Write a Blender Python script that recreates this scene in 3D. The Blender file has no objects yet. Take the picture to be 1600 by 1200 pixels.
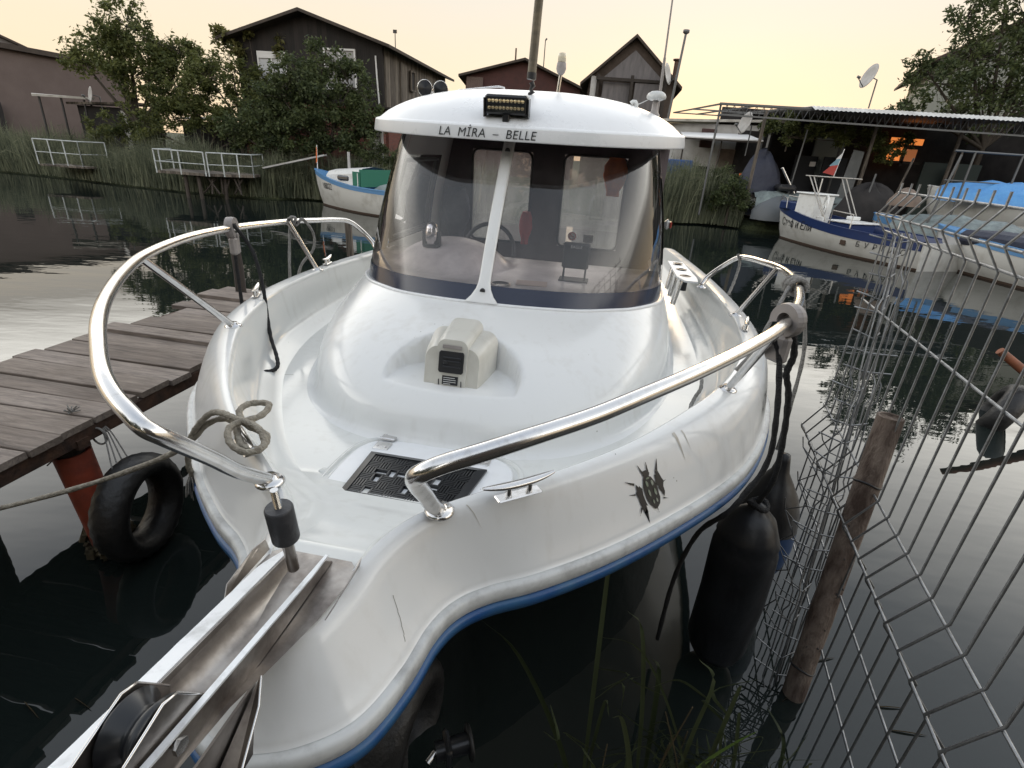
import bpy, bmesh, math, random
import numpy as np
from mathutils import Vector, Matrix, noise
random.seed(7)
S = bpy.context.scene
C = S.collection
PI = math.pi
# ---------------------------------------------------------------- camera
H = 2.0
FPX, CX, CY = 805.0, 800.0, 600.0
_down = Vector((675.0 - CX, 2400.0 - CY, FPX)).normalized()
_up = -_down
_fw = (Vector((0, 0, 1)) - Vector((0, 0, 1)).dot(_up) * _up).normalized()
_rt = _fw.cross(_up)
RM = Matrix((_rt, _fw, _up))
cd = bpy.data.cameras.new('camera')
cam = bpy.data.objects.new('camera', cd)
C.objects.link(cam)
r_ = RM @ Vector((1, 0, 0)); u_ = RM @ Vector((0, -1, 0)); b_ = RM @ Vector((0, 0, -1))
M4 = Matrix(((r_.x, u_.x, b_.x, 0), (r_.y, u_.y, b_.y, 0), (r_.z, u_.z, b_.z, H), (0, 0, 0, 1)))
cam.matrix_world = M4
cd.sensor_fit = 'HORIZONTAL'; cd.sensor_width = 36.0; cd.lens = 36.0 * FPX / 1600.0
cd.clip_start = 0.02; cd.clip_end = 2000
S.camera = cam
# ---------------------------------------------------------------- light
SUN_AZ = math.radians(17)      # east of +Y (clockwise from above)
SUN_EL = math.radians(3.0)
w = bpy.data.worlds.new("World"); S.world = w; w.use_nodes = True
nt = w.node_tree; nt.nodes.clear()
wo = nt.nodes.new('ShaderNodeOutputWorld'); bg = nt.nodes.new('ShaderNodeBackground')
sky = nt.nodes.new('ShaderNodeTexSky'); sky.sky_type = 'NISHITA'; sky.sun_disc = False
sky.sun_elevation = math.radians(3.0); sky.sun_rotation = SUN_AZ
sky.air_density = 1.0; sky.dust_density = 2.2; sky.ozone_density = 1.0; sky.altitude = 0
tc = nt.nodes.new('ShaderNodeTexCoord')
sep = nt.nodes.new('ShaderNodeSeparateXYZ'); nt.links.new(tc.outputs['Generated'], sep.inputs[0])
ramp = nt.nodes.new('ShaderNodeValToRGB')
cr = ramp.color_ramp
cr.elements[0].position = 0.0; cr.elements[0].color = (0.98, 0.74, 0.49, 1)
cr.elements[1].position = 1.0; cr.elements[1].color = (0.58, 0.65, 0.76, 1)
for p_, c_ in ((0.07, (0.98, 0.79, 0.55, 1)), (0.15, (0.92, 0.79, 0.61, 1)), (0.235, (0.84, 0.78, 0.69, 1)), (0.31, (3.3, 3.2, 2.95, 1)), (0.42, (2.4, 2.36, 2.25, 1)), (0.58, (1.05, 1.10, 1.16, 1))):
    e = cr.elements.new(p_); e.color = c_
wn_ = nt.nodes.new('ShaderNodeTexNoise'); wn_.inputs['Scale'].default_value = 2.2; wn_.inputs['Detail'].default_value = 5
wm_ = nt.nodes.new('ShaderNodeMapping'); wm_.inputs['Scale'].default_value = (1, 1, 5); nt.links.new(tc.outputs['Generated'], wm_.inputs[0]); nt.links.new(wm_.outputs[0], wn_.inputs['Vector'])
wa_ = nt.nodes.new('ShaderNodeMath'); wa_.operation = 'MULTIPLY_ADD'; wa_.inputs[1].default_value = 0.10; nt.links.new(wn_.outputs['Fac'], wa_.inputs[0])
ws_ = nt.nodes.new('ShaderNodeMath'); ws_.operation = 'SUBTRACT'; ws_.inputs[1].default_value = 0.05; nt.links.new(sep.outputs['Z'], ws_.inputs[0]); nt.links.new(ws_.outputs[0], wa_.inputs[2])
nt.links.new(wa_.outputs[0], ramp.inputs[0])
mixs = nt.nodes.new('ShaderNodeMix'); mixs.data_type = 'RGBA'; mixs.inputs['Factor'].default_value = 0.80
skm = nt.nodes.new('ShaderNodeVectorMath'); skm.operation = 'SCALE'; skm.inputs['Scale'].default_value = 0.30
rpm = nt.nodes.new('ShaderNodeVectorMath'); rpm.operation = 'SCALE'; rpm.inputs['Scale'].default_value = 8.0
nt.links.new(sky.outputs[0], skm.inputs[0]); nt.links.new(ramp.outputs[0], rpm.inputs[0])
nt.links.new(skm.outputs[0], mixs.inputs['A']); nt.links.new(rpm.outputs[0], mixs.inputs['B'])
nt.links.new(mixs.outputs['Result'], bg.inputs['Color'])
bg.inputs['Strength'].default_value = 0.15
nt.links.new(bg.outputs[0], wo.inputs[0])
sl = bpy.data.lights.new('sun', 'SUN'); so = bpy.data.objects.new('sun', sl); C.objects.link(so)
sl.energy = 0.35; sl.angle = math.radians(12); sl.color = (1.0, 0.72, 0.42)
dv = Vector((math.sin(SUN_AZ) * math.cos(SUN_EL), math.cos(SUN_AZ) * math.cos(SUN_EL), math.sin(math.radians(8))))
so.rotation_euler = dv.to_track_quat('Z', 'Y').to_euler()
S.view_settings.view_transform = 'Standard'; S.view_settings.look = 'None'
S.view_settings.exposure = 0.18; S.view_settings.gamma = 1.0
try: S.view_settings.use_curve_mapping = False
except Exception: pass
S.cycles.max_bounces = 8; S.cycles.transparent_max_bounces = 24
S.cycles.caustics_reflective = False; S.cycles.caustics_refractive = False

# ---------------------------------------------------------------- helpers
def ray(px, py): return RM @ Vector((px - CX, py - CY, FPX))
def at(px, py, z):                       # world point on the level z seen in that direction
    r = ray(px, py); k = (z - H) / r.z
    return Vector((r.x * k, r.y * k, z))
def far(px, py, D):                      # world point at horizontal distance D
    r = ray(px, py); k = D / math.hypot(r.x, r.y)
    return Vector((r.x * k, r.y * k, r.z * k + H))
def tag(o, label=None, cat=None, group=None, kind=None):
    if label: o['label'] = label
    if cat: o['category'] = cat
    if group: o['group'] = group
    if kind: o['kind'] = kind
    return o
def empty(name, loc=(0, 0, 0), rz=0, label=None, cat=None, group=None):
    o = bpy.data.objects.new(name, None); C.objects.link(o)
    o.location = loc; o.rotation_euler = (0, 0, rz); o.empty_display_size = 0.2
    return tag(o, label, cat, group)
def link(name, me, mat=None, parent=None):
    o = bpy.data.objects.new(name, me); C.objects.link(o)
    if mat is not None and len(me.materials) == 0: me.materials.append(mat)
    if parent is not None: o.parent = parent
    return o
def ncat(*l):
    o = Vector((0, 0, 0))
    for x in l: o += x
    return o
class MB:
    """collects geometry for ONE mesh object"""
    def __init__(s): s.v = []; s.f = []; s.sm = []; s.mi = []
    def add(s, vs, fs, smooth=True, mi=0):
        n = len(s.v); s.v += [tuple(p) for p in vs]
        for f in fs: s.f.append(tuple(i + n for i in f)); s.sm.append(smooth); s.mi.append(mi)
        return s
    def box(s, c, d, rot=None, mi=0, bev=0.0):
        hx, hy, hz = d[0] / 2, d[1] / 2, d[2] / 2
        if bev > 0:
            b = min(bev, hx * .9, hy * .9, hz * .9); P = []
            for sx in (-1, 1):
                for sy in (-1, 1):
                    for sz in (-1, 1):
                        P += [(sx * (hx - b), sy * (hy - b), sz * hz), (sx * (hx - b), sy * hy, sz * (hz - b)), (sx * hx, sy * (hy - b), sz * (hz - b))]
            bm = bmesh.new()
            for p in P: bm.verts.new(p)
            bmesh.ops.convex_hull(bm, input=bm.verts)
            bmesh.ops.dissolve_limit(bm, angle_limit=0.01, verts=bm.verts, edges=bm.edges)
            vs = [v.co.copy() for v in bm.verts]; bm.verts.index_update()
            fs = [[v.index for v in f.verts] for f in bm.faces]; bm.free()
        else:
            vs = [Vector((x, y, z)) for x in (-hx, hx) for y in (-hy, hy) for z in (-hz, hz)]
            fs = [(0, 1, 3, 2), (4, 6, 7, 5), (0, 4, 5, 1), (2, 3, 7, 6), (0, 2, 6, 4), (1, 5, 7, 3)]
        R = rot if rot is not None else Matrix.Identity(3)
        s.add([R @ Vector(p) + Vector(c) for p in vs], fs, False, mi); return s
    def bar(s, a, b, wd, th, up=(0, 0, 1), mi=0, bev=0.0):
        a = Vector(a); b = Vector(b); y = (b - a); L = y.length
        if L < 1e-6: return s
        y.normalize(); x = y.cross(Vector(up))
        if x.length < 1e-4: x = y.cross(Vector((1, 0, 0)))
        x.normalize(); z = x.cross(y)
        R = Matrix((x, y, z)).transposed()
        return s.box((a + b) / 2, (wd, L, th), R, mi, bev)
    def tube(s, pts, r, n=10, closed=False, cap=True, mi=0, smooth=True):
        P = [Vector(p) for p in pts]; m = len(P)
        if m < 2: return s
        rr = r if isinstance(r, (list, tuple)) else [r] * m
        T = []
        for i in range(m):
            a = P[(i - 1) % m] if (closed or i > 0) else P[i]; b = P[(i + 1) % m] if (closed or i < m - 1) else P[i]
            t = (b - a)
            T.append(t.normalized() if t.length > 1e-9 else Vector((0, 0, 1)))
        nrm = T[0].cross(Vector((0, 0, 1)))
        if nrm.length < 1e-3: nrm = T[0].cross(Vector((1, 0, 0)))
        nrm.normalize(); vs = []
        for i in range(m):
            if i:
                nrm = nrm - nrm.dot(T[i]) * T[i]
                if nrm.length < 1e-6: nrm = T[i].cross(Vector((1, 0, 0)))
                nrm.normalize()
            bn = T[i].cross(nrm)
            for k in range(n):
                a = 2 * PI * k / n
                vs.append(P[i] + (nrm * math.cos(a) + bn * math.sin(a)) * rr[i])
        fs = []
        for i in range(m if closed else m - 1):
            j = (i + 1) % m
            for k in range(n):
                l = (k + 1) % n
                fs.append((i * n + k, i * n + l, j * n + l, j * n + k))
        s.add(vs, fs, smooth, mi)
        if cap and not closed:
            s.add(vs[:n], [tuple(range(n))[::-1]], False, mi); s.add(vs[-n:], [tuple(range(n))], False, mi)
        return s
    def cyl(s, a, b, r, r2=None, n=16, mi=0, cap=True):
        return s.tube([a, b], [r, r if r2 is None else r2], n, False, cap, mi)
    def lathe(s, c, prof, n=24, rot=None, mi=0, smooth=True):
        R = rot if rot is not None else Matrix.Identity(3); c = Vector(c); vs = []
        for (r, z) in prof:
            for k in range(n):
                a = 2 * PI * k / n; vs.append(R @ Vector((r * math.cos(a), r * math.sin(a), z)) + c)
        fs = [(i * n + k, i * n + (k + 1) % n, (i + 1) * n + (k + 1) % n, (i + 1) * n + k) for i in range(len(prof) - 1) for k in range(n)]
        if prof[0][0] > 1e-5: fs.append(tuple(range(n))[::-1])
        if prof[-1][0] > 1e-5: fs.append(tuple((len(prof) - 1) * n + k for k in range(n)))
        return s.add(vs, fs, smooth, mi)
    def grid(s, rows, closeu=False, smooth=True, mi=0, flip=False):
        m = len(rows); n = len(rows[0]); vs = [p for r in rows for p in r]; fs = []
        for i in range(m - 1):
            for k in range(n if closeu else n - 1):
                l = (k + 1) % n; q = (i * n + k, i * n + l, (i + 1) * n + l, (i + 1) * n + k)
                fs.append(q[::-1] if flip else q)
        return s.add(vs, fs, smooth, mi)
    def poly(s, pts, thick=None, nrm=(0, 0, 1), mi=0):
        n = len(pts); P = [Vector(p) for p in pts]
        if thick is None: return s.add(P, [tuple(range(n))], False, mi)
        d = Vector(nrm).normalized() * thick
        vs = P + [p + d for p in P]
        fs = [tuple(range(n))[::-1], tuple(range(n, 2 * n))] + [(i, (i + 1) % n, n + (i + 1) % n, n + i) for i in range(n)]
        return s.add(vs, fs, False, mi)
    def build(s, name, mat, parent=None, fix=True, weld=0.0):
        me = bpy.data.meshes.new(name); me.from_pydata(s.v, [], s.f)
        me.polygons.foreach_set('use_smooth', s.sm); me.polygons.foreach_set('material_index', s.mi)
        mats = mat if isinstance(mat, (list, tuple)) else [mat]
        for m in mats: me.materials.append(m)
        if fix or weld:
            bm = bmesh.new(); bm.from_mesh(me)
            if weld: bmesh.ops.remove_doubles(bm, verts=bm.verts, dist=weld)
            if fix: bmesh.ops.recalc_face_normals(bm, faces=bm.faces)
            bm.to_mesh(me); bm.free()
        me.update()
        return link(name, me, None, parent)
def cat(P, n=8, closed=False):
    """Catmull-Rom through tuples of any length"""
    P = [np.array(p, float) for p in P]; m = len(P); out = []
    for i in range(m if closed else m - 1):
        p0 = P[(i - 1) % m] if closed or i > 0 else 2 * P[0] - P[1]
        p1 = P[i]; p2 = P[(i + 1) % m]
        p3 = P[(i + 2) % m] if closed or i < m - 2 else 2 * P[-1] - P[-2]
        for k in range(n):
            t = k / n
            out.append(tuple(0.5 * ((2 * p1) + (p2 - p0) * t + (2 * p0 - 5 * p1 + 4 * p2 - p3) * t * t + (3 * p1 - p0 - 3 * p2 + p3) * t ** 3)))
    if not closed: out.append(tuple(P[-1]))
    return out
def interp(x, xs, ys):
    return float(np.interp(x, xs, ys))
def rotz(a): return Matrix.Rotation(a, 3, 'Z')
def copy_tree(o, parent=None):
    c = o.copy(); C.objects.link(c); c.parent = parent
    for ch in list(o.children): copy_tree(ch, c)
    return c

# ---------------------------------------------------------------- materials
def mat(name, col, rough=0.5, metal=0.0, col2=None, nscale=8.0, bump=0.0, bscale=30.0, coat=0.0, spec=0.5, detail=6.0,
        lo=0.35, hi=0.7, stretch=(1, 1, 1), rvar=0.0, ior=None, bdist=0.02):
    m = bpy.data.materials.new(name); m.use_nodes = True; t = m.node_tree; N = t.nodes; b = N['Principled BSDF']
    b.inputs['Base Color'].default_value = (*col, 1); b.inputs['Roughness'].default_value = rough; b.inputs['Metallic'].default_value = metal
    b.inputs['Coat Weight'].default_value = coat; b.inputs['Coat Roughness'].default_value = 0.08
    b.inputs['Specular IOR Level'].default_value = spec
    if ior: b.inputs['IOR'].default_value = ior
    co = N.new('ShaderNodeTexCoord'); mp = N.new('ShaderNodeMapping'); mp.inputs['Scale'].default_value = stretch
    t.links.new(co.outputs['Object'], mp.inputs[0])
    if col2 is not None:
        n = N.new('ShaderNodeTexNoise'); n.inputs['Scale'].default_value = nscale; n.inputs['Detail'].default_value = detail; n.inputs['Roughness'].default_value = 0.62
        t.links.new(mp.outputs[0], n.inputs['Vector'])
        rp = N.new('ShaderNodeValToRGB'); rp.color_ramp.elements[0].position = lo; rp.color_ramp.elements[1].position = hi
        rp.color_ramp.elements[0].color = (*col, 1); rp.color_ramp.elements[1].color = (*col2, 1)
        t.links.new(n.outputs['Fac'], rp.inputs[0]); t.links.new(rp.outputs[0], b.inputs['Base Color'])
        if rvar:
            mr = N.new('ShaderNodeMapRange'); mr.inputs['To Min'].default_value = rough; mr.inputs['To Max'].default_value = min(1, rough + rvar)
            t.links.new(n.outputs['Fac'], mr.inputs[0]); t.links.new(mr.outputs[0], b.inputs['Roughness'])
    if bump:
        n2 = N.new('ShaderNodeTexNoise'); n2.inputs['Scale'].default_value = bscale; n2.inputs['Detail'].default_value = 4
        t.links.new(mp.outputs[0], n2.inputs['Vector'])
        bp = N.new('ShaderNodeBump'); bp.inputs['Strength'].default_value = bump; bp.inputs['Distance'].default_value = bdist
        t.links.new(n2.outputs['Fac'], bp.inputs['Height']); t.links.new(bp.outputs[0], b.inputs['Normal'])
    return m
M = {}
def gelcoat(name, col, dirt, rough=0.16, streak=0.35):
    m = bpy.data.materials.new(name); m.use_nodes = True; t = m.node_tree; N = t.nodes; b = N['Principled BSDF']
    co = N.new('ShaderNodeTexCoord')
    n1 = N.new('ShaderNodeTexNoise'); n1.inputs['Scale'].default_value = 1.7; n1.inputs['Detail'].default_value = 8; n1.inputs['Roughness'].default_value = 0.68
    t.links.new(co.outputs['Object'], n1.inputs['Vector'])
    mp = N.new('ShaderNodeMapping'); mp.inputs['Scale'].default_value = (16, 16, 1.2); t.links.new(co.outputs['Object'], mp.inputs[0])
    n2 = N.new('ShaderNodeTexNoise'); n2.inputs['Scale'].default_value = 1.6; n2.inputs['Detail'].default_value = 5; t.links.new(mp.outputs[0], n2.inputs['Vector'])
    mu = N.new('ShaderNodeMath'); mu.operation = 'MULTIPLY'; t.links.new(n1.outputs['Fac'], mu.inputs[0]); t.links.new(n2.outputs['Fac'], mu.inputs[1])
    rp = N.new('ShaderNodeValToRGB'); rp.color_ramp.elements[0].position = 0.27; rp.color_ramp.elements[1].position = 0.56
    rp.color_ramp.elements[0].color = (*col, 1); rp.color_ramp.elements[1].color = (*[a * (1 - streak) + d * streak for a, d in zip(col, dirt)], 1)
    t.links.new(mu.outputs[0], rp.inputs[0])
    # small specks of grime
    v = N.new('ShaderNodeTexVoronoi'); v.inputs['Scale'].default_value = 21; t.links.new(co.outputs['Object'], v.inputs['Vector'])
    n3 = N.new('ShaderNodeTexNoise'); n3.inputs['Scale'].default_value = 5; t.links.new(co.outputs['Object'], n3.inputs['Vector'])
    th = N.new('ShaderNodeMapRange'); th.inputs['From Min'].default_value = 0.52; th.inputs['From Max'].default_value = 0.75; th.inputs['To Min'].default_value = 0.0; th.inputs['To Max'].default_value = 0.075
    t.links.new(n3.outputs['Fac'], th.inputs[0])
    lt = N.new('ShaderNodeMath'); lt.operation = 'LESS_THAN'; t.links.new(v.outputs['Distance'], lt.inputs[0]); t.links.new(th.outputs[0], lt.inputs[1])
    mx = N.new('ShaderNodeMix'); mx.data_type = 'RGBA'; mx.inputs['B'].default_value = (dirt[0] * .35, dirt[1] * .32, dirt[2] * .28, 1)
    ml = N.new('ShaderNodeMath'); ml.operation = 'MULTIPLY'; ml.inputs[1].default_value = 0.6; t.links.new(lt.outputs[0], ml.inputs[0])
    t.links.new(ml.outputs[0], mx.inputs['Factor']); t.links.new(rp.outputs[0], mx.inputs['A']); t.links.new(mx.outputs['Result'], b.inputs['Base Color'])
    mr = N.new('ShaderNodeMapRange'); mr.inputs['From Min'].default_value = .3; mr.inputs['From Max'].default_value = .7; mr.inputs['To Min'].default_value = rough * 0.7; mr.inputs['To Max'].default_value = rough * 1.9
    t.links.new(n1.outputs['Fac'], mr.inputs[0]); t.links.new(mr.outputs[0], b.inputs['Roughness'])
    nb = N.new('ShaderNodeTexNoise'); nb.inputs['Scale'].default_value = 7; t.links.new(co.outputs['Object'], nb.inputs['Vector'])
    bp = N.new('ShaderNodeBump'); bp.inputs['Strength'].default_value = 0.08; bp.inputs['Distance'].default_value = 0.008
    t.links.new(nb.outputs['Fac'], bp.inputs['Height']); t.links.new(bp.outputs[0], b.inputs['Normal'])
    b.inputs['Specular IOR Level'].default_value = 0.6
    return m
M['gel'] = gelcoat('gelcoat', (0.76, 0.765, 0.755), (0.42, 0.38, 0.31), .12, .30)
M['gel_deck'] = gelcoat('deck_gelcoat', (0.70, 0.705, 0.68), (0.38, 0.35, 0.29), 0.11, 0.38)
M['gel_roof'] = gelcoat('roof_gelcoat', (0.78, 0.79, 0.80), (0.5, 0.48, 0.44), 0.22, 0.2)
M['white'] = mat('white_paint', (0.72, 0.73, 0.72), 0.35, col2=(0.5, 0.49, 0.46), nscale=9, lo=.5, hi=.9)
M['white_rub'] = mat('white_rubber', (0.62, 0.63, 0.62), 0.4, col2=(0.36, 0.36, 0.35), nscale=14, lo=.45, hi=.75)
M['blue'] = mat('blue_rubber', (0.016, 0.075, 0.23), 0.35, col2=(0.04, 0.12, 0.24), nscale=12)
M['black'] = mat('black_rubber', (0.012, 0.012, 0.014), 0.45, col2=(0.03, 0.03, 0.032), nscale=10)
M['blackplastic'] = mat('black_plastic', (0.015, 0.016, 0.018), 0.28)
M['dark'] = mat('dark_interior', (0.035, 0.03, 0.03), 0.6)
M['darkwall'] = mat('cabin_lining', (0.13, 0.105, 0.11), 0.75, col2=(0.08, 0.066, 0.07), nscale=4)
M['dash'] = mat('dash_moulding', (0.74, 0.69, 0.66), 0.3, col2=(0.42, 0.38, 0.37), nscale=5)
M['navy'] = mat('navy_band', (0.014, 0.022, 0.05), 0.18)
M['steel'] = mat('polished_steel', (0.70, 0.69, 0.68), 0.10, 1.0, col2=(0.52, 0.50, 0.47), nscale=30, rvar=0.2, lo=.5, hi=.8)
M['steel_dull'] = mat('stained_steel', (0.42, 0.39, 0.36), 0.22, 1.0, col2=(0.13, 0.11, 0.10), nscale=9, rvar=0.35, lo=.4, hi=.72, detail=9, bump=.15, bscale=14)
M['steel_edge'] = mat('weathered_steel_flange', (0.80, 0.82, 0.84), 0.38, 0.35, col2=(0.52, 0.53, 0.53), nscale=26, rvar=0.3, lo=.5, hi=.75)
M['rubber'] = mat('stopper_rubber', (0.03, 0.031, 0.035), 0.5, col2=(0.055, 0.055, 0.06), nscale=20, bump=.15, bscale=60)
M['ink'] = mat('black_lettering', (0.012, 0.013, 0.016), 0.4)
M['ropewhite'] = mat('old_white_rope', (0.42, 0.40, 0.35), 0.9, col2=(0.22, 0.2, 0.165), nscale=60, stretch=(1, 1, 1), bump=.6, bscale=160)
M['ropebrown'] = mat('old_brown_rope', (0.36, 0.33, 0.27), 0.9, col2=(0.19, 0.165, 0.13), nscale=50, bump=.6, bscale=160)
M['ropegrey'] = mat('grey_rope', (0.32, 0.31, 0.29), 0.9, col2=(0.18, 0.17, 0.16), nscale=60, bump=.6, bscale=160)
M['ropeblack'] = mat('black_rope', (0.010, 0.010, 0.011), 0.85, col2=(0.025, 0.025, 0.026), nscale=70, bump=.6, bscale=180)
M['greyplastic'] = mat('grey_plastic', (0.33, 0.30, 0.285), 0.5, col2=(0.22, 0.2, 0.19), nscale=12)
def glass(name, tint, rough=0.0, f=0.08, ior=1.5):
    m = bpy.data.materials.new(name); m.use_nodes = True; t = m.node_tree; N = t.nodes; N.clear()
    o = N.new('ShaderNodeOutputMaterial'); tr = N.new('ShaderNodeBsdfTransparent'); gl = N.new('ShaderNodeBsdfGlossy')
    tr.inputs[0].default_value = (*tint, 1); gl.inputs['Roughness'].default_value = rough; gl.inputs['Color'].default_value = (1, 1, 1, 1)
    fr = N.new('ShaderNodeFresnel'); fr.inputs['IOR'].default_value = ior
    co = N.new('ShaderNodeTexCoord'); nn = N.new('ShaderNodeTexNoise'); nn.inputs['Scale'].default_value = 3.0; nn.inputs['Detail'].default_value = 6
    mp = N.new('ShaderNodeMapping'); mp.inputs['Scale'].default_value = (3, 3, .6); t.links.new(co.outputs['Object'], mp.inputs[0]); t.links.new(mp.outputs[0], nn.inputs['Vector'])
    df = N.new('ShaderNodeBsdfDiffuse'); df.inputs[0].default_value = (.6, .6, .6, 1)
    mr = N.new('ShaderNodeMapRange'); mr.inputs['From Min'].default_value = .45; mr.inputs['From Max'].default_value = .8; mr.inputs['To Min'].default_value = 0.01; mr.inputs['To Max'].default_value = 0.05
    t.links.new(nn.outputs['Fac'], mr.inputs[0])
    ms = N.new('ShaderNodeMixShader'); t.links.new(mr.outputs[0], ms.inputs[0]); t.links.new(tr.outputs[0], ms.inputs[1]); t.links.new(df.outputs[0], ms.inputs[2])
    ad = N.new('ShaderNodeMath'); ad.operation = 'ADD'; ad.use_clamp = True; ad.inputs[1].default_value = f; t.links.new(fr.outputs[0], ad.inputs[0])
    m2 = N.new('ShaderNodeMixShader'); t.links.new(ad.outputs[0], m2.inputs[0]); t.links.new(ms.outputs[0], m2.inputs[1]); t.links.new(gl.outputs[0], m2.inputs[2])
    t.links.new(m2.outputs[0], o.inputs[0]); return m
M['glass'] = glass('windscreen_perspex', (0.88, 0.86, 0.88), 0.01, .015)
M['hazy'] = glass('hazy_pane', (0.75, 0.75, 0.75))
_h = M['hazy'].node_tree.nodes
for _n in _h:
    if _n.type == 'BSDF_DIFFUSE':
        _t = _h.new('ShaderNodeBsdfTranslucent'); _t.inputs[0].default_value = (.75, .75, .72, 1); M['hazy'].node_tree.links.new(_t.outputs[0], _n.outputs[0].links[0].to_socket); break
for _n in _h:
    if _n.type == 'MAP_RANGE': _n.inputs['To Min'].default_value = .14; _n.inputs['To Max'].default_value = .30
M['glass2'] = glass('clear_pane', (0.8, 0.8, 0.8))
def emis(name, col, s):
    m = bpy.data.materials.new(name); m.use_nodes = True; b = m.node_tree.nodes['Principled BSDF']
    b.inputs['Base Color'].default_value = (*col, 1); b.inputs['Emission Color'].default_value = (*col, 1); b.inputs['Emission Strength'].default_value = s
    return m
def text_mesh(txt, size, extr=0.0, shear=0.0, space=1.0, bold=0.0):
    cu = bpy.data.curves.new('lettering', 'FONT'); cu.body = txt; cu.size = size; cu.extrude = extr; cu.shear = shear; cu.space_character = space; cu.offset = bold
    cu.align_x = 'LEFT'
    o = bpy.data.objects.new('lettering_tmp', cu); C.objects.link(o)
    dg = bpy.context.evaluated_depsgraph_get(); dg.update()
    me = bpy.data.meshes.new_from_object(o.evaluated_get(dg))
    bpy.data.objects.remove(o); bpy.data.curves.remove(cu)
    bm = bmesh.new(); bm.from_mesh(me); bmesh.ops.triangulate(bm, faces=bm.faces)
    bmesh.ops.subdivide_edges(bm, edges=[e for e in bm.edges if e.calc_length() > size * .4], cuts=2, use_grid_fill=False)
    bm.to_mesh(me); bm.free()
    me.materials.clear()
    return me
def text_on(name, txt, size, fn, mat_, parent=None, shear=0.0, space=1.0, bold=0.0, center=True, flipx=False):
    """lettering laid on a surface: fn(x, y) -> point, x along the line of text and y up"""
    me = text_mesh(txt, size, 0, shear, space, max(0, bold))
    xs = [v.co.x for v in me.vertices]; cx = (min(xs) + max(xs)) / 2 if center else 0
    for v in me.vertices: v.co = Vector(fn(v.co.x - cx, v.co.y))
    return link(name, me, mat_, parent)
# ================================================================= MAIN BOAT (local: x across, y aft, z up from the water)
AZB = math.radians(9)
T0 = -0.50
_tx = Vector((math.cos(AZB), -math.sin(AZB), 0))
BO = empty('cabin_boat', T0 * _tx, -AZB, 'large white cabin motorboat seen over its bow, LA MIRA - BELLE lettered on the roof edge', 'motorboat')
BM = Matrix.Translation(T0 * _tx) @ Matrix.Rotation(-AZB, 4, 'Z')
def bw(v, a, z): return BM @ Vector((v, a, z))        # boat -> world
BMI = BM.inverted()
def bl(p): return BMI @ Vector(p)                      # world -> boat
# stations: (Gv,Ga,Gz, Rv,Ra,Rz)
ST = [(0, .585, 1.205, 0, .455, 1.05), (.035, .595, 1.205, .09, .49, 1.05), (.06, .63, 1.21, .165, .555, 1.05), (.08, .69, 1.215, .205, .665, 1.05),
      (.10, .76, 1.23, .225, .78, 1.05), (.125, .83, 1.24, .262, .86, 1.05), (.18, .905, 1.25, .33, .925, 1.05), (.30, 1.01, 1.258, .44, .995, 1.05),
      (.46, 1.14, 1.26, .61, 1.135, 1.05), (.66, 1.36, 1.26, .80, 1.33, 1.05), (.86, 1.65, 1.26, 1.0, 1.57, 1.05), (1.0, 1.89, 1.26, 1.13, 1.79, 1.04),
      (1.10, 2.13, 1.26, 1.235, 2.04, 1.03), (1.175, 2.38, 1.26, 1.315, 2.31, 1.02), (1.22, 2.65, 1.26, 1.37, 2.6, 1.0), (1.25, 3.0, 1.255, 1.41, 3.0, .98),
      (1.255, 3.5, 1.245, 1.425, 3.5, .96), (1.24, 4.3, 1.22, 1.42, 4.3, .93), (1.20, 5.3, 1.18, 1.39, 5.3, .90), (1.15, 6.1, 1.15, 1.35, 6.1, .89)]
SS = cat(ST, 8); NS = len(SS)
def sgn(p, s): return (p[0] * s, p[1], p[2])
def nrm2(i):
    """outward direction in plan at station i of the rub-rail curve"""
    a = SS[max(i - 1, 0)]; b = SS[min(i + 1, NS - 1)]
    d = Vector((b[3] - a[3], b[4] - a[4], 0))
    if i == 0: return Vector((0, -1, 0))
    d.normalize(); return Vector((d.y, -d.x, 0))
def gn(i):
    a = SS[max(i - 1, 0)]; b = SS[min(i + 1, NS - 1)]
    d = Vector((b[0] - a[0], b[1] - a[1], 0))
    if i == 0: return Vector((0, -1, 0))
    d.normalize(); return Vector((d.y, -d.x, 0))
def both(fn):
    """rows from port stern round the bow to starboard stern"""
    rows = []
    for i in range(NS - 1, 0, -1): rows.append([sgn(p, -1) for p in fn(i)])
    for i in range(NS): rows.append(list(fn(i)))
    return rows
def zd(a): return interp(a, [0, .78, .86, .95, 1.05, 1.15, 1.5, 2.3, 9], [1.20, 1.215, 1.17, 1.10, 1.06, 1.035, 1.02, 1.0, .97])
# --- gunwale shoulder
PA_ = [(0, 0), (.09, .012), (.20, .05), (.31, .14), (.40, .26), (.50, .39), (.60, .52), (.70, .65), (.79, .76), (.87, .85), (.93, .91), (.97, .955), (1, 1)]
PB_ = [(0, 0), (.16, .004), (.32, .012), (.46, .03), (.58, .065), (.68, .12), (.76, .21), (.82, .33), (.87, .46), (.91, .60), (.945, .74), (.975, .88), (1, 1)]
def shoulder(i):
    G = Vector(SS[i][:3]); R = Vector(SS[i][3:]); out = []; w_ = min(1, max(0, (i - 62) / 36)); w_ = w_ * w_ * (3 - 2 * w_)
    for k in range(13):
        h = PA_[k][0] * (1 - w_) + PB_[k][0] * w_; zz = PA_[k][1] * (1 - w_) + PB_[k][1] * w_
        p = G + (R - G) * h; p.z = G.z + (R.z - G.z) * zz
        out.append(tuple(p))
    n = nrm2(i); R2 = R + n * .004
    out += [(R2.x, R2.y, R.z - .004)]
    return out
MB().grid(both(shoulder)).build('gunwale', M['gel'], BO)
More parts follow.
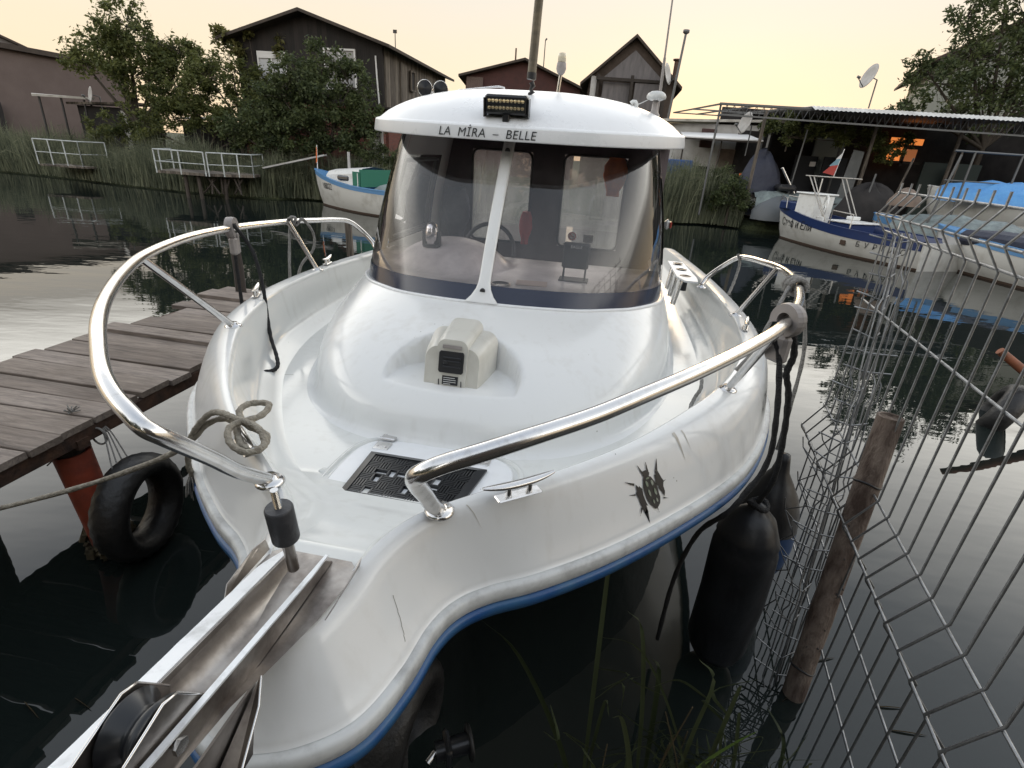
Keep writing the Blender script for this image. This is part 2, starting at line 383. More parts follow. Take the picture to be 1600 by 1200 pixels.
# --- groove + white rub strip + blue strip
def rub(i):
    R = Vector(SS[i][3:]); n = nrm2(i); o = []
    for d, z in ((-.012, 0), (-.012, -.006), (-.003, -.006), (.016, -.003), (.024, -.010), (.024, -.042), (.016, -.050), (-.01, -.050)):
        p = R + n * d; o.append((p.x, p.y, R.z + z))
    return o
MB().grid(both(lambda i: rub(i)[:3] ), smooth=False).build('rail_groove', M['black'], BO)
MB().grid(both(lambda i: rub(i)[2:])).build('rub_rail', M['white_rub'], BO)
def rubb(i):
    R = Vector(SS[i][3:]); n = nrm2(i); o = []
    for d, z in ((.004, -.047), (.026, -.050), (.031, -.057), (.029, -.078), (.018, -.087), (-.02, -.090)):
        p = R + n * d; o.append((p.x, p.y, R.z + z))
    return o
MB().grid(both(rubb)).build('blue_fender_strip', M['blue'], BO)
# --- hull sides
def hull(i):
    R = Vector(SS[i][3:]); n = nrm2(i); a = R.y; f = i / (NS - 1)
    # waterline half breadth and position
    s = SS[i]
    wl_v = interp(s[4], [0.45, 1.0, 1.5, 2.2, 3.2, 4.5, 6.1], [0, .06, .30, .72, 1.05, 1.18, 1.2])
    wl_a = s[4] + interp(s[4], [.45, 1.0, 2.0, 3.0], [.95, .75, .35, .0])
    wl_v = min(wl_v, abs(R.x))
    o = []
    top = (R.x * 0.985, R.y + .012, R.z - .088)
    for k in range(11):
        t = k / 10
        e = t ** 0.8
        v = top[0] + (wl_v - top[0]) * e; aa = top[1] + (wl_a - top[1]) * e
        z = top[2] * (1 - t)
        if t > .5:
            v += .035 * math.sin((t - .5) * 2 * PI) * min(1, abs(R.x) * 2)
        o.append((v, aa, z))
    o.append((wl_v * .6, wl_a + .05, -.35))
    return o
MB().grid(both(lambda i: hull(i)[:6])).build('hull', M['gel'], BO)
M['lowerdark'] = mat('dark_lower_hull', (.010, .014, .022), .55, col2=(.03, .032, .034), nscale=5, bump=.3, bscale=20)  # lower half of the hull is near-black, upper half white
MB().grid(both(lambda i: hull(i)[5:])).build('lower_hull', M['lowerdark'], BO)
MB().grid([[(sx * 1.34 * f_, 6.1, z) for f_ in (-1, -.5, 0, .5, 1)] for sx in (1,) for z in (-.3, .4, .86)]).build('transom', M['gel'], BO)
# --- bulwark inner wall + toe ledge
def bul(i):
    G = Vector(SS[i][:3]); n = gn(i); a = G.y; zf = zd(a); h = G.z - zf; o = []
    k = min(1, h / .15)
    for d, z in ((0, 0), (-.006 * k, -.004 * k), (-.014 * k, -.02 * k), (-.03 * k, -h * .5), (-.05 * k, -h * .80 + .01 * k), (-.075 * k, -h + .035 * k), (-.10 * k, -h + .028 * k), (-.115 * k, -h + .012 * k), (-.15 * k, -h)):
        p = G + n * d; x = max(p.x, 0.0) if i else 0
        o.append((x, p.y, G.z + z))
    return o
MB().grid(both(bul), flip=True).build('bulwark', M['gel_deck'], BO)
# --- deck
rows = []
for i in range(NS):
    p = bul(i)[-1]
    rows.append([(p[0] * t, p[1], p[2]) for t in np.linspace(-1, 1, 17)])
# cockpit and foredeck surface; small nose patch closes the platform
MB().grid(rows).build('deck', M['gel_deck'], BO)
MB().grid([[(v * t, a, 1.20 + .004) for t in (-1, 0, 1)] for v, a in ((.0, .585), (.034, .60), (.06, .64), (.08, .70), (.09, .76))]).build('bow_platform', M['gel'], BO)
# seam circle on the platform
sc_ = [(-.02 + .13 * math.cos(t), .93 + .14 * math.sin(t), zd(.93 + .14 * math.sin(t)) + .004) for t in np.linspace(.1 * PI, .9 * PI, 16)]

# --- coachroof
CR = [(0, 1.53), (.14, 1.54), (.28, 1.565), (.41, 1.62), (.53, 1.715), (.64, 1.85), (.73, 2.02), (.80, 2.21), (.855, 2.42), (.895, 2.66), (.925, 3.0), (.94, 3.5), (.94, 4.25)]
WR = [(0, 2.14, 1.395), (.15, 2.155, 1.392), (.30, 2.20, 1.385), (.43, 2.26, 1.377), (.55, 2.35, 1.37), (.65, 2.45, 1.36), (.73, 2.57, 1.35), (.79, 2.69, 1.34), (.83, 2.82, 1.332), (.85, 2.98, 1.325), (.86, 3.2, 1.32), (.865, 3.6, 1.32), (.865, 4.25, 1.32)]
TR = [(0, 2.60, 2.055), (.15, 2.605, 2.055), (.29, 2.63, 2.056), (.41, 2.67, 2.058), (.51, 2.73, 2.06), (.59, 2.80, 2.062), (.65, 2.88, 2.065), (.69, 2.97, 2.067), (.715, 3.06, 2.07), (.73, 3.17, 2.07), (.738, 3.35, 2.075), (.745, 3.7, 2.08), (.75, 4.25, 2.08)]
CRs = cat(CR, 12); WRs = cat(WR, 12); TRs = cat(TR, 12); NC = len(CRs)
def bothc(fn):
    return [[sgn(p, -1) for p in fn(i)] for i in range(NC - 1, 0, -1)] + [list(fn(i)) for i in range(NC)]
def coach(i):
    c = CRs[i]; wq = WRs[i]; f = i / (NC - 1); o = []
    dx, dy = c[0], c[1]; zb = zd(c[1])
    a = CRs[max(i - 1, 0)]; b = CRs[min(i + 1, NC - 1)]
    n = Vector((b[1] - a[1], -(b[0] - a[0]), 0))
    n = Vector((0, -1, 0)) if i == 0 else n.normalized()
    for d, z in ((.045, .002), (.035, .006), (.018, .014), (.006, .032)):
        o.append((max(0, c[0] + n.x * d) if i else 0, c[1] + n.y * d, zb + z))
    ex = interp(f, [0, .3, .55, 1], [.47, .45, .40, .4])
    zb2 = zb + .032
    m = 52
    for k in range(1, m + 1):
        t = (k / m) ** 1.5
        x = c[0] + (wq[0] - c[0]) * t; y = c[1] + (wq[1] - c[1]) * t; z = zb2 + (wq[2] - zb2) * t ** ex
        # spotlight niche carved in the slope
        r = math.hypot(x / .25, max(0, y - 1.70) / .215)
        if r < 1.05:
            zl = 1.197 + (y - 1.66) * .05
            kk = min(1, max(0, (1.05 - r) / .055)); kk = kk * kk * (3 - 2 * kk)
            z = z + (min(z, zl) - z) * kk
        # shallow recessed panels either side
        o.append((x, y, z))
    # rim
    o.append((wq[0] - n.x * .006, wq[1] - n.y * .006, wq[2] + .006)); o.append((wq[0] - n.x * .02, wq[1] - n.y * .02, wq[2] + .004)); o.append((wq[0] - n.x * .03, wq[1] - n.y * .03, wq[2] - .02))
    return o
MB().grid(bothc(coach)).build('coachroof', M['gel'], BO)
MB().tube([(p[0], p[1], p[2]) for p in [sgn(q, -1) for q in WRs[::-1]] + list(WRs[1:])], .009, 8).build('coaming_rim', M['gel_roof'], BO)

# --- windscreen: front perspex to station KG, pillar, side windows
def ws(i, t, off=0.0, bow=.02):
    wq = Vector(WRs[i]); tq = Vector(TRs[i]); p = wq.lerp(tq, t)
    a = Vector(WRs[max(i - 1, 0)]); b = Vector(WRs[min(i + 1, NC - 1)]); n = Vector((b.y - a.y, -(b.x - a.x), 0))
    n = Vector((0, -1, 0)) if i == 0 else n.normalized()
    p = p + n * (bow * math.sin(PI * t) - .016 + off)
    return (p.x if i else 0, p.y, p.z)
KG = 104; KP = 114; KE = NC - 1
def panel(i0, i1, t0, t1, off=0.0, nt_=14, s=1):
    return [[sgn(ws(i, t0 + (t1 - t0) * k / nt_, off), s) for k in range(nt_ + 1)] for i in range(i0, i1 + 1)]
GLASS = MB().grid([[sgn(p, -1) for p in r] for r in panel(0, KG, 0, 1)][::-1][:-1] + panel(0, KG, 0, 1)).build('windscreen', M['glass'], BO)
band = [[sgn(p, -1) for p in r] for r in panel(0, KG, .0, .105, .003, 4)][::-1][:-1] + panel(0, KG, .0, .105, .003, 4)
MB().grid(band).build('navy_band', M['navy'], BO)
for s in (-1, 1):
    MB().grid(panel(KG, KG + 1, 0, 1, .008, 14, s)).build('gasket', M['black'], BO)
    MB().grid(panel(KG + 1, KP, 0, 1, .006, 14, s)).build('pillar', M['white'] if s < 0 else M['steel'], BO)
    # side wall round the side window, and its pane and dark frame
    f_ = MB()
    f_.grid(panel(KP, KE, 0, .16, .004, 3, s)); f_.grid(panel(KP, KE, .84, 1, .004, 3, s)); f_.grid(panel(KE - 6, KE, .16, .84, .004, 8, s))
    f_.build('side_wall', M['gel'], BO)
    MB().grid(panel(KP, KE - 6, .16, .84, .0, 8, s)).build('side_window', M['glass2'], BO)
    fr = [sgn(ws(i, .2, -.005), s) for i in range(KP, KE - 6)] + [sgn(ws(KE - 8, t, -.005), s) for t in np.linspace(.25, .78, 6)] + [sgn(ws(i, .8, -.005), s) for i in range(KE - 8, KP - 1, -1)] + [sgn(ws(KP, t, -.005), s) for t in np.linspace(.75, .25, 6)]
    MB().tube(fr, .012, 6, closed=True).build('window_frame', M['black'], BO)
# strut
st = []
for k in range(25):
    t = k / 24
    p = Vector(ws(0, t, .012)); wd = .026 + .05 * max(0, 1 - t / .14) ** 2.2
    st.append([(-wd, p.y + .004, p.z), (-wd, p.y - .006, p.z + .004), (-wd * .7, p.y - .012, p.z + .006), (wd * .7, p.y - .012, p.z + .006), (wd, p.y - .006, p.z + .004), (wd, p.y + .004, p.z)])
o = MB().grid(st).build('centre_strut', M['gel'], BO)
for t in (.075, .93):
    p = Vector(ws(0, t, .02)); MB().lathe(p + Vector((0, -.006, .004)), [(0, .008), (.009, .006), (.012, 0), (.012, -.006)], 12, Matrix.Rotation(-PI / 2 + .6, 3, 'X')).build('strut_bolt', M['black'], o)

# --- roof
RO = [(0, 2.40), (.17, 2.408), (.34, 2.435), (.48, 2.50), (.60, 2.59), (.69, 2.69), (.76, 2.81), (.81, 2.93), (.835, 3.07), (.845, 3.3), (.845, 4.1), (.83, 4.35), (.7, 4.42), (0, 4.42)]
ROs = cat(RO, 7); NR = len(ROs); rc = (0, 3.45)
def roofrow(i):
    x, y = ROs[i]; zl = interp(y, [2.4, 3, 4.4], [2.046, 2.078, 2.10]); o = []
    d = Vector((x - rc[0], (y - rc[1]) * .8, 0)).normalized() if (x or y) else Vector((0, -1, 0))
    o.append((x - d.x * .02, y - d.y * .02, zl + .004)); o.append((x, y, zl))
    o.append((x + d.x * .001, y + d.y * .001, zl + .006)); o.append((x - d.x * .006, y - d.y * .006, zl + .052)); o.append((x - d.x * .012, y - d.y * .012, zl + .060)); o.append((x - d.x * .03, y - d.y * .03, zl + .064))
    for k in range(1, 22):
        s = 1 - k / 21
        bx, by = x - d.x * .03, y - d.y * .03
        px_, py_ = rc[0] + (bx - rc[0]) * s, rc[1] + (by - rc[1]) * s
        zt = 2.315
        z0 = zl + .064
        o.append((px_, py_, z0 + (zt - z0) * (1 - s ** 3.2) ** .85))
    return o
rr_ = [[sgn(p, -1) for p in roofrow(i)] for i in range(NR - 1, 0, -1)] + [roofrow(i) for i in range(NR)]
ROOF = MB().grid([r[:4] for r in rr_]).grid([r[3:6] for r in rr_]).grid([r[5:] for r in rr_]).build('roof', M['gel_roof'], BO, fix=True)
und = [[(sgn(ROs[i] + (0,), -1)[0] * .97 * t, 3.45 + (ROs[i][1] - 3.45) * .985, interp(ROs[i][1], [2.4, 3, 4.4], [2.046, 2.078, 2.10]) + .012) for t in np.linspace(-1, 1, 3)] for i in range(NR)]
MB().grid(und, smooth=False).build('roof_lining', M['darkwall'], ROOF)
def roofz(x, y):
    # height of the roof skin, by searching the rows
    best = None
    for r in rr_:
        for p in r[5:]:
            d = (p[0] - x) ** 2 + (p[1] - y) ** 2
            if best is None or d < best[0]: best = (d, p[2])
    return best[1]
# name on the roof edge (laid on the gutter face)
Lr = [0.0]
full = [sgn(p + (0,), -1)[:2] for p in ROs[:60][::-1]] + [tuple(p) for p in ROs[1:60]]
for i in range(1, len(full)): Lr.append(Lr[-1] + math.hypot(full[i][0] - full[i - 1][0], full[i][1] - full[i - 1][1]))
mid = Lr[len(ROs[:60]) - 1]
def onroof(x, y, s0=0.0):
    s = mid + s0 + x; X = float(np.interp(s, Lr, [p[0] for p in full])); Y = float(np.interp(s, Lr, [p[1] for p in full]))
    d = Vector((X - rc[0], (Y - rc[1]) * .8, 0)).normalized(); zl = interp(Y, [2.4, 3, 4.4], [2.046, 2.078, 2.10])
    return (X + d.x * (.0035 - y * .1), Y + d.y * (.0035 - y * .1), zl + y)
text_on('roof_lettering', 'LA  M\u0130RA  \u2013  BELLE', .050, lambda x, y: onroof(x, y + .010, -.068), M['ink'], ROOF, shear=.15, space=1.05, bold=-.0016)
# ================================================================= BOAT FITTINGS (all local to the boat)
RAIL = [(.21, .91, 1.255), (.22, .83, 1.33), (.225, .77, 1.40), (.23, .72, 1.455), (.238, .685, 1.495), (.255, .67, 1.518), (.29, .68, 1.536), (.35, .71, 1.552), (.42, .76, 1.565), (.52, .85, 1.575), (.62, .95, 1.59), (.74, 1.09, 1.60), (.88, 1.28, 1.607), (1.01, 1.49, 1.61), (1.13, 1.76, 1.608), (1.22, 2.03, 1.60), (1.33, 2.43, 1.575), (1.41, 2.83, 1.545), (1.435, 3.1, 1.525), (1.43, 3.32, 1.507), (1.405, 3.52, 1.492), (1.365, 3.65, 1.47), (1.30, 3.715, 1.40), (1.22, 3.72, 1.32), (1.18, 3.69, 1.265)]
RAILs = cat(RAIL, 6)
for s in (-1, 1):
    rl = MB().tube([sgn(p, s) for p in RAILs], .0165, 14).build('bow_rail', M['steel'], BO)
    MB().tube([(s * 1.012, 1.86, 1.255), (s * 1.0, 1.475, 1.605)], .0135, 12).build('stanchion', M['steel'], rl)
    MB().tube([(s * 1.27, 3.0, 1.25), (s * 1.405, 2.95, 1.538)], .0135, 12).build('stanchion', M['steel'], rl)
    for (v, a, z) in ((.21, .91, 1.25), (1.012, 1.86, 1.252), (1.27, 3.0, 1.246), (1.18, 3.69, 1.243)):
        MB().lathe((s * v, a, z), [(.034, 0), (.034, .005), (.028, .010), (.018, .013), (.017, .02)], 20).build('rail_foot', M['steel'], rl)
# cleats
def cleat(v, a, z, ang, L=.155, name='cleat'):
    R = rotz(ang); m = MB(); c = Vector((v, a, z))
    m.box(c + Vector((0, 0, .004)), (L * .62, .03, .006), R, bev=.003)
    for d in (-.028, .028): m.cyl(c + R @ Vector((d, 0, 0)), c + R @ Vector((d, 0, .03)), .0085, .0075, 12)
    prof = []
    for t in np.linspace(-1, 1, 17):
        wd = .0125 * (1 - abs(t) ** 3 * .65); th = .0085 * (1 - abs(t) ** 2 * .6)
        p = c + R @ Vector((t * L / 2, 0, .034 + .010 * t * t))
        prof.append([p + R @ Vector((0, math.cos(q) * wd, math.sin(q) * th)) for q in np.linspace(0, 2 * PI, 11)[:-1]])
    m.grid(prof, closeu=True); m.poly(prof[0][::-1]); m.poly(prof[-1])
    return m.build(name, M['steel'], BO)
cleat(.375, 1.005, 1.26, math.radians(38), .19)
cleat(-.345, 1.01, 1.262, math.radians(-40), .17)
cleat(-1.21, 2.30, 1.26, math.radians(-66), .17); cleat(1.255, 2.70, 1.26, math.radians(75), .16)
cleat(-1.30, 3.18, 1.255, math.radians(-80), .16)
# ---- bow roller: base plate, channel with two cheeks, stopper pin
def zc(a): return interp(a, [.05, .30, .72], [1.33, 1.298, 1.248])
br = MB().grid([[(v * wq, a, z) for v in (-1, -.5, 0, .5, 1)] for a, wq, z in ((.745, .078, 1.222), (.73, .092, 1.222), (.69, .096, 1.221), (.60, .085, 1.22), (.50, .062, 1.222), (.42, .05, 1.235), (.30, .042, 1.245), (.12, .04, 1.262))], smooth=False)
BR = br.build('bow_roller', M['steel_dull'], BO)
MB().grid([[(.036 * math.sin(q), a, zc(a) - .012 - .036 * math.cos(q)) for q in np.linspace(-PI / 2, PI / 2, 11)] for a in np.linspace(.70, .06, 20)]).build('channel_floor', M['steel_dull'], BR)
for s in (-1, 1):
    m = MB(); rows = []
    for a in np.linspace(.735, .06, 28):
        e = min(1, max(0, (.735 - a) / .03)); e = math.sqrt(e)
        zt = zc(a) + .004 * 0; zb = 1.223 if a > .5 else 1.223 + (.5 - a) * .08
        zt = zb + (zt - zb) * e
        rows.append([(s * .036, a, zb), (s * .036, a, zt), (s * .0385, a, zt + .0015), (s * .041, a, zt), (s * .041, a, zb)])
    m.grid(rows, smooth=False).poly(rows[0][::-1]); m.build('cheek', M['steel_dull'], BR)
    # folded flange on top of the cheek
    rows = []
    for a in np.linspace(.72, .06, 40):
        jig = .0012 * noise.noise(Vector((a * 40, s * 3, 0)))
        wd = .025 if s < 0 else .006
        wd *= min(1, .25 + (.72 - a) / .08)
        rows.append([(s * .037, a, zc(a) + .002), (s * .037, a, zc(a) + .006), (s * (.041 + wd) + jig, a, zc(a) + .006 - (.004 if s < 0 else 0)), (s * (.041 + wd) + jig, a, zc(a) - (.002 if s < 0 else -.002))])
    m = MB().grid(rows, smooth=False); m.grid([[r[3], r[0]] for r in rows], smooth=False); m.build('flange', M['steel_edge'], BR)
# side wings of the base plate turned up at the aft end
for s in (-1, 1):
    MB().poly([(s * .098, .735, 1.224), (s * .098, .60, 1.224), (s * .106, .62, 1.238), (s * .108, .70, 1.25), (s * .104, .735, 1.248)], .002, (s, 0, 0)).build('side_wing', M['steel_dull'], BR)
# roller wheel between two fins, axle bolt
m = MB().lathe((0, .335, 1.292), [(.0, -.026), (.046, -.026), (.050, -.02), (.034, -.004), (.034, .004), (.050, .02), (.046, .026), (0, .026)], 28, Matrix.Rotation(PI / 2, 3, 'Y')); m.build('roller', M['blackplastic'], BR)
for s, a0 in ((-1, 0), (1, .0)):
    x = s * .030
    MB().poly([(x, .24, 1.262), (x, .40, 1.255), (x, .405, 1.275), (x, .365, 1.335), (x, .345, 1.342), (x, .22, 1.30)], .003, (1, 0, 0)).build('roller_fin', [M['steel_dull']], BR)
    MB().tube([(x + .0015, .405, 1.278), (x + .0015, .366, 1.336), (x + .0015, .345, 1.343), (x + .0015, .22, 1.302)], .0022, 6).build('fin_edge', M['steel'], BR)
MB().cyl((-.05, .335, 1.285), (.052, .335, 1.285), .006, n=10).lathe((.049, .335, 1.285), [(.0115, 0), (.0115, .006), (0, .006)], 6, Matrix.Rotation(PI / 2, 3, 'Y'), smooth=False).build('axle_bolt', M['steel'], BR)
# stopper pin with rubber
p0 = Vector((-.004, .675, 1.25)); p1 = Vector((-.006, .655, 1.445))
pn = MB().cyl(p0, p0.lerp(p1, .62), .0105, n=14).build('stopper_pin', M['steel_dull'], BR)
m = MB(); q0 = p0.lerp(p1, .5); n_ = 60; pts = [q0.lerp(p1, t) for t in np.linspace(0, 1, n_)]
m.tube(pts, [.0062 + .0009 * (k % 2) for k in range(n_)], 10, smooth=False); m.build('threaded_rod', M['steel'], pn)
m = MB(); a_ = p0.lerp(p1, .40); b_2 = p0.lerp(p1, .80); d_ = b_2 - a_
m.tube([a_, a_ + d_ * .02, a_ + d_ * .05, a_ + d_ * .95, a_ + d_ * .98, b_2], [.022, .0235, .0245, .0245, .0235, .022], 24); m.build('rubber_stopper', M['rubber'], pn)
# anchor crown plates hanging under the roller
AN = empty('anchor', bw(0, .33, 1.25), -AZB, 'stained steel anchor plates folded under the tip of the bow roller', 'anchor')
an = MB(); an.poly([(.055, .135, -.02), (.057, .05, -.015), (.052, -.25, -.02), (.054, -.22, -.16), (.056, .10, -.14)], .004, (1, 0, 0))
an.poly([(.062, .14, -.015), (.085, .10, -.02), (.13, -.10, -.12), (.07, -.16, -.16), (.062, .06, -.13)], .004, (.3, 0, 1)); an.build('fluke', M['steel_dull'], AN)
MB().bar((0, .05, -.05), (0, -.30, -.02), .016, .03).build('shank', M['steel_dull'], AN)
MB().tube([(.064, .142, -.013), (.087, .102, -.018), (.132, -.10, -.118)], .0022, 6).build('fluke_edge', M['steel'], AN)
# ---- hatch
def hz(a): return zd(a) + .0
HO = [(-.17, 1.09), (-.215, 1.13), (-.245, 1.22), (-.25, 1.36), (-.235, 1.45), (-.18, 1.50), (0, 1.515), (.18, 1.50), (.26, 1.47), (.295, 1.40), (.285, 1.28), (.25, 1.15), (.21, 1.10), (0, 1.085)]
HOs = cat(HO, 5, closed=True)
def ringscale(k, dz): return [(x * k, 1.30 + (a - 1.30) * k, zd(1.30 + (a - 1.30) * k) + dz) for x, a in HOs]
hs = MB().grid([ringscale(1.15, .001), ringscale(1.135, .010), ringscale(1.095, .012), ringscale(1.085, .003)], closeu=True).build('hatch_coaming', M['gel_deck'], BO)
MB().grid([ringscale(1.085, .0035), ringscale(.9, .0035)], closeu=True).build('hatch_seal', mat('hatch_gasket', (.13, .145, .135), .6), hs)
m = MB().grid([ringscale(1.03, .005), ringscale(1.03, .011), ringscale(1.01, .014)], closeu=True); m.grid([ringscale(k, .014 + .004 * (1 - k)) for k in (1.01, .7, .4, .1)], closeu=True); m.build('hatch_lid', M['gel_roof'], BO)
for x in (-.175, .185):
    m = MB(); zz = zd(1.5) + .018
    m.box((x, 1.46, zz), (.055, .05, .005), bev=.002); m.box((x, 1.53, zz), (.055, .045, .005), bev=.002); m.cyl((x - .027, 1.503, zz + .003), (x + .027, 1.503, zz + .003), .006, n=10)
    for dx in (-.015, .015):
        for ya in (1.455, 1.535): m.lathe((x + dx, ya, zz + .003), [(.005, 0), (.003, .002), (0, .003)], 8)
    m.build('hatch_hinge', M['steel'], BO)
for x, a in ((-.05, .97), (.03, .99), (.0, .93), (-.07, .92)):
    MB().lathe((x, a, zd(a) + .001), [(.006, 0), (.0045, .0016), (0, .002)], 8).build('deck_screw', M['steel_dull'], BO)
MB().lathe((-.29, 1.27, zd(1.3)), [(.02, 0), (.018, .006), (.011, .012), (0, .014)], 14).build('hatch_bump', M['gel_deck'], BO)
# ---- black grid mat lying on the hatch (a thing of its own)
MT = empty('deck_mat', BM.translation, -AZB, 'black plastic basket-weave mat in a raised frame lying on the bow hatch', 'mat')
c4 = [Vector((-.175, 1.135, 1.056)), Vector((.175, 1.125, 1.056)), Vector((.215, 1.405, 1.042)), Vector((-.19, 1.405, 1.042))]
def mq(u, v): return (c4[0] * (1 - u) + c4[1] * u) * (1 - v) + (c4[3] * (1 - u) + c4[2] * u) * v
fr = MB()
fw = .09
for (ua, va), (ub, vb), (uc, vc), (ud, vd) in (((0, 0), (1, 0), (1 - fw * .7, fw), (fw * .7, fw)), ((1, 0), (1, 1), (1 - fw * .7, 1 - fw), (1 - fw * .7, fw)), ((1, 1), (0, 1), (fw * .7, 1 - fw), (1 - fw * .7, 1 - fw)), ((0, 1), (0, 0), (fw * .7, fw), (fw * .7, 1 - fw))):
    A, B_, C_, D_ = mq(ua, va), mq(ub, vb), mq(uc, vc), mq(ud, vd); up = Vector((0, 0, .012))
    dn = Vector((0, 0, -.006))
    fr.add([A + dn, B_ + dn, B_ + up * .4, A + up * .4, C_ + up, D_ + up, C_ + dn, D_ + dn], [(0, 1, 2, 3), (3, 2, 4, 5), (5, 4, 6, 7)], False)
fr.build('mat_frame', M['blackplastic'], MT)
g = MB(); nu, nv = 9, 6; random.seed(3)
for i in range(nu):
    for j in range(nv):
        u0 = fw * .7 + (1 - fw * 1.4) * i / nu; u1 = fw * .7 + (1 - fw * 1.4) * (i + 1) / nu
        v0 = fw + (1 - 2 * fw) * j / nv; v1 = fw + (1 - 2 * fw) * (j + 1) / nv
        gap = random.random() < .27 and 0 < i < nu - 1
        horiz = (i + j) % 2 == 0
        for k in range(4):
            if gap and k in (1, 2): continue
            t = (k + .5) / 4
            if horiz: a, b = mq(u0, v0 + (v1 - v0) * t), mq(u1, v0 + (v1 - v0) * t)
            else: a, b = mq(u0 + (u1 - u0) * t, v0), mq(u0 + (u1 - u0) * t, v1)
            g.bar(a + Vector((0, 0, .004)), b + Vector((0, 0, .004)), .0052, .009)
            if k in (0, 3) or not gap:
                g.bar(a - Vector((0, 0, .003)), b - Vector((0, 0, .003)), .0095, .002)
g.build('mat_grid', M['blackplastic'], MT)
# ---- windlass housing on the coachroof niche
def wbox(i_, n_):
    pass
HZB = 1.186
m = MB(); rows = []
XW = [-.128, -.122, -.10, -.06, 0, .06, .10, .122, .128]
def prof_(hw0, hw1, y0, y1, z0, z1, top, nb=7):
    pass
# body: outline in front view extruded back with rounding
def fview(w_, h_, r_, n=7):
    o = [(-w_, 0)]
    for k in range(n): t = PI - k / (n - 1) * PI / 2; o.append((-w_ + r_ + r_ * math.cos(t), h_ - r_ + r_ * math.sin(t)))
    for k in range(n): t = PI / 2 - k / (n - 1) * PI / 2; o.append((w_ - r_ + r_ * math.cos(t), h_ - r_ + r_ * math.sin(t)))
    o.append((w_, 0)); return o
WB = empty('windlass_housing', (0, 0, 0)); WB.parent = BO
def shell(w0, h0, y0, w1, h1, y1, r, lean, nm, mt, depth=6, zb=HZB):
    rows = []
    for k in range(depth + 1):
        t = k / depth; w_ = w0 + (w1 - w0) * t; h_ = h0 + (h1 - h0) * t; yy = y0 + (y1 - y0) * t
        e = .012 * (1 - min(1, t * 5)) ** 2
        rows.append([(x * (1 - e * 4), yy + lean * z / .2, zb + z * (1 - e * 2)) for x, z in fview(w_, h_, r)])
    m = MB().grid(rows); m.poly(rows[0][::-1]); m.poly(rows[-1]); return m.build(nm, mt, WB)
M['housing'] = mat('housing_plastic', (0.60, 0.585, 0.53), 0.3, col2=(0.45, 0.43, 0.38), nscale=7, lo=.5, hi=.8)
shell(.108, .155, 1.685, .135, .17, 1.86, .05, .045, 'housing_body', M['housing'])
shell(.062, .185, 1.678, .068, .205, 1.87, .035, .045, 'housing_hood', M['housing'])
# opening (dark recess frame)
def fp(x, z, d=0): return (x, 1.678 + .045 * z / .2 - .0025 - d, HZB + z)
MB().poly([fp(x, z) for x, z in [(-.042, .062), (-.047, .068), (-.047, .134), (-.042, .14), (.042, .14), (.047, .134), (.047, .068), (.042, .062)]], .004, (0, -1, 0)).build('opening', M['ink'], WB)
m = MB()
for zz in (.085, .105, .118): m.cyl(fp(-.03, zz, .005), fp(.036, zz, .005), .004, n=8)
m.lathe(fp(-.02, .10, .006), [(.0, .004), (.008, .002), (.01, 0)], 10, Matrix.Rotation(PI / 2, 3, 'X')); m.build('chain_wheel', M['blackplastic'], WB)
MB().poly([fp(-.036, .150), fp(.036, .150), fp(.036, .162), fp(-.036, .162)], .003, (0, -1, 0)).build('vent_strip', M['greyplastic'], WB)
MB().poly([fp(-.030, .018), fp(.030, .018), fp(.030, .05), fp(-.030, .05)], .002, (0, -1, 0)).build('warning_label', M['ink'], WB)
m = MB()
for k, l_ in enumerate((.022, .024, .024, .014)): m.poly([fp(-.025, .045 - k * .0075, .0025), fp(-.025 + l_ * 2, .045 - k * .0075, .0025), fp(-.025 + l_ * 2, .0432 - k * .0075, .0025), fp(-.025, .0432 - k * .0075, .0025)])
m.build('label_lines', M['white'], WB)
for x in (-.043, .043): MB().box(fp(x, .025, .001), (.003, .003, .022)).build('clip_slot', M['ink'], WB)
# ---- faint shaded panels on the coachroof are left to the moulding
# ---- hull decal: black beetle-like splash on the starboard shoulder, and side letters
def shp(x, y, va=.80, aa=1.37):
    # point on the right-hand shoulder: search station around angle, x along the rail (+aft), y up
    best = None
    for i in range(40, 130):
        d = abs(SS[i][4] - (aa + x * .62))
        if best is None or d < best[0]: best = (d, i)
    sh = shoulder(best[1]); zz = 1.155 + y
    for k in range(len(sh) - 1):
        if sh[k][2] >= zz >= sh[k + 1][2]:
            t = (sh[k][2] - zz) / max(1e-6, sh[k][2] - sh[k + 1][2]); p = Vector(sh[k]).lerp(Vector(sh[k + 1]), t); n = nrm2(best[1]); return p + n * .003 + Vector((0, 0, .001))
    p = Vector(sh[-2]); return p + nrm2(best[1]) * .003
random.seed(11)
def blob(cx_, cy_, rx, ry, n=28, j=.35):
    return [(cx_ + rx * (1 + random.uniform(-j, j)) * math.cos(t), cy_ + ry * (1 + random.uniform(-j, j)) * math.sin(t)) for t in np.linspace(0, 2 * PI, n, endpoint=False)]
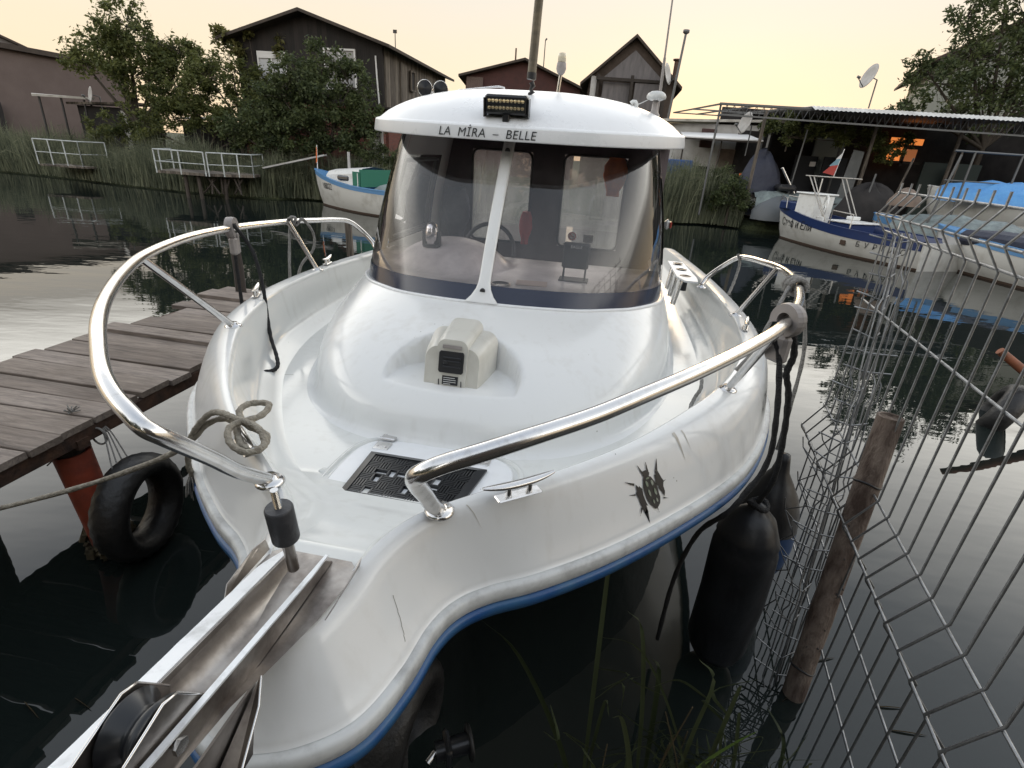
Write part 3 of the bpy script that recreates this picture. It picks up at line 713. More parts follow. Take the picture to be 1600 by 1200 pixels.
# finer lookup of the shoulder surface
_cache = [(SS[i][4], i) for i in range(40, 140)]
def shs(x, y, a0=1.29, z0=1.145):
    if a0 == 1.29: x, y = x * 1.55, y * 1.35
    a = a0 + x * .70
    for k in range(len(_cache) - 1):
        if _cache[k][0] <= a <= _cache[k + 1][0]: break
    i = _cache[k][1]; t = (a - _cache[k][0]) / (_cache[k + 1][0] - _cache[k][0])
    def pt(i):
        sh = shoulder(i); zz = z0 + y
        for q in range(1, len(sh) - 1):
            if sh[q][2] >= zz >= sh[q + 1][2]:
                f = (sh[q][2] - zz) / max(1e-6, sh[q][2] - sh[q + 1][2]); return Vector(sh[q]).lerp(Vector(sh[q + 1]), f)
        return Vector(sh[1])
    return pt(i).lerp(pt(i + 1), t) + nrm2(i) * .0025 + Vector((0, 0, .0012))
dm = MB()
def deco(pts, m=None):
    m = m or dm
    c = (sum(p[0] for p in pts) / len(pts), sum(p[1] for p in pts) / len(pts)); n = len(pts); rows = []
    for k in (0.001, .35, .7, 1): rows.append([shs(c[0] + (p[0] - c[0]) * k, c[1] + (p[1] - c[1]) * k) for p in pts])
    m.grid(rows, closeu=True)
deco(blob(0, -.008, .018, .036, 26, .05)); deco(blob(.001, .031, .009, .008, 12, .08)); deco(blob(-.029, -.012, .009, .026, 20, .30)); deco(blob(.028, .004, .009, .026, 20, .30))
for x, y, dx, dy in ((-.034, .02, -.018, .012), (-.036, -.03, -.012, -.014), (.03, .03, .012, .02), (.03, .0, .016, .004), (.024, -.03, .014, -.006), (-.03, -.04, -.003, -.04), (-.006, .035, -.004, .018), (.008, .035, .004, .018), (-.04, 0, -.014, .004), (.0, -.04, .0, -.014)):
    deco([(x - dy * .12, y + dx * .12), (x + dy * .12, y - dx * .12), (x + dx + .0005, y + dy), (x + dx - .0005, y + dy)])
dm.build('beetle_decal', M['ink'], BO, fix=False)
d2 = MB(); M['decalgrey'] = mat('decal_grey', (.16, .20, .14), .4, col2=(.38, .40, .35), nscale=60)
def shs2(x, y): return shs(x, y) + Vector((.0012, -.0012, .0012))
for pts in (blob(-.006, .012, .003, .006, 9, .15), blob(.007, .010, .003, .006, 9, .15), blob(-.007, -.008, .0025, .008, 9, .15), blob(.008, -.010, .0025, .008, 9, .15), blob(-.004, -.028, .002, .005, 8, .15), blob(.005, -.028, .002, .005, 8, .15), blob(.0, .022, .005, .002, 8, .1)):
    c = (sum(p[0] for p in pts) / len(pts), sum(p[1] for p in pts) / len(pts)); d2.grid([[shs2(c[0] + (p[0] - c[0]) * k, c[1] + (p[1] - c[1]) * k) for p in pts] for k in (.001, 1)], closeu=True)
d2.build('decal_highlight', M['decalgrey'], BO, fix=False)
text_on('hull_lettering', 'A\u041b\u0418', .085, lambda x, y: shs(x, y - .04, 2.02, 1.16), M['ink'], BO, shear=.35, space=1.1)
# ---- rod-holder plate at the cockpit corner
MB().poly([(1.07, 3.72, 1.262), (1.16, 3.72, 1.262), (1.17, 3.85, 1.262), (1.15, 4.55, 1.25), (1.03, 4.55, 1.25), (1.03, 3.85, 1.262)], .012).build('rod_holder_plate', M['steel_edge'], BO)
for a in (3.9, 4.15, 4.4):
    MB().lathe((1.095, a, 1.268), [(.04, .006), (.026, .009), (.024, .0), (.024, -.1)], 16).build('rod_holder', M['blackplastic'], BO)
    MB().cyl((1.06, a - .05, 1.25), (1.03, a - .1, 1.08), .022, .018, 12).build('holder_tube', M['steel'], BO)
# ---- roof gear
RG = ROOF
lb = empty('light_bar', (.005, 2.455, 2.19)); lb.parent = BO
m = MB().box((0, .0, 0), (.185, .045, .075), Matrix.Rotation(.15, 3, 'X'), bev=.008)
for k in range(7): m.box((0, .03, -.032 + k * .0107), (.178, .03, .003), Matrix.Rotation(.15, 3, 'X'))
m.build('lamp_case', M['blackplastic'], lb)
for s in (-1, 1): MB().box((s * .096, .005, -.012), (.006, .05, .075), Matrix.Rotation(.15, 3, 'X'), bev=.002).build('end_bracket', M['blackplastic'], lb)
M['reflector'] = mat('lamp_reflectors', (.62, .50, .30), .12, .8, col2=(.35, .27, .15), nscale=60)
m = MB()
for j in range(2):
    for k in range(10):
        m.lathe((-.072 + k * .016, -.0235 - (.012 - j * .024) * .15, .013 - j * .026 - .002), [(.0075, 0.0), (.006, -.004), (.002, -.007), (0, -.0072)][::-1], 8, Matrix.Rotation(PI / 2 + .15, 3, 'X'))
m.build('reflector_cells', M['reflector'], lb)
MB().poly([(-.082, -.0242 + .0055, .030), (.082, -.0242 + .0055, .030), (.082, -.0242 - .0015, -.032), (-.082, -.0242 - .0015, -.032)]).build('lens', M['glass2'], lb, fix=False)
MB().box((.0, .0, -.052), (.03, .03, .03), bev=.003).build('lamp_foot', M['blackplastic'], lb)
# folded mast (thick wrapped tube) on its foot
ma = empty('mast', (0.055, 2.74, 2.25)); ma.parent = BO
MB().tube([(0, 0, -.02), (.0, 0, .012), (.012, 0, .02), (.002, 0, .03), (.012, 0, .045), (.004, 0, .06)], [.012, .01, .013, .008, .012, .012], 10).box((.01, 0, -.02), (.05, .03, .006), bev=.002).build('mast_foot', M['black'], ma)
M['mastwrap'] = mat('mast_wrap', (.15, .12, .075), .45, .2, col2=(.05, .042, .03), nscale=6, stretch=(1, 1, 4))
MB().tube([(.002, 0, .07), (.003, 0, .075), (.003, 0, .10), (.0032, 0, .102), (.014, -.0, .42), (.022, 0, .85), (.03, 0, 1.3)], [.018, .021, .021, .0205, .0195, .019, .018], 16).build('mast_tube', M['mastwrap'], ma)
MB().tube([(.0028, 0, .071), (.003, 0, .098)], .0222, 16).build('mast_band', M['black'], ma)
# anchor light
al = empty('anchor_light', (.14, 3.12, 2.29)); al.parent = BO
MB().cyl((0, 0, -.02), (.01, 0, .10), .009, n=12).build('lamp_stem', M['steel'], al)
MB().lathe((.01, 0, .10), [(.009, 0), (.02, .012), (.026, .03), (.024, .055), (.022, .058)], 16).build('lamp_body', M['greyplastic'], al)
M['lens'] = mat('lamp_lens', (.62, .56, .42), .15); MB().lathe((.01, 0, .158), [(.021, 0), (.021, .03), (.017, .042), (0, .046)], 16).build('lamp_lens', M['lens'], al)
# horns
hn = empty('horn_pair', (-.60, 3.15, 2.27)); hn.parent = BO
for dx, dy in ((0, 0), (.085, .02)):
    MB().lathe((dx, dy, .03), [(.040, -.02), (.044, -.022), (.042, -.012), (.026, .015), (.015, .05), (.012, .12), (.0, .125)], 22, Matrix.Rotation(-PI / 2, 3, 'X')).build('horn', M['steel'], hn)
    MB().lathe((dx, dy - .0235, .03), [(.038, 0), (.02, .001), (0, .002)], 18, Matrix.Rotation(-PI / 2, 3, 'X')).build('horn_mouth', M['black'], hn)
    MB().cyl((dx, dy + .03, -.04), (dx, dy + .03, .02), .008, n=8).build('horn_post', M['black'], hn)
# low grab rail on the roof
MB().tube([(-.46, 3.2, 2.26), (-.455, 3.2, 2.295), (-.42, 3.2, 2.305), (-.2, 3.22, 2.335), (-.17, 3.22, 2.33), (-.165, 3.22, 2.30)], .0055, 8).build('roof_grab_rail', M['steel'], BO)
# gps mushroom, whip aerial, hooked vent
gp = empty('gps_aerial', (.655, 3.1, 2.20)); gp.parent = BO
MB().lathe((0, 0, 0), [(.035, 0), (.03, .03), (.016, .05), (.013, .10), (.0, .10)], 14).build('aerial_base', M['greyplastic'], gp)
MB().lathe((0, 0, .10), [(.0, -.004), (.03, -.004), (.048, .004), (.05, .014), (.044, .026), (.028, .036), (0, .04)], 20).build('aerial_dome', M['white_rub'], gp)
wh = empty('whip_aerial', (.675, 3.2, 2.20)); wh.parent = BO
MB().tube([(0, 0, 0), (0, 0, .16), (-.004, 0, .30)], [.009, .008, .007], 10).build('whip_socket', M['greyplastic'], wh)
MB().tube([(-.004, 0, .29), (-.012, 0, .6), (-.022, 0, 1.1)], [.005, .004, .003], 8).build('whip_rod', M['greyplastic'], wh)
MB().tube([(.56, 3.05, 2.235), (.56, 3.05, 2.272), (.553, 3.05, 2.28), (.54, 3.05, 2.28), (.532, 3.05, 2.272)], [.010, .010, .010, .010, .012], 10).build('hooked_vent', M['white'], BO)
MB().tube(cat([(.50, 3.0, 2.262), (.56, 3.08, 2.27), (.62, 3.1, 2.30), (.65, 3.12, 2.32)], 6), .0022, 6).build('aerial_cable', M['white'], BO)
# nav light on the cabin side
MB().box((.815, 3.05, 1.70), (.03, .05, .05), bev=.012).build('nav_light', M['white_rub'], BO)
M['redlens'] = mat('red_lens', (.25, .02, .015), .2); MB().box((.832, 3.035, 1.70), (.012, .035, .036), bev=.005).build('nav_lens', M['redlens'], BO)

# ================================================================= INSIDE THE CABIN
# dash moulding with instrument hump
rows = []
for i in range(0, 66):
    wq = Vector(WRs[i]); rows.append([(wq.x * t * .955, 3.12 + (wq.y + .035 - 3.12) * 1.0 if True else 0, 0) for t in (0, 1)])
def dashz(x, y):
    z = 1.425
    r = math.hypot((x + .33) / .31, (y - 2.82) / .30)
    if r < 1: z += .135 * (1 - r * r) ** .7
    return z
NX = 44; g = []
lim = [Vector(p) for p in WRs]
def wsy(x):
    ax_ = abs(x); best = 3.0
    for k in range(len(lim) - 1):
        if lim[k].x <= ax_ <= lim[k + 1].x: return lim[k].y + (lim[k + 1].y - lim[k].y) * (ax_ - lim[k].x) / max(1e-6, lim[k + 1].x - lim[k].x)
    return best
for i in range(NX + 1):
    x = -.815 + 1.63 * i / NX; y0 = wsy(x * 1.02) + .045; g.append([(x, y0 + (3.16 - y0) * t, dashz(x, y0 + (3.16 - y0) * t) - (.06 if t > .99 else 0) - (.02 if t < .01 else 0)) for t in np.linspace(0, 1, 26)])
MB().grid(g).build('dashboard', M['dash'], BO)
MB().box((0, 3.2, 1.15), (1.6, .06, .45)).build('dash_front', M['dark'], BO)
# rear bulkhead with two windows : built as boxes round the openings
WY = 4.18
bh = MB()
wins = [(-.58, -.12), (.12, .58)]
zl_, zh_ = 1.36, 2.02
for x0, x1 in ((-.86, wins[0][0]), (wins[0][1], wins[1][0]), (wins[1][1], .86)): bh.box(((x0 + x1) / 2, WY, 1.52), (x1 - x0, .03, 1.2))
for x0, x1 in wins:
    bh.box(((x0 + x1) / 2, WY, (zh_ + 2.12) / 2), (x1 - x0, .03, 2.12 - zh_)); bh.box(((x0 + x1) / 2, WY, (.92 + zl_) / 2), (x1 - x0, .03, zl_ - .92))
bh.build('rear_bulkhead', M['darkwall'], BO)
for x0, x1 in wins:
    c = [(x0 + .0, WY - .018, zl_ + .0), (x1, WY - .018, zl_), (x1, WY - .018, zh_), (x0, WY - .018, zh_)]
    rr2 = []
    for k, (sx, sz) in enumerate(((1, 1), (-1, 1), (-1, -1), (1, -1))):
        cxx = c[k][0] + sx * .05; czz = c[k][2] + sz * .05
        for q in range(5):
            t = (PI + k * PI / 2) + q / 4 * PI / 2; rr2.append((cxx + .05 * math.cos(t), WY - .018, czz + .05 * math.sin(t)))
    fw_ = MB().tube(rr2, .010, 6, closed=True).build('rear_window', M['black'], BO)
    MB().poly([(x0, WY, zl_), (x1, WY, zl_), (x1, WY, zh_), (x0, WY, zh_)]).build('pane', M['hazy'], fw_, fix=False)
MB().box((0, 3.7, .96), (1.7, 1.0, .02)).build('cabin_sole', M['dark'], BO)
# things seen through the screen
M['cloth_dark'] = mat('dark_cloth', (.035, .038, .06), .95, col2=(.10, .10, .13), nscale=9)
M['vest'] = mat('orange_vest', (.75, .20, .05), .8, col2=(.55, .12, .03), nscale=14)
hm = empty('chrome_lamp', bw(-.40, 2.66, dashz(-.40, 2.66) - .004), -AZB, 'small dome-topped chrome lamp in a black bracket on the dashboard hump', 'lamp')
MB().box((0, 0, .008), (.085, .05, .014), bev=.005).box((-.043, 0, .045), (.010, .03, .08), bev=.003).box((.043, 0, .045), (.010, .03, .08), bev=.003).build('bracket', M['black'], hm)
MB().lathe((0, 0, .02), [(.0, 0), (.034, 0), (.036, .06), (.034, .065), (.032, .078), (.024, .098), (.01, .108), (0, .11)], 22).build('lamp_dome', M['steel'], hm)
pl_ = empty('chart_plotter', bw(.36, 2.66, 1.425), -AZB, 'black fish finder on a folding bracket behind the windscreen, EAGLE lettering', 'fish finder')
MB().box((0, 0, .125), (.135, .03, .13), Matrix.Rotation(.12, 3, 'X'), bev=.008).build('screen_case', M['blackplastic'], pl_)
m = MB()
for s in (-1, 1): m.tube([(s * .055, .02, .0), (s * .055, .02, .07), (s * .055, -.03, .0), (s * .062, -.035, .0)], .005, 6)
m.box((0, 0, .004), (.15, .10, .006), bev=.002); m.build('folding_bracket', M['black'], pl_)
text_on('maker_lettering', 'EAGLE', .020, lambda x, y: (x, -.0175 - y * .12 + .003 - .012, .165 + y), M['white'], pl_)
m = MB()
for k in range(9): m.cyl((-.055 + k * .0137, .025, .06), (-.055 + k * .0137, .025, .16), .003, n=5)
m.build('cooling_fins', M['black'], pl_)
sw = empty('steering_wheel', bw(-.22, 3.24, 1.43), -AZB, 'small black steering wheel behind the dashboard hump', 'steering wheel')
m = MB().tube([(.16 * math.cos(t), .05 * math.sin(t), .16 * math.sin(t)) for t in np.linspace(0, 2 * PI, 28, endpoint=False)], .013, 8, closed=True); m.build('wheel_rim', M['black'], sw)
m = MB()
for t in (PI / 2, PI / 2 + 2.1, PI / 2 - 2.1): m.tube([(0, 0, 0), (.155 * math.cos(t), .05 * math.sin(t), .155 * math.sin(t))], .010, 6)
m.build('wheel_spokes', M['black'], sw)
MB().lathe((0, 0, 0), [(.03, -.03), (.04, .0), (.03, .02), (0, .025)], 12, Matrix.Rotation(PI / 2, 3, 'X')).build('wheel_hub', M['black'], sw)
ml_ = empty('coffee_cup', bw(.03, 2.40, 1.425), -AZB, 'round chrome-rimmed cup holder set in the dashboard by the centre strut', 'cup holder'); MB().lathe((0, 0, 0), [(.045, 0), (.05, .006), (.04, .008), (.036, .002), (0, .002)], 22).build('cup_rim', M['steel'], ml_)
pp = MB().poly([(.10, 2.42, 1.428), (.25, 2.44, 1.428), (.24, 2.54, 1.428), (.09, 2.52, 1.428)], .002).build('folded_paper', mat('paper', (.62, .50, .42), .8), None); pp.matrix_world = BM
tag(pp, 'pinkish sheet of folded paper lying on the dashboard right of the strut', 'paper')
# jackets hanging on the bulkhead
def clothes(name, cx_, cz, wd, ht, mt, label, cat_):
    m = MB(); rows = []
    for j in range(15):
        t = j / 14; r = []
        for i in range(20):
            a = 2 * PI * i / 20; ww = wd * (0.55 + .45 * math.sin(PI * min(1, t * 1.1 + .05))) * (1 + .16 * noise.noise(Vector((i * .6, j * .5, cx_ * 9))))
            r.append((cx_ + ww / 2 * math.cos(a), WY - .07 + .045 * math.sin(a) * (1 + .4 * noise.noise(Vector((i * .9, j * .3, 2)))), cz - ht * t))
        rows.append(r)
    m.grid(rows, closeu=True); m.poly(rows[0]); m.poly(rows[-1][::-1]); o = m.build(name, mt, None); o.matrix_world = BM
    return tag(o, label, cat_)
clothes('jacket', -.69, 1.74, .22, .42, M['cloth_dark'], 'dark blue jacket hanging in the left corner of the boat cabin', 'jacket')
clothes('life_vest', .50, 2.02, .17, .26, M['vest'], 'orange life vest hanging in the upper corner of the right rear cabin window', 'life vest')
clothes('red_bag', -.13, 1.60, .10, .24, mat('red_cloth', (.42, .05, .05), .8), 'red bag hanging right of the left rear cabin window', 'bag')
# stickers on the right rear window
stk = MB().lathe((.235, WY - .034, 1.445), [(.034, 0), (.034, .002), (0, .002)], 24, Matrix.Rotation(PI / 2, 3, 'X')).build('no_smoking_sticker', M['white'], BO)
m = MB().tube([(.235 + .028 * math.cos(t), WY - .038, 1.445 + .028 * math.sin(t)) for t in np.linspace(0, 2 * PI, 26, endpoint=False)], .003, 5, closed=True)
m.tube([(.215, WY - .038, 1.463), (.255, WY - .038, 1.427)], .0028, 5); m.build('red_ring', mat('sticker_red', (.5, .04, .03), .5), stk, fix=False)
MB().box((.235, WY - .037, 1.445), (.034, .002, .006)).build('cigarette_mark', M['ink'], stk)
dk = MB().box((.36, WY - .034, 1.435), (.075, .002, .06)).build('diamond_sticker', M['greyplastic'], BO)
MB().tube([(.36 + .024 * math.cos(t), WY - .037, 1.435 + .024 * math.sin(t)) for t in (0, PI / 2, PI, 3 * PI / 2)], .0025, 4, closed=True).build('diamond_outline', M['ink'], dk)
# ================================================================= ROPES AND FENDERS ON THE BOAT
def rope(name, pts, r, mt, label=None, cat_='rope', group=None, local=True, k=8, n=8, parent=None):
    P = [Vector(p[:3]) for p in cat(pts, k)]
    m = MB(); rr3 = [r * (1 + .10 * math.sin(i * 1.9)) for i in range(len(P))]
    m.tube(P, rr3, n); o = m.build(name, mt, parent)
    if local and parent is None: o.matrix_world = BM
    if label: tag(o, label, cat_, group)
    return o
# mooring rope on the left bow cleat
E_ = bl(Vector((-2.75, 1.05, .62)))
mo = rope('mooring_rope', [tuple(E_), (-1.35, 1.05, .83), (-.70, 1.08, 1.12), (-.52, 1.10, 1.262), (-.42, 1.07, 1.30), (-.37, 1.02, 1.305), (-.315, .965, 1.30), (-.27, .97, 1.298), (-.285, 1.02, 1.305), (-.345, 1.03, 1.32), (-.395, 1.07, 1.33), (-.40, 1.12, 1.33), (-.345, 1.125, 1.335), (-.325, 1.06, 1.335), (-.365, 1.0, 1.33), (-.34, .955, 1.315), (-.285, .935, 1.305), (-.255, .965, 1.31), (-.30, 1.01, 1.33), (-.38, 1.03, 1.335), (-.44, 1.06, 1.325), (-.50, 1.085, 1.30), (-.56, 1.09, 1.24), (-.605, 1.10, 1.17), (-.65, 1.13, 1.08), (-.665, 1.15, 1.03)], .0085, M['ropebrown'], 'stiff brown mooring rope knotted round the front left deck cleat and running off left', k=8)
m = MB(); random.seed(4)
for q in range(26):
    a = Vector((-.665 + random.uniform(-.005, .005), 1.15, 1.035)); b = a + Vector((random.uniform(-.028, .022), random.uniform(-.02, .03), -random.uniform(.05, .10)))
    m.tube([a, a.lerp(b, .5) + Vector((random.uniform(-.008, .008), 0, 0)), b], [.003, .0025, .0012], 4)
m.build('frayed_end', M['ropegrey'], mo)
def raily(v):                                      # rail centre at half breadth v
    for k in range(len(RAILs) - 1):
        if RAILs[k][0] <= v <= RAILs[k + 1][0] and RAILs[k][1] > .66 and k > 24: 
            t = (v - RAILs[k][0]) / (RAILs[k + 1][0] - RAILs[k][0]); return Vector(RAILs[k]).lerp(Vector(RAILs[k + 1]), t)
    return Vector(RAILs[-1])
def hanger(v, s, label, yaw):
    p = raily(v); p.x *= s
    o = empty('fender_hanger', BM @ p, -AZB + yaw, label, 'fender hanger', 'grey fender hangers on the bow rails')
    m = MB()
    ring = [(.0, math.sin(t) * .035, math.cos(t) * .035 + .002) for t in np.linspace(-.9 * PI, .62 * PI, 18)]
    rows = []
    for (x, y, z) in ring:
        c = Vector((0, y, z)); d = Vector((0, y, z)).normalized(); rows.append([c + d * .013 + Vector((.018, 0, 0)), c + d * .016, c + d * .013 - Vector((.018, 0, 0)), c - d * .012 - Vector((.018, 0, 0)), c - d * .012 + Vector((.018, 0, 0))])
    m.grid(rows, closeu=True, smooth=False); m.poly(rows[0]); m.poly(rows[-1][::-1]); m.build('hook', M['greyplastic'], o)
    MB().box((0, .005, -.085), (.036, .066, .085), bev=.010).box((0, .022, -.045), (.034, .03, .04), bev=.006).build('cleat_body', M['greyplastic'], o)
    return o
hanger(1.30, -1, 'grey plastic fender hanger clipped to the left bow rail', .3)
hanger(1.045, 1, 'grey plastic fender hanger clipped to the right bow rail', .6)
pL = raily(1.30); pL.x *= -1
rope('fender_rope', [(pL.x, pL.y + .02, pL.z - .03), (pL.x - .02, pL.y - .015, pL.z + .02), (pL.x + .02, pL.y - .02, pL.z + .022), (-1.24, 2.33, 1.52), (-1.19, 2.31, 1.44), (-1.15, 2.28, 1.31), (-1.12, 2.24, 1.19), (-1.05, 2.15, 1.10), (-.97, 2.06, 1.06), (-.905, 1.97, 1.045), (-.90, 1.92, 1.04), (-.935, 1.885, 1.045), (-.965, 1.90, 1.06)], .009, M['ropeblack'], 'black rope looped over the left rail with its end lying on the deck')
rope('fender_rope', [(pL.x, pL.y, pL.z - .10), (pL.x - .01, pL.y + .005, 1.35), (pL.x - .015, pL.y + .01, .85), (pL.x, pL.y + .01, .4)], .009, M['ropeblack'], 'black rope hanging straight down outside the left rail from the grey hanger')
pG = raily(1.425); pG.x *= -1
rope('rail_rope', [(-1.44, 2.93, .9), (-1.40, 2.90, 1.25), (pG.x, 2.99, 1.50), (pG.x + .02, 2.98, 1.555), (pG.x - .022, 2.99, 1.53), (pG.x + .0, 3.01, 1.508), (pG.x + .02, 3.03, 1.55), (pG.x - .02, 3.04, 1.55), (pG.x, 3.06, 1.505), (pG.x + .03, 3.09, 1.54), (-1.36, 3.14, 1.45), (-1.36, 3.12, 1.35), (-1.42, 3.05, 1.24), (-1.46, 3.0, 1.0)], .009, M['ropegrey'], 'grey rope knotted round the left rail aft of its last stanchion')
# right side
pR = Vector((1.26, 2.19, 1.592))
m = MB()
coil = [(pR.x + .030 * math.cos(t) + .006 * math.sin(t * .37), pR.y + .012 * t / 3 - .02, pR.z + .030 * math.sin(t)) for t in np.linspace(0, 6.2 * PI, 80)]
cr_ = rope('rail_rope', coil[:1] + coil[1:], .011, M['ropegrey'], 'grey rope coiled round the bend of the right bow rail, two tails hanging', k=1)
rope('rope_tail', [(pR.x - .03, pR.y - .01, pR.z), (1.16, 2.05, 1.50), (1.10, 1.97, 1.38), (1.05, 1.95, 1.30)], .008, M['ropegrey'], parent=cr_)
rope('rope_tail', [(pR.x + .03, pR.y + .03, pR.z), (1.36, 2.2, 1.35), (1.37, 2.18, 1.1), (1.365, 2.16, .88)], .008, M['ropegrey'], parent=cr_)
pH = raily(1.045)
rope('fender_rope', [(pH.x - .02, pH.y + .0, 1.55), (pH.x + .0, pH.y - .02, 1.50), (1.07, 1.50, 1.33), (1.09, 1.52, 1.15), (1.02, 1.50, .98), (.96, 1.58, .80), (.94, 1.66, .5), (.95, 1.72, .1)], .009, M['ropeblack'], 'black rope hanging from the right rail down the hull into the water')
rope('fender_rope', [(pH.x + .03, pH.y + .02, 1.58), (pH.x + .055, pH.y + .03, 1.50), (pH.x + .05, pH.y + .03, 1.44), (1.13, 1.62, 1.36), (1.17, 1.66, 1.2), (1.20, 1.70, 1.0), (1.195, 1.755, .86)], .010, M['ropeblack'], 'black rope from the right rail hanger to the knot of the black fender')
rope('rail_rope', [(1.35, 3.62, 1.50), (1.37, 3.60, 1.44), (1.34, 3.5, 1.35), (1.30, 3.4, 1.28)], .009, M['ropegrey'], 'short grey rope tied at the aft end of the right bow rail')
rope('deck_rope', [(1.02, 2.35, 1.12), (1.0, 2.22, 1.10), (.98, 2.2, 1.06), (.955, 2.12, 1.04), (.98, 2.08, 1.03)], .008, M['ropegrey'], 'short frayed grey rope end on the right side deck')
# fenders
M['fender'] = mat('black_fender', (.006, .0065, .008), .42, col2=(.014, .016, .020), nscale=5, bump=.25, bscale=6, bdist=.03)
M['fenderblue'] = mat('blue_fender_skin', (.012, .04, .12), .35, col2=(.015, .05, .14), nscale=6)
fb = empty('fender', bw(1.20, 1.76, .0), -AZB, 'fat black cylindrical fender hanging at the right side of the hull', 'fender')
rows = []
for z, r in ((.04, .0), (.05, .07), (.08, .105), (.13, .122), (.40, .125), (.60, .123), (.655, .121), (.68, .113), (.70, .117), (.73, .105), (.78, .085), (.81, .055), (.825, .035), (.85, .03), (.855, .0)):
    rows.append([(r * math.cos(t) * (1 + .05 * math.sin(3 * t + z * 7)), r * math.sin(t), z) for t in np.linspace(0, 2 * PI, 28, endpoint=False)])
MB().grid(rows, closeu=True).build('fender_body', M['fender'], fb)
MB().tube([(.03 * math.cos(t), .03 * math.sin(t), .845 + .008 * math.sin(2 * t)) for t in np.linspace(0, 2 * PI, 14, endpoint=False)], .012, 7, closed=True).build('fender_knot', M['ropeblack'], fb)
f2 = empty('fender', bw(1.43, 2.22, .0), -AZB, 'pear-shaped fender with blue belly behind the black one', 'fender')
rows = []
for z, r in ((.10, .0), (.11, .05), (.16, .10), (.25, .135), (.36, .148), (.46, .145)): rows.append([(r * math.cos(t), r * math.sin(t), z) for t in np.linspace(0, 2 * PI, 24, endpoint=False)])
MB().grid(rows, closeu=True).build('fender_belly', M['fenderblue'], f2)
rows = []
for z, r in ((.46, .1455), (.54, .135), (.62, .11), (.69, .07), (.74, .04), (.80, .028), (.83, .022), (.835, 0)): rows.append([(r * math.cos(t), r * math.sin(t), z) for t in np.linspace(0, 2 * PI, 24, endpoint=False)])
MB().grid(rows, closeu=True).build('fender_neck', M['fender'], f2)

# ---- wear on the gelcoat: hairline cracks, seams, streaks (real thin marks lying on the skin)
M['crack'] = mat('hairline_crack', (.20, .17, .14), .8); M['streak'] = mat('brown_streak', (.46, .42, .36), .5, col2=(.60, .58, .54), nscale=30, stretch=(1, 1, .2))
def on_shoulder(i, f):
    sh = shoulder(i); k = f * 12; q = min(11, int(k)); return Vector(sh[q]).lerp(Vector(sh[q + 1]), k - q) + nrm2(i) * .0008 + Vector((0, 0, .0008))
random.seed(19)
m = MB()
for (i0, f0, i1, f1, j) in ((30, .45, 27, .80, .2),):
    n_ = 14; P = []
    for k in range(n_ + 1):
        t = k / n_; ii = i0 + (i1 - i0) * t; a = on_shoulder(int(ii), f0 + (f1 - f0) * t + .02 * noise.noise(Vector((k * .7, i0, 0)))); b = on_shoulder(int(ii) + 1, f0 + (f1 - f0) * t + .02 * noise.noise(Vector((k * .7, i0, 0)))); P.append(a.lerp(b, ii - int(ii)))
    m.tube(P, .00045, 4)
m.build('gelcoat_crack', M['crack'], BO)
def surf_deck(x, a): return Vector((x, a, zd(a) + .0012))
m = MB()
m.tube([surf_deck(x, 1.98 - .35 * (abs(x) - .8)) for x in np.linspace(-.99, -.83, 8)], .0012, 4)
m.tube([surf_deck(x, 2.02) for x in np.linspace(.86, .99, 8)], .0012, 4)
m.tube([surf_deck(-.02 + .16 * math.cos(t), .92 + .13 * math.sin(t)) for t in np.linspace(PI * .55, PI * 1.15, 14)], .0012, 4)
m.build('deck_seam', M['crack'], BO)
m = MB()
for i, f0, f1, wv in ((75, .18, .5, 2), (76, .2, .42, 1), (52, .15, .4, 1), (98, .2, .5, 1)):
    rows = []
    for k in range(9):
        f = f0 + (f1 - f0) * k / 8; a = on_shoulder(i, f); b = on_shoulder(i + 1, f); e = .5 * (1 - k / 8) * .35 * wv; rows.append([a, a.lerp(b, e)])
    m.grid(rows)
m.build('rust_streak', M['streak'], BO, fix=False)
MB().lathe((.0, 1.93, interp(1.93, [1.4, 2.14], [1.2, 1.4]) + .0), [(.014, -.03), (.014, .004), (.0, .006)], 14).build('drain_plug', M['black'], BO)
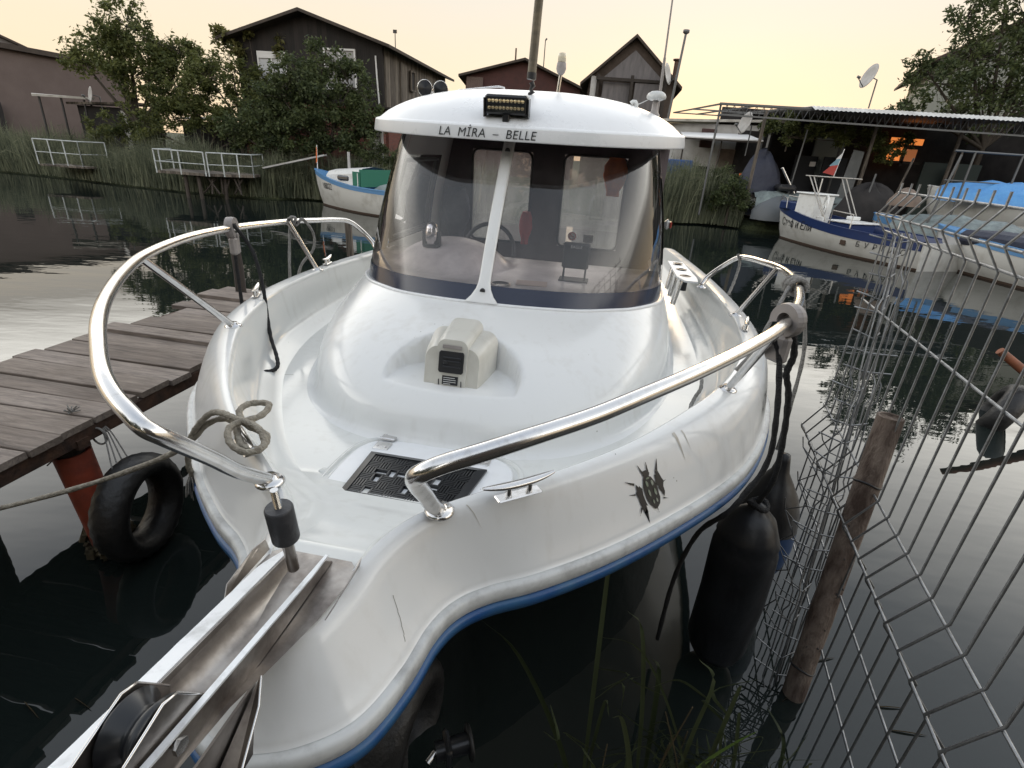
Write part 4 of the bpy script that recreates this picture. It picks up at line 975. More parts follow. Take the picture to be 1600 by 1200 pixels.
# ================================================================= MATERIALS FOR THE SURROUNDINGS
def wood(name, c1, c2, sc=(1, 14, 14), bump=.5, rough=.8):
    m = bpy.data.materials.new(name); m.use_nodes = True; t = m.node_tree; N = t.nodes; b = N['Principled BSDF']; b.inputs['Roughness'].default_value = rough
    co = N.new('ShaderNodeTexCoord'); mp = N.new('ShaderNodeMapping'); mp.inputs['Scale'].default_value = sc; t.links.new(co.outputs['Object'], mp.inputs[0])
    n = N.new('ShaderNodeTexNoise'); n.inputs['Scale'].default_value = 5; n.inputs['Detail'].default_value = 9; n.inputs['Roughness'].default_value = .7; n.inputs['Distortion'].default_value = .6
    t.links.new(mp.outputs[0], n.inputs['Vector'])
    n2 = N.new('ShaderNodeTexNoise'); n2.inputs['Scale'].default_value = 2.3; n2.inputs['Detail'].default_value = 5; t.links.new(co.outputs['Object'], n2.inputs['Vector'])
    rp = N.new('ShaderNodeValToRGB'); rp.color_ramp.elements[0].position = .33; rp.color_ramp.elements[1].position = .72
    rp.color_ramp.elements[0].color = (*c1, 1); rp.color_ramp.elements[1].color = (*c2, 1); t.links.new(n.outputs['Fac'], rp.inputs[0])
    mx = N.new('ShaderNodeMix'); mx.data_type = 'RGBA'; mx.blend_type = 'MULTIPLY'; mr = N.new('ShaderNodeMapRange'); mr.inputs['From Min'].default_value = .4; mr.inputs['From Max'].default_value = .7; mr.inputs['To Max'].default_value = .7
    t.links.new(n2.outputs['Fac'], mr.inputs[0]); t.links.new(mr.outputs[0], mx.inputs['Factor']); t.links.new(rp.outputs[0], mx.inputs['A']); mx.inputs['B'].default_value = (.6, .56, .52, 1)
    t.links.new(mx.outputs['Result'], b.inputs['Base Color'])
    bp = N.new('ShaderNodeBump'); bp.inputs['Strength'].default_value = bump; bp.inputs['Distance'].default_value = .006; t.links.new(n.outputs['Fac'], bp.inputs['Height']); t.links.new(bp.outputs[0], b.inputs['Normal'])
    return m
M['plank'] = [wood('grey_plank_a', (.12, .095, .08), (.33, .275, .23), (.9, 9, 9)), wood('grey_plank_b', (.14, .115, .10), (.37, .31, .265), (1.1, 11, 11)), wood('grey_plank_c', (.10, .08, .068), (.28, .228, .19), (.8, 8, 8))]
M['rust'] = mat('rusty_steel', (.05, .035, .03), .7, .3, col2=(.13, .07, .045), nscale=12, bump=.4, bscale=40)
M['pilewood'] = wood('pile_wood', (.025, .02, .018), (.08, .065, .055), (8, 8, 1))
M['orange'] = mat('orange_pipe', (.36, .065, .03), .55, col2=(.18, .045, .03), nscale=7, bump=.2)
M['tyre'] = mat('tyre_rubber', (.007, .007, .0075), .5, col2=(.018, .017, .016), nscale=12, bump=.3, bscale=30)
M['slime'] = mat('waterline_growth', (.05, .042, .025), .9, col2=(.11, .085, .045), nscale=20, bump=1, bscale=30)
# ================================================================= JETTY (planks, steel edge beam, piles) - placed in boat-parallel axes
def bmat(o): o.matrix_world = BM; return o
DZ = .72
JT = empty('wooden_jetty', bw(-2.3, 1.5, 0), -AZB, 'low jetty of weathered grey cross planks left of the white cabin boat', 'jetty')
def jl(v, a, z): return (v + 2.3, a - 1.5, z)
random.seed(21)
a = -1.2; k = 0
while a < 4.15:
    wd = random.choice((.13, .15, .17, .19)); 
    if a > 2.6: wd = random.choice((.14, .2))
    lv = -2.80 - random.uniform(0, .06) + (.12 if 2.9 < a < 3.4 else 0); rv = -1.80 + random.uniform(-.02, .03); zt = DZ + random.uniform(-.006, .008); tilt = random.uniform(-.02, .02)
    raised = .86 < a < 1.08
    if a > 2.4 and random.random() < .4: zt += .02
    c = Vector(jl((lv + rv) / 2, a + wd / 2, zt - .016 + (.018 if raised else 0)))
    m = MB(); n = 9; L = rv - lv; rows = []
    for i in range(n + 1):
        x = -L / 2 + L * i / n; e = .004 * noise.noise(Vector((x * 5, k * 3.1, 0))); e2 = .004 * noise.noise(Vector((x * 5, k * 3.1, 9)))
        w2 = (wd - .010) / 2
        R = Matrix.Rotation(tilt, 3, 'Z')
        rows.append([c + R @ Vector(p) for p in ((x, -w2 + e, -.016), (x, -w2 + e, .013), (x, -w2 + .004 + e, .016), (x, w2 - .004 + e2, .016), (x, w2 + e2, .013), (x, w2 + e2, -.016))])
    m.grid(rows, closeu=True, smooth=False); m.poly(rows[0][::-1]); m.poly(rows[-1]); m.build('plank', M['plank'][k % 3], JT)
    a += wd; k += 1
for v in (-1.825, -2.77): MB().box(jl(v, 1.5, DZ - .07), (.035, 5.5, .075), bev=.003).build('edge_beam', M['rust'], JT)
for a in (-.4, 1.72, 3.6):
    MB().bar(jl(-2.8, a, DZ - .10), jl(-1.8, a, DZ - .10), .06, .05).build('cross_beam', M['rust'], JT)
for v, a in ((-1.92, 1.74), (-2.72, 1.74), (-1.92, -.4), (-2.72, -.4), (-1.95, 3.65), (-2.72, 3.65)):
    rr_p = [.055 * (1 + .1 * noise.noise(Vector((q * .9, v, a)))) for q in range(9)]
    MB().tube([jl(v + .01 * math.sin(q * 1.3), a + (.08 if (v, a) == (-2.72, -.4) else 0), -1.0 + (DZ + .88) * q / 8) for q in range(9)], rr_p, 12).build('pile', M['pilewood'], JT)
DP = MB().tube([(0, 0, -.05), (0.01, 0, .25), (.0, 0, .52)], [.045, .042, .04], 10).build('mooring_stub', M['pilewood'], None)
DP.location = bw(-2.62, 4.0, DZ); tag(DP, 'dark timber stub standing at the far end of the jetty', 'post')
# orange pipe sleeve over the pile
m = MB(); rows = []
for q in range(13):
    z = .50 * (1 - q / 12) - .06; r = .080 * (1 - .10 * q / 12); cv = -1.92 + .10 * q / 12; ca = 1.74 - .03 * q / 12
    rows.append([jl(cv + r * math.cos(t), ca + r * math.sin(t), z + .10 + (.012 * math.cos(t) if q == 0 else 0)) for t in np.linspace(0, 2 * PI, 26, endpoint=False)])
m.grid(rows, closeu=True); rin = [[Vector(p) * 1 for p in r] for r in rows[:4]]
inn = [[tuple(Vector(jl(-1.92, 1.74, 0)).lerp(Vector(p), 1) if False else (p[0] - (p[0] - jl(-1.92, 0, 0)[0]) * .08, p[1] - (p[1] - jl(0, 1.74, 0)[1]) * .08, p[2])) for p in r] for r in rows[:5]]
m.grid([rows[0], inn[0]], closeu=True); m.grid(inn, closeu=True)
PS = m.build('orange_pipe_sleeve', M['orange'], None); PS.matrix_world = Matrix.Translation(bw(-2.3, 1.5, 0)) @ Matrix.Rotation(-AZB, 4, 'Z'); tag(PS, 'faded orange plastic pipe sleeved over the jetty pile', 'pipe')
random.seed(8); m = MB()
for q in range(60):
    t = random.uniform(0, 2 * PI); z = random.uniform(-.02, .10); r = .085 + random.uniform(0, .02); s_ = random.uniform(.015, .035)
    m.box(jl(-1.82 + r * math.cos(t), 1.71 + r * math.sin(t), z), (s_, s_, s_ * 1.6), Matrix.Rotation(random.uniform(0, 3), 3, 'X') @ Matrix.Rotation(random.uniform(0, 3), 3, 'Z'))
GR_ = m.build('shell_growth', M['slime'], PS)
pm = MB().poly([(0, 0, 0)] * 0 + [jl(-1.875 + .02, 1.665, z_) for z_ in ()]) if False else None
# tyre hanging as a fender
def tyre(name, loc, rot, R0, r0, label, hang=True):
    o = empty(name, loc, 0, label, 'tyre'); o.rotation_euler = rot
    rows = []
    for i in range(48):
        A = 2 * PI * i / 48; row = []
        for k in range(18):
            b = 2 * PI * k / 18; rr = r0 * (1 if math.cos(b) > -.5 else .82); x = R0 + rr * math.cos(b) * .92; y = rr * 1.15 * math.sin(b)
            tr = .004 * (1 if (i * 3 + k) % 2 else -1) if math.cos(b) > .35 else 0
            row.append(((x + tr) * math.cos(A), y, (x + tr) * math.sin(A)))
        rows.append(row)
    rows.append(rows[0]); MB().grid(rows, closeu=True, smooth=True).build('tyre_body', M['tyre'], o)
    return o
TY = tyre('tyre', bw(-1.63, 1.76, .26), (0, 0, -AZB + math.radians(100)), .20, .075, 'old tyre hung by thin cords from the jetty edge beside the orange pipe')
m = MB()
for k_ in range(4): m.tube(cat([bw(-1.82, 1.80, DZ - .04), bw(-1.80, 1.82 + .01 * k_, DZ - .09), bw(-1.66 - .012 * k_, 1.70 + .04 * k_, .50)], 6), .0035, 5)
m.tube([tuple(bw(-1.805, 1.80, DZ - .07) + Vector((.035 * math.cos(t), .0, -.035 + .045 * math.sin(t)))) for t in np.linspace(0, 2 * PI, 20, endpoint=False)], .005, 6, closed=True)
m.tube(cat([bw(-1.82, 1.78, DZ - .04), bw(-1.9, 1.70, DZ - .14), bw(-1.98, 1.66, DZ - .22)], 6), .0035, 5)
tag(m.build('knotted_cord', M['ropegrey'], None), 'thin dark cord knotted on the jetty beam holding up the tyre', 'cord')
m = MB(); random.seed(2)
for q in range(14):
    a = bw(-1.93, 1.80, DZ + .005); b = a + Vector((random.uniform(-.03, .03), random.uniform(-.03, .03), random.uniform(0, .04))); m.tube([a, b], .003, 4)
tag(m.build('rope_tuft', M['ropegrey'], None), 'frayed bit of cord lying on a pale jetty plank end', 'cord end')
# ================================================================= RIGHT SIDE: WIRE FENCE AND LEANING POLE
M['galv'] = mat('galvanised_wire', (.34, .35, .36), .38, .85, col2=(.20, .20, .20), nscale=40, rvar=.2)
M['galvdark'] = mat('dull_wire', (.12, .125, .13), .5, .6)
def fence(name, p0, p1, ztop, spacing, folds, rows_, nrm, label, zbot=.0, r=.0048):
    p0 = Vector(p0); p1 = Vector(p1); L = (p1 - p0).length; d = (p1 - p0).normalized(); nrm = Vector(nrm).normalized()
    o = empty(name, (p0.x, p0.y, 0), 0, label, 'fence panel', 'wire fence panels on the right')
    def off(z):
        return interp(z, [f[0] for f in folds][::-1], [f[1] for f in folds][::-1])
    zs = sorted(set([f[0] for f in folds] + [ztop, zbot]), reverse=True)
    n = int(L / spacing)
    for k in range(n + 1):
        q = p0 + d * (k * spacing) - Vector((p0.x, p0.y, 0)); q.z = 0; pts = []
        j = random.uniform(-.004, .004)
        for z in zs: pts.append(q + nrm * (off(z) + j) + Vector((0, 0, z)))
        MB().tube(pts, r, 7).build('upright_wire', M['galv'], o)
    for z in rows_:
        e = nrm * (off(z) + r * 1.6); a = (p0 - d * .03) - Vector((p0.x, p0.y, 0)); b = a + d * (L + .04); a.z = 0; b.z = 0
        MB().tube([a + e + Vector((0, 0, z)), a.lerp(b, .5) + e + Vector((0, 0, z - .003)), b + e + Vector((0, 0, z))], r * 1.1, 7).build('cross_wire', M['galv'], o)
    return o
FZ = math.radians(16.4); fa = Vector((math.sin(FZ), math.cos(FZ), 0)); fn_ = Vector((math.cos(FZ), -math.sin(FZ), 0)); dF = .83
random.seed(5)
folds = [(1.99, 0), (1.95, 0), (1.865, -.055), (1.79, 0), (1.50, 0), (.975, 0), (.845, -.075), (.835, -.07), (.75, 0), (.53, 0), (.0, 0)]
fence('wire_fence_panel', fn_ * dF + fa * .35, fn_ * dF + fa * 2.68, 1.992, .092, folds, (1.955, 1.865, 1.80, 1.50, .965, .84, .53, .27), fn_, 'tall galvanised wire mesh panel with bent rows nearest the right picture edge', zbot=.05, r=.0038)
def azv(az, D, z): return Vector((D * math.sin(math.radians(az)), D * math.cos(math.radians(az)), z))
def rib(t, u):        # leaning ribbon of mesh: t from top to water, u across
    az = 34.9 + 3.6 * t; D = 2.74 - .80 * t; c = azv(az, D, 1.80 - 1.80 * t); s_ = Vector((math.cos(math.radians(az)), -math.sin(math.radians(az)), 0))
    return c + s_ * u + Vector((0, .05 * math.sin(u * 30), 0))
EP = empty('wire_fence_panel', azv(34.9, 2.74, 0), 0, 'narrow folded strip of wire mesh running down between the boat and the pole', 'fence panel', 'wire fence panels on the right'); e0 = EP.location.copy()
random.seed(5)
for k in range(7):
    u0 = -.075 + .025 * k + random.uniform(-.006, .006); MB().tube([rib(t, u0 + .012 * (1 if int(t * 22) % 5 == 2 else 0) + .006 * noise.noise(Vector((t * 6, k, 0)))) - e0 for t in np.linspace(0, 1.0, 60)], .0032, 6).build('upright_wire', M['galv'] if k % 2 else M['galvdark'], EP)
for k in range(25):
    t = .01 + k * .04 + random.uniform(-.004, .004); a_ = -.09 - random.uniform(0, .02); b_3 = .07 + random.uniform(-.05, .03); sl_ = random.uniform(-.006, .004)
    MB().tube([rib(t, a_) - e0, rib(t + sl_, (a_ + b_3) / 2) - e0 + Vector((0, 0, -.012)), rib(t + sl_, b_3) - e0], .0034, 6).build('cross_wire', M['galv'], EP)
# crumpled offcut of the mesh lower on the left edge
random.seed(9); m = MB()
prev = None
for k in range(12):
    t = .46 + .40 * k / 11; z_ = rib(t, 0).z; j = .035 * (1 if k % 2 else 0)
    c = rib(t, -.085 - j * .8 - random.uniform(0, .02)); e = rib(t + .02, -.03 + random.uniform(-.02, .03)); g_ = c + Vector((-.015, 0, random.uniform(.03, .07)))
    m.tube([g_, c, (c + e) / 2 + Vector((0, 0, -.02)), e], .0026, 5)
    if prev is not None and random.random() < .8: m.tube([prev, c], .0026, 5)
    prev = c
tag(m.build('mesh_offcut', M['galvdark'], None), 'crumpled offcut of wire mesh tied along the edge-on fence panel', 'wire mesh')
# pole in the water behind the mesh
M['polepaint'] = mat('flaking_pole_wood', (.21, .165, .135), .85, col2=(.065, .042, .032), nscale=3.2, stretch=(5, 5, 1.6), lo=.42, hi=.62, bump=.4)
pb = Vector((1.96 * math.sin(math.radians(40.6)), 1.96 * math.cos(math.radians(40.6)), 0)); pt = Vector((2.12 * math.sin(math.radians(39.1)), 2.12 * math.cos(math.radians(39.1)), 1.24))
po = empty('leaning_pole', pb, 0, 'pale flaking round pole standing in the water behind the wire fence', 'pole')
pp_ = [pb + (pt - pb) * t - pb for t in np.linspace(-.4, 1, 15)]
m = MB().tube(pp_, [.043 * (1 + .09 * noise.noise(Vector((q * .8, 0, 3)))) for q in range(15)], 18, cap=False)
top = pp_[-1]; m.lathe(top, [(.043, 0), (.034, .002), (.032, -.05), (0, -.05)], 18); m.build('pole_shaft', M['polepaint'], po)
for t in (.80, .12): 
    c = (pt - pb) * t; MB().tube([c + Vector((.045 * math.cos(q), .045 * math.sin(q), .01 * math.sin(2 * q))) for q in np.linspace(0, 2 * PI, 18, endpoint=False)], .004, 6, closed=True).build('wire_tie', M['black'], po)
m = MB(); random.seed(31)
for k in range(9):
    t = random.uniform(.1, .95); an_ = random.uniform(-2.6, -1.2); c = (pt - pb) * t + Vector((.043 * math.cos(an_), .043 * math.sin(an_), 0)); m.lathe(c, [(.005, 0), (.004, .002), (0, .003)], 8, Matrix.Rotation(PI / 2, 3, 'X') @ Matrix.Rotation(an_, 3, 'Y'))
m.build('pole_knot', M['black'], po)
# tyre and rusty timber far right behind the mesh (z = water)
tw = at(1560, 640, 0.1); tyre('tyre', (tw.x, tw.y, .06), (.35, .15, .9), .24, .085, 'dark tyre afloat behind the wire fence at the right edge')
qa = far(1562, 548, math.hypot(tw.x, tw.y) - .1); qb = qa + Vector((.55, -.22, -.42))
m = MB().tube([qa, qa.lerp(qb, .5) + Vector((0, 0, .02)), qb], [.035, .04, .05], 12); lo = m.build('rusty_log', mat('rusty_log', (.30, .10, .045), .7, col2=(.14, .06, .035), nscale=9), None); tag(lo, 'orange-brown log end poking in over the floating tyre at right', 'log')
# ================================================================= FOREGROUND BANK, GRASS, TYRE
M['mud'] = mat('dark_bank_soil', (.012, .010, .008), .9, col2=(.03, .026, .018), nscale=6, bump=1, bscale=14, bdist=.05)
rows = []
for i in range(41):
    x = -6 + 12 * i / 40; e = .10 * noise.noise(Vector((x * 1.3, 0, 0)))
    rows.append([(x, .80 + e - .05, -.3), (x, .74 + e, .10), (x, .60 + e, .24 + .05 * noise.noise(Vector((x * 2, 1, 0)))), (x, .2, .32), (x, -1.5, .4), (x, -60, .4)])
MB().grid(rows).build('bank', M['mud'], None)['kind'] = 'structure'
def leafmat(name, col, col2, tr=.25, rough=.55):
    m = bpy.data.materials.new(name); m.use_nodes = True; t = m.node_tree; N = t.nodes; b = N['Principled BSDF']; b.inputs['Roughness'].default_value = rough; b.inputs['Specular IOR Level'].default_value = .3
    g = N.new('ShaderNodeNewGeometry'); n = N.new('ShaderNodeTexNoise'); n.inputs['Scale'].default_value = .9; n.inputs['Detail'].default_value = 4; co = N.new('ShaderNodeTexCoord'); t.links.new(co.outputs['Object'], n.inputs['Vector'])
    ad = N.new('ShaderNodeMath'); ad.operation = 'MULTIPLY_ADD'; ad.inputs[1].default_value = .5; t.links.new(g.outputs['Random Per Island'], ad.inputs[0]); t.links.new(n.outputs['Fac'], ad.inputs[2])
    rp = N.new('ShaderNodeValToRGB'); rp.color_ramp.elements[0].position = .45; rp.color_ramp.elements[1].position = 1.0; rp.color_ramp.elements[0].color = (*col, 1); rp.color_ramp.elements[1].color = (*col2, 1)
    t.links.new(ad.outputs[0], rp.inputs[0]); t.links.new(rp.outputs[0], b.inputs['Base Color'])
    o = [x for x in N if x.type == 'OUTPUT_MATERIAL'][0]; tl = N.new('ShaderNodeBsdfTranslucent'); t.links.new(rp.outputs[0], tl.inputs[0]); ms = N.new('ShaderNodeMixShader'); ms.inputs[0].default_value = tr
    t.links.new(b.outputs[0], ms.inputs[1]); t.links.new(tl.outputs[0], ms.inputs[2]); t.links.new(ms.outputs[0], o.inputs[0]); return m
M['blade'] = leafmat('grass_blade', (.028, .038, .016), (.075, .09, .042)); M['straw'] = leafmat('dry_stalk', (.08, .06, .03), (.17, .125, .07))
def blade(m, P, w0, up=Vector((0, 0, 1))):
    P = [Vector(p[:3]) for p in cat(P, 5)]; n = len(P); rows = []
    for i, p in enumerate(P):
        t = i / (n - 1); d = (P[min(i + 1, n - 1)] - P[max(i - 1, 0)]).normalized(); s = d.cross(Vector((0, 1, .3)))
        s = s.normalized() if s.length > .01 else Vector((1, 0, 0)); w_ = w0 * (math.sin(PI * min(1, .12 + t * .88)) ** .6) * (1 - t * .3) + .0003
        nn = s.cross(d); rows.append([p - s * w_, p + nn * w_ * .25, p + s * w_])
    m.grid(rows)
random.seed(77)
def clump(label, bx, by, n, spread, hmin, hmax, dirx, nm='reed_clump', w=.006):
    o = empty(nm, (bx, by, .2), 0, label, 'reeds', 'reeds growing on the near bank'); m = MB(); s_ = MB()
    for k in range(n):
        b = Vector((random.uniform(-spread, spread), random.uniform(-.12, .12), -.05)); h = random.uniform(hmin, hmax); dx = dirx + random.uniform(-.28, .28); dy = random.uniform(-.05, .30)
        top = b + Vector((dx * h, dy * h, h)); tip = top + Vector((dx * h * random.uniform(.1, .6), random.uniform(-.05, .12), random.uniform(-.12, .06) * h))
        mid_ = b.lerp(top, .5) + Vector((-dx * .1 * h, 0, .05 * h))
        if random.random() < .40: s_.tube([Vector(p[:3]) for p in cat([b, mid_, top], 4)], .0018, 5)
        else: blade(m, [b, mid_, top, tip], w * random.uniform(.5, 1.3))
        for q in range(2):
            t = random.uniform(.3, .9); c = b.lerp(top, t); blade(m, [c, c + Vector((random.uniform(-.10, .10), random.uniform(-.05, .05), .04)), c + Vector((random.uniform(-.2, .2), random.uniform(-.08, .08), random.uniform(-.06, .10)))], w * random.uniform(.4, .9))
    m.build('leaves', M['blade'], o); s_.build('stalks', M['straw'], o); return o
clump('sparse reed stalks and leaves rising from the bank below the bow', .50, .95, 15, .20, .22, .72, -.12, w=.0075)
clump('dense tuft of narrow grass leaves at the bottom of the picture', .68, .90, 15, .13, .12, .42, .02, w=.010)
clump('low grass tuft at the foot of the wire fence', .98, .86, 14, .14, .08, .26, .10)
m = MB(); pth = [at(1075, 1215, .45), at(1110, 1185, .5), at(1150, 1160, .54), at(1185, 1142, .57)]
blade(m, pth, .016); tag(m.build('green_reed_leaf', leafmat('fresh_leaf', (.09, .16, .03), (.14, .22, .05)), None), 'single broad bright green leaf at the bottom beside the fence', 'leaf')
tyre('tyre', at(630, 1130, .12), (0, 0, math.radians(75)), .17, .07, 'dark tyre half sunk against the bank below the bow')
hp = at(722, 1163, .18)
ax_ = empty('trailer_hub', hp, math.radians(20), 'dark capped wheel hub lying at the water below the bow', 'wheel hub')
MB().cyl((-.09, 0, 0), (.02, 0, 0), .030, .034, 16).box((-.05, 0, .0), (.02, .09, .09), bev=.01).build('hub_body', M['blackplastic'], ax_)
MB().lathe((.02, 0, 0), [(.055, 0), (.06, .006), (.052, .012), (.03, .010), (0, .012)], 24, Matrix.Rotation(PI / 2, 3, 'Y')).build('hub_disc', M['tyre'], ax_)
MB().cyl((-.12, -.02, -.01), (-.09, -.0, 0), .010, n=10).build('hub_pin', M['steel'], ax_)
# floating debris
random.seed(13)
for (x, y, lg, an_) in ((560, 1075, .10, .2), (150, 840, .05, .3), (1130, 1010, .12, -.2), (1240, 1085, .14, .5), (1290, 1030, .10, .25), (1390, 1105, .12, 0), (1420, 1145, .14, -.1), (50, 1110, .12, -.5), (130, 1100, .10, -.4), (900, 905, .06, .4)):
    p = at(x, y, .004); m = MB(); d = Vector((math.cos(an_), math.sin(an_), 0)); blade(m, [p - d * lg / 2, p + Vector((0, 0, .003)), p + d * lg / 2], .006)
    o = m.build('floating_leaf', M['straw'], None); tag(o, 'dead reed leaf floating on the dark water ' + {560: 'below the bow', 150: 'beside the hanging tyre', 1130: 'at the foot of the black fender', 1240: 'touching the leaning pole', 1290: 'just right of the leaning pole', 1390: 'seen through the wire fence, upper one', 1420: 'seen through the wire fence, lowest one', 50: 'in the far bottom left', 130: 'left of the bow roller', 900: 'under the right hull side'}[x], 'dead leaf', 'dead leaves floating near the bank')
# ================================================================= FAR BANKS
def pol(az, D, z=0.0): return Vector((D * math.sin(math.radians(az)), D * math.cos(math.radians(az)), z))
M['grass'] = mat('bank_grass', (.020, .030, .012), .95, col2=(.05, .06, .025), nscale=1.5, bump=1, bscale=5, bdist=.2)
M['quay'] = mat('quay_earth', (.06, .05, .042), .95, col2=(.11, .095, .08), nscale=2, bump=.5, bscale=8)
shore = [(-90, 40), (-48, 34), (-34, 27), (-26, 24), (-21.6, 22.3), (-18.3, 21.5), (-14.9, 20.2), (-12.2, 19.4), (-9.4, 18.9), (-7.9, 19.6), (-6, 19.3), (-4.0, 18.8), (-1, 18.8), (3, 19.4), (6.0, 20.6), (7.4, 21.0), (8.6, 19.6), (10.5, 19.2), (12.5, 18.0), (14.5, 15.5), (16.5, 12.0), (18, 8), (22, 2), (40, -4)]
sh = [Vector((p[0], p[1], 0)) for p in cat(shore, 6)]
rows = []
for i, p in enumerate(sh):
    a = sh[max(i - 1, 0)]; b = sh[min(i + 1, len(sh) - 1)]; d = (b - a).normalized(); n = Vector((-d.y, d.x, 0)); e = .25 * noise.noise(Vector((p.x * .7, p.y * .7, 0)))
    q = p + n * e; rows.append([q - n * .2 + Vector((0, 0, -.4)), q + Vector((0, 0, .12)), q + n * .5 + Vector((0, 0, .32)), q + n * 2.5 + Vector((0, 0, .45)), Vector((p.x * 3 + 0, p.y * 2 + 30, .6)), Vector((p.x * 12, p.y * 2 + 280, .6))])
MB().grid(rows).build('ground', M['grass'], None)['kind'] = 'structure'
MB().poly([(8.4, 19.5, .42), (10.5, 19.0, .42), (12.6, 17.8, .42), (14.8, 15.2, .42), (17, 11.6, .42), (19, 7, .42), (40, 7, .42), (40, 40, .42), (8.2, 40, .42)], .06).build('quay_pavement', M['quay'], None)['kind'] = 'structure'
# --- reeds (uncountable)
M['reed'] = leafmat('reed_leaf', (.050, .064, .042), (.19, .205, .135), .35)
def reeds(name, seg, n, hmin, hmax, back, seed, label, lean=.12):
    random.seed(seed); m = MB(); P = [Vector((p[0], p[1], 0)) for p in seg]
    for k in range(n):
        t = random.random() * (len(P) - 1); i = int(t); f = t - i; a = P[i]; b = P[min(i + 1, len(P) - 1)]; d = (b - a).normalized(); nn = Vector((-d.y, d.x, 0))
        u = random.random() ** 1.3; p = a.lerp(b, f) + nn * (u * back - .15); p.z = .05 + .3 * u
        dens = noise.noise(Vector((p.x * .55, p.y * .55, seed))); h = (hmin + (hmax - hmin) * random.random()) * (1 + .55 * dens)
        dx = random.gauss(0.03, lean); dy = random.gauss(0, lean); w_ = random.uniform(.010, .022)
        top = p + Vector((dx * h, dy * h, h)); md = p.lerp(top, .55) + Vector((-dx * .12 * h, 0, 0)); an_ = random.uniform(0, PI); s = Vector((math.cos(an_), math.sin(an_) * .4, 0)) * w_
        m.add([p - s, p + s, md + s * .9, md - s * .9, top], [(0, 1, 2, 3), (3, 2, 4)], False)
        if random.random() < .8:
            c = p.lerp(top, random.uniform(.35, .85)); e = c + Vector((random.gauss(0, .22), random.gauss(0, .15), random.uniform(.02, .30))); s2 = Vector((0, 0, w_ * .9)) if abs(e.x - c.x) > .08 else s
            m.add([c - s2, c + s2, e], [(0, 1, 2)], False)
    o = m.build(name, M['reed'], None, fix=False); return tag(o, label, 'reeds', kind='stuff')
reeds('reed_bed', [(-34, 27), (-26, 24), (-21.6, 22.2), (-18.3, 21.4), (-14.9, 20.1), (-12.2, 19.3), (-9.4, 18.9), (-7.9, 19.6), (-6, 19.3), (-4.0, 18.8), (-1, 18.8)], 15000, .75, 1.6, 2.6, 1, 'reed bed along the far left bank')
reeds('reed_bed', [(3, 19), (5.6, 20.2), (6.6, 20.5), (8.0, 20.0)], 3000, .9, 1.9, 1.4, 2, 'reeds at the foot of the hut between boat roof and pavilion')
# --- trees and shrubs
M['bark'] = wood('tree_bark', (.03, .024, .018), (.075, .06, .045), (6, 6, 1)); LM = [leafmat('leaf_olive', (.045, .062, .022), (.15, .165, .055), .45), leafmat('leaf_deep', (.032, .048, .022), (.105, .13, .052), .4), leafmat('leaf_yellowish', (.07, .08, .03), (.18, .17, .06), .5)]
def tree(name, base, blobs, nleaf, lsz, mt, label, trunk=.12, seed=0, cat_='tree', lean=(0, 0), twigs=26, zsq=.85, drop=.35, group=None):
    """blobs: (dx, dy, z, r) clusters; leaves fill their shells unevenly"""
    random.seed(seed); o = empty(name, base, 0, label, cat_, group); L = MB(); T = MB(); tot = sum(b[3] ** 2 for b in blobs)
    zt = max(b[2] for b in blobs); hub = Vector((lean[0] * .4, lean[1] * .4, zt * .32))
    T.tube(cat([(0, 0, -.3), (lean[0] * .15, lean[1] * .15, zt * .15), tuple(hub)], 4), list(np.linspace(trunk, trunk * .7, 9)), 8)
    for bx, by, bz, br in blobs:
        c = Vector((bx, by, bz)); md = hub.lerp(c, .5) + Vector((random.uniform(-.2, .2), random.uniform(-.2, .2), .1)); P = cat([tuple(hub), tuple(md), tuple(c)], 4); T.tube(P, list(np.linspace(trunk * .55, trunk * .12, len(P))), 6)
        for q in range(int(twigs * br * br / tot * len(blobs) * .4) + 3):
            d = Vector((random.gauss(0, 1), random.gauss(0, 1), random.gauss(.3, .8))).normalized(); e = c + d * br * random.uniform(.7, 1.08); T.tube([c + d * br * .1, c.lerp(e, .6) + Vector((0, 0, .04)), e], [trunk * .10, trunk * .06, trunk * .03], 4)
        nb = int(1.7 * nleaf * br * br / tot)
        clumps = [(c + Vector((random.gauss(0, 1), random.gauss(0, 1), random.gauss(0, 1))).normalized() * br * random.uniform(.35, 1.0), br * random.uniform(.16, .34)) for _ in range(int(14 + br * 16))]
        for q in range(nb):
            cc, cr2 = random.choice(clumps)
            p = cc + Vector((random.gauss(0, .5), random.gauss(0, .5), random.gauss(0, .42))) * cr2
            if noise.noise(p * 1.9 / max(.4, br)) < -drop: continue
            s = lsz * .78 * random.uniform(.5, 1.5); ax = Vector((random.gauss(0, 1), random.gauss(0, 1), random.gauss(-.2, .8))).normalized(); bx2 = ax.cross(Vector((random.gauss(0, 1), random.gauss(0, 1), random.gauss(0, 1)))).normalized()
            L.add([p, p + ax * s * .5 + bx2 * s * .24, p + ax * s, p + ax * s * .5 - bx2 * s * .24], [(0, 1, 2, 3)], False)
    T.build('trunk', M['bark'], o); L.build('crown', mt, o, fix=False); return o
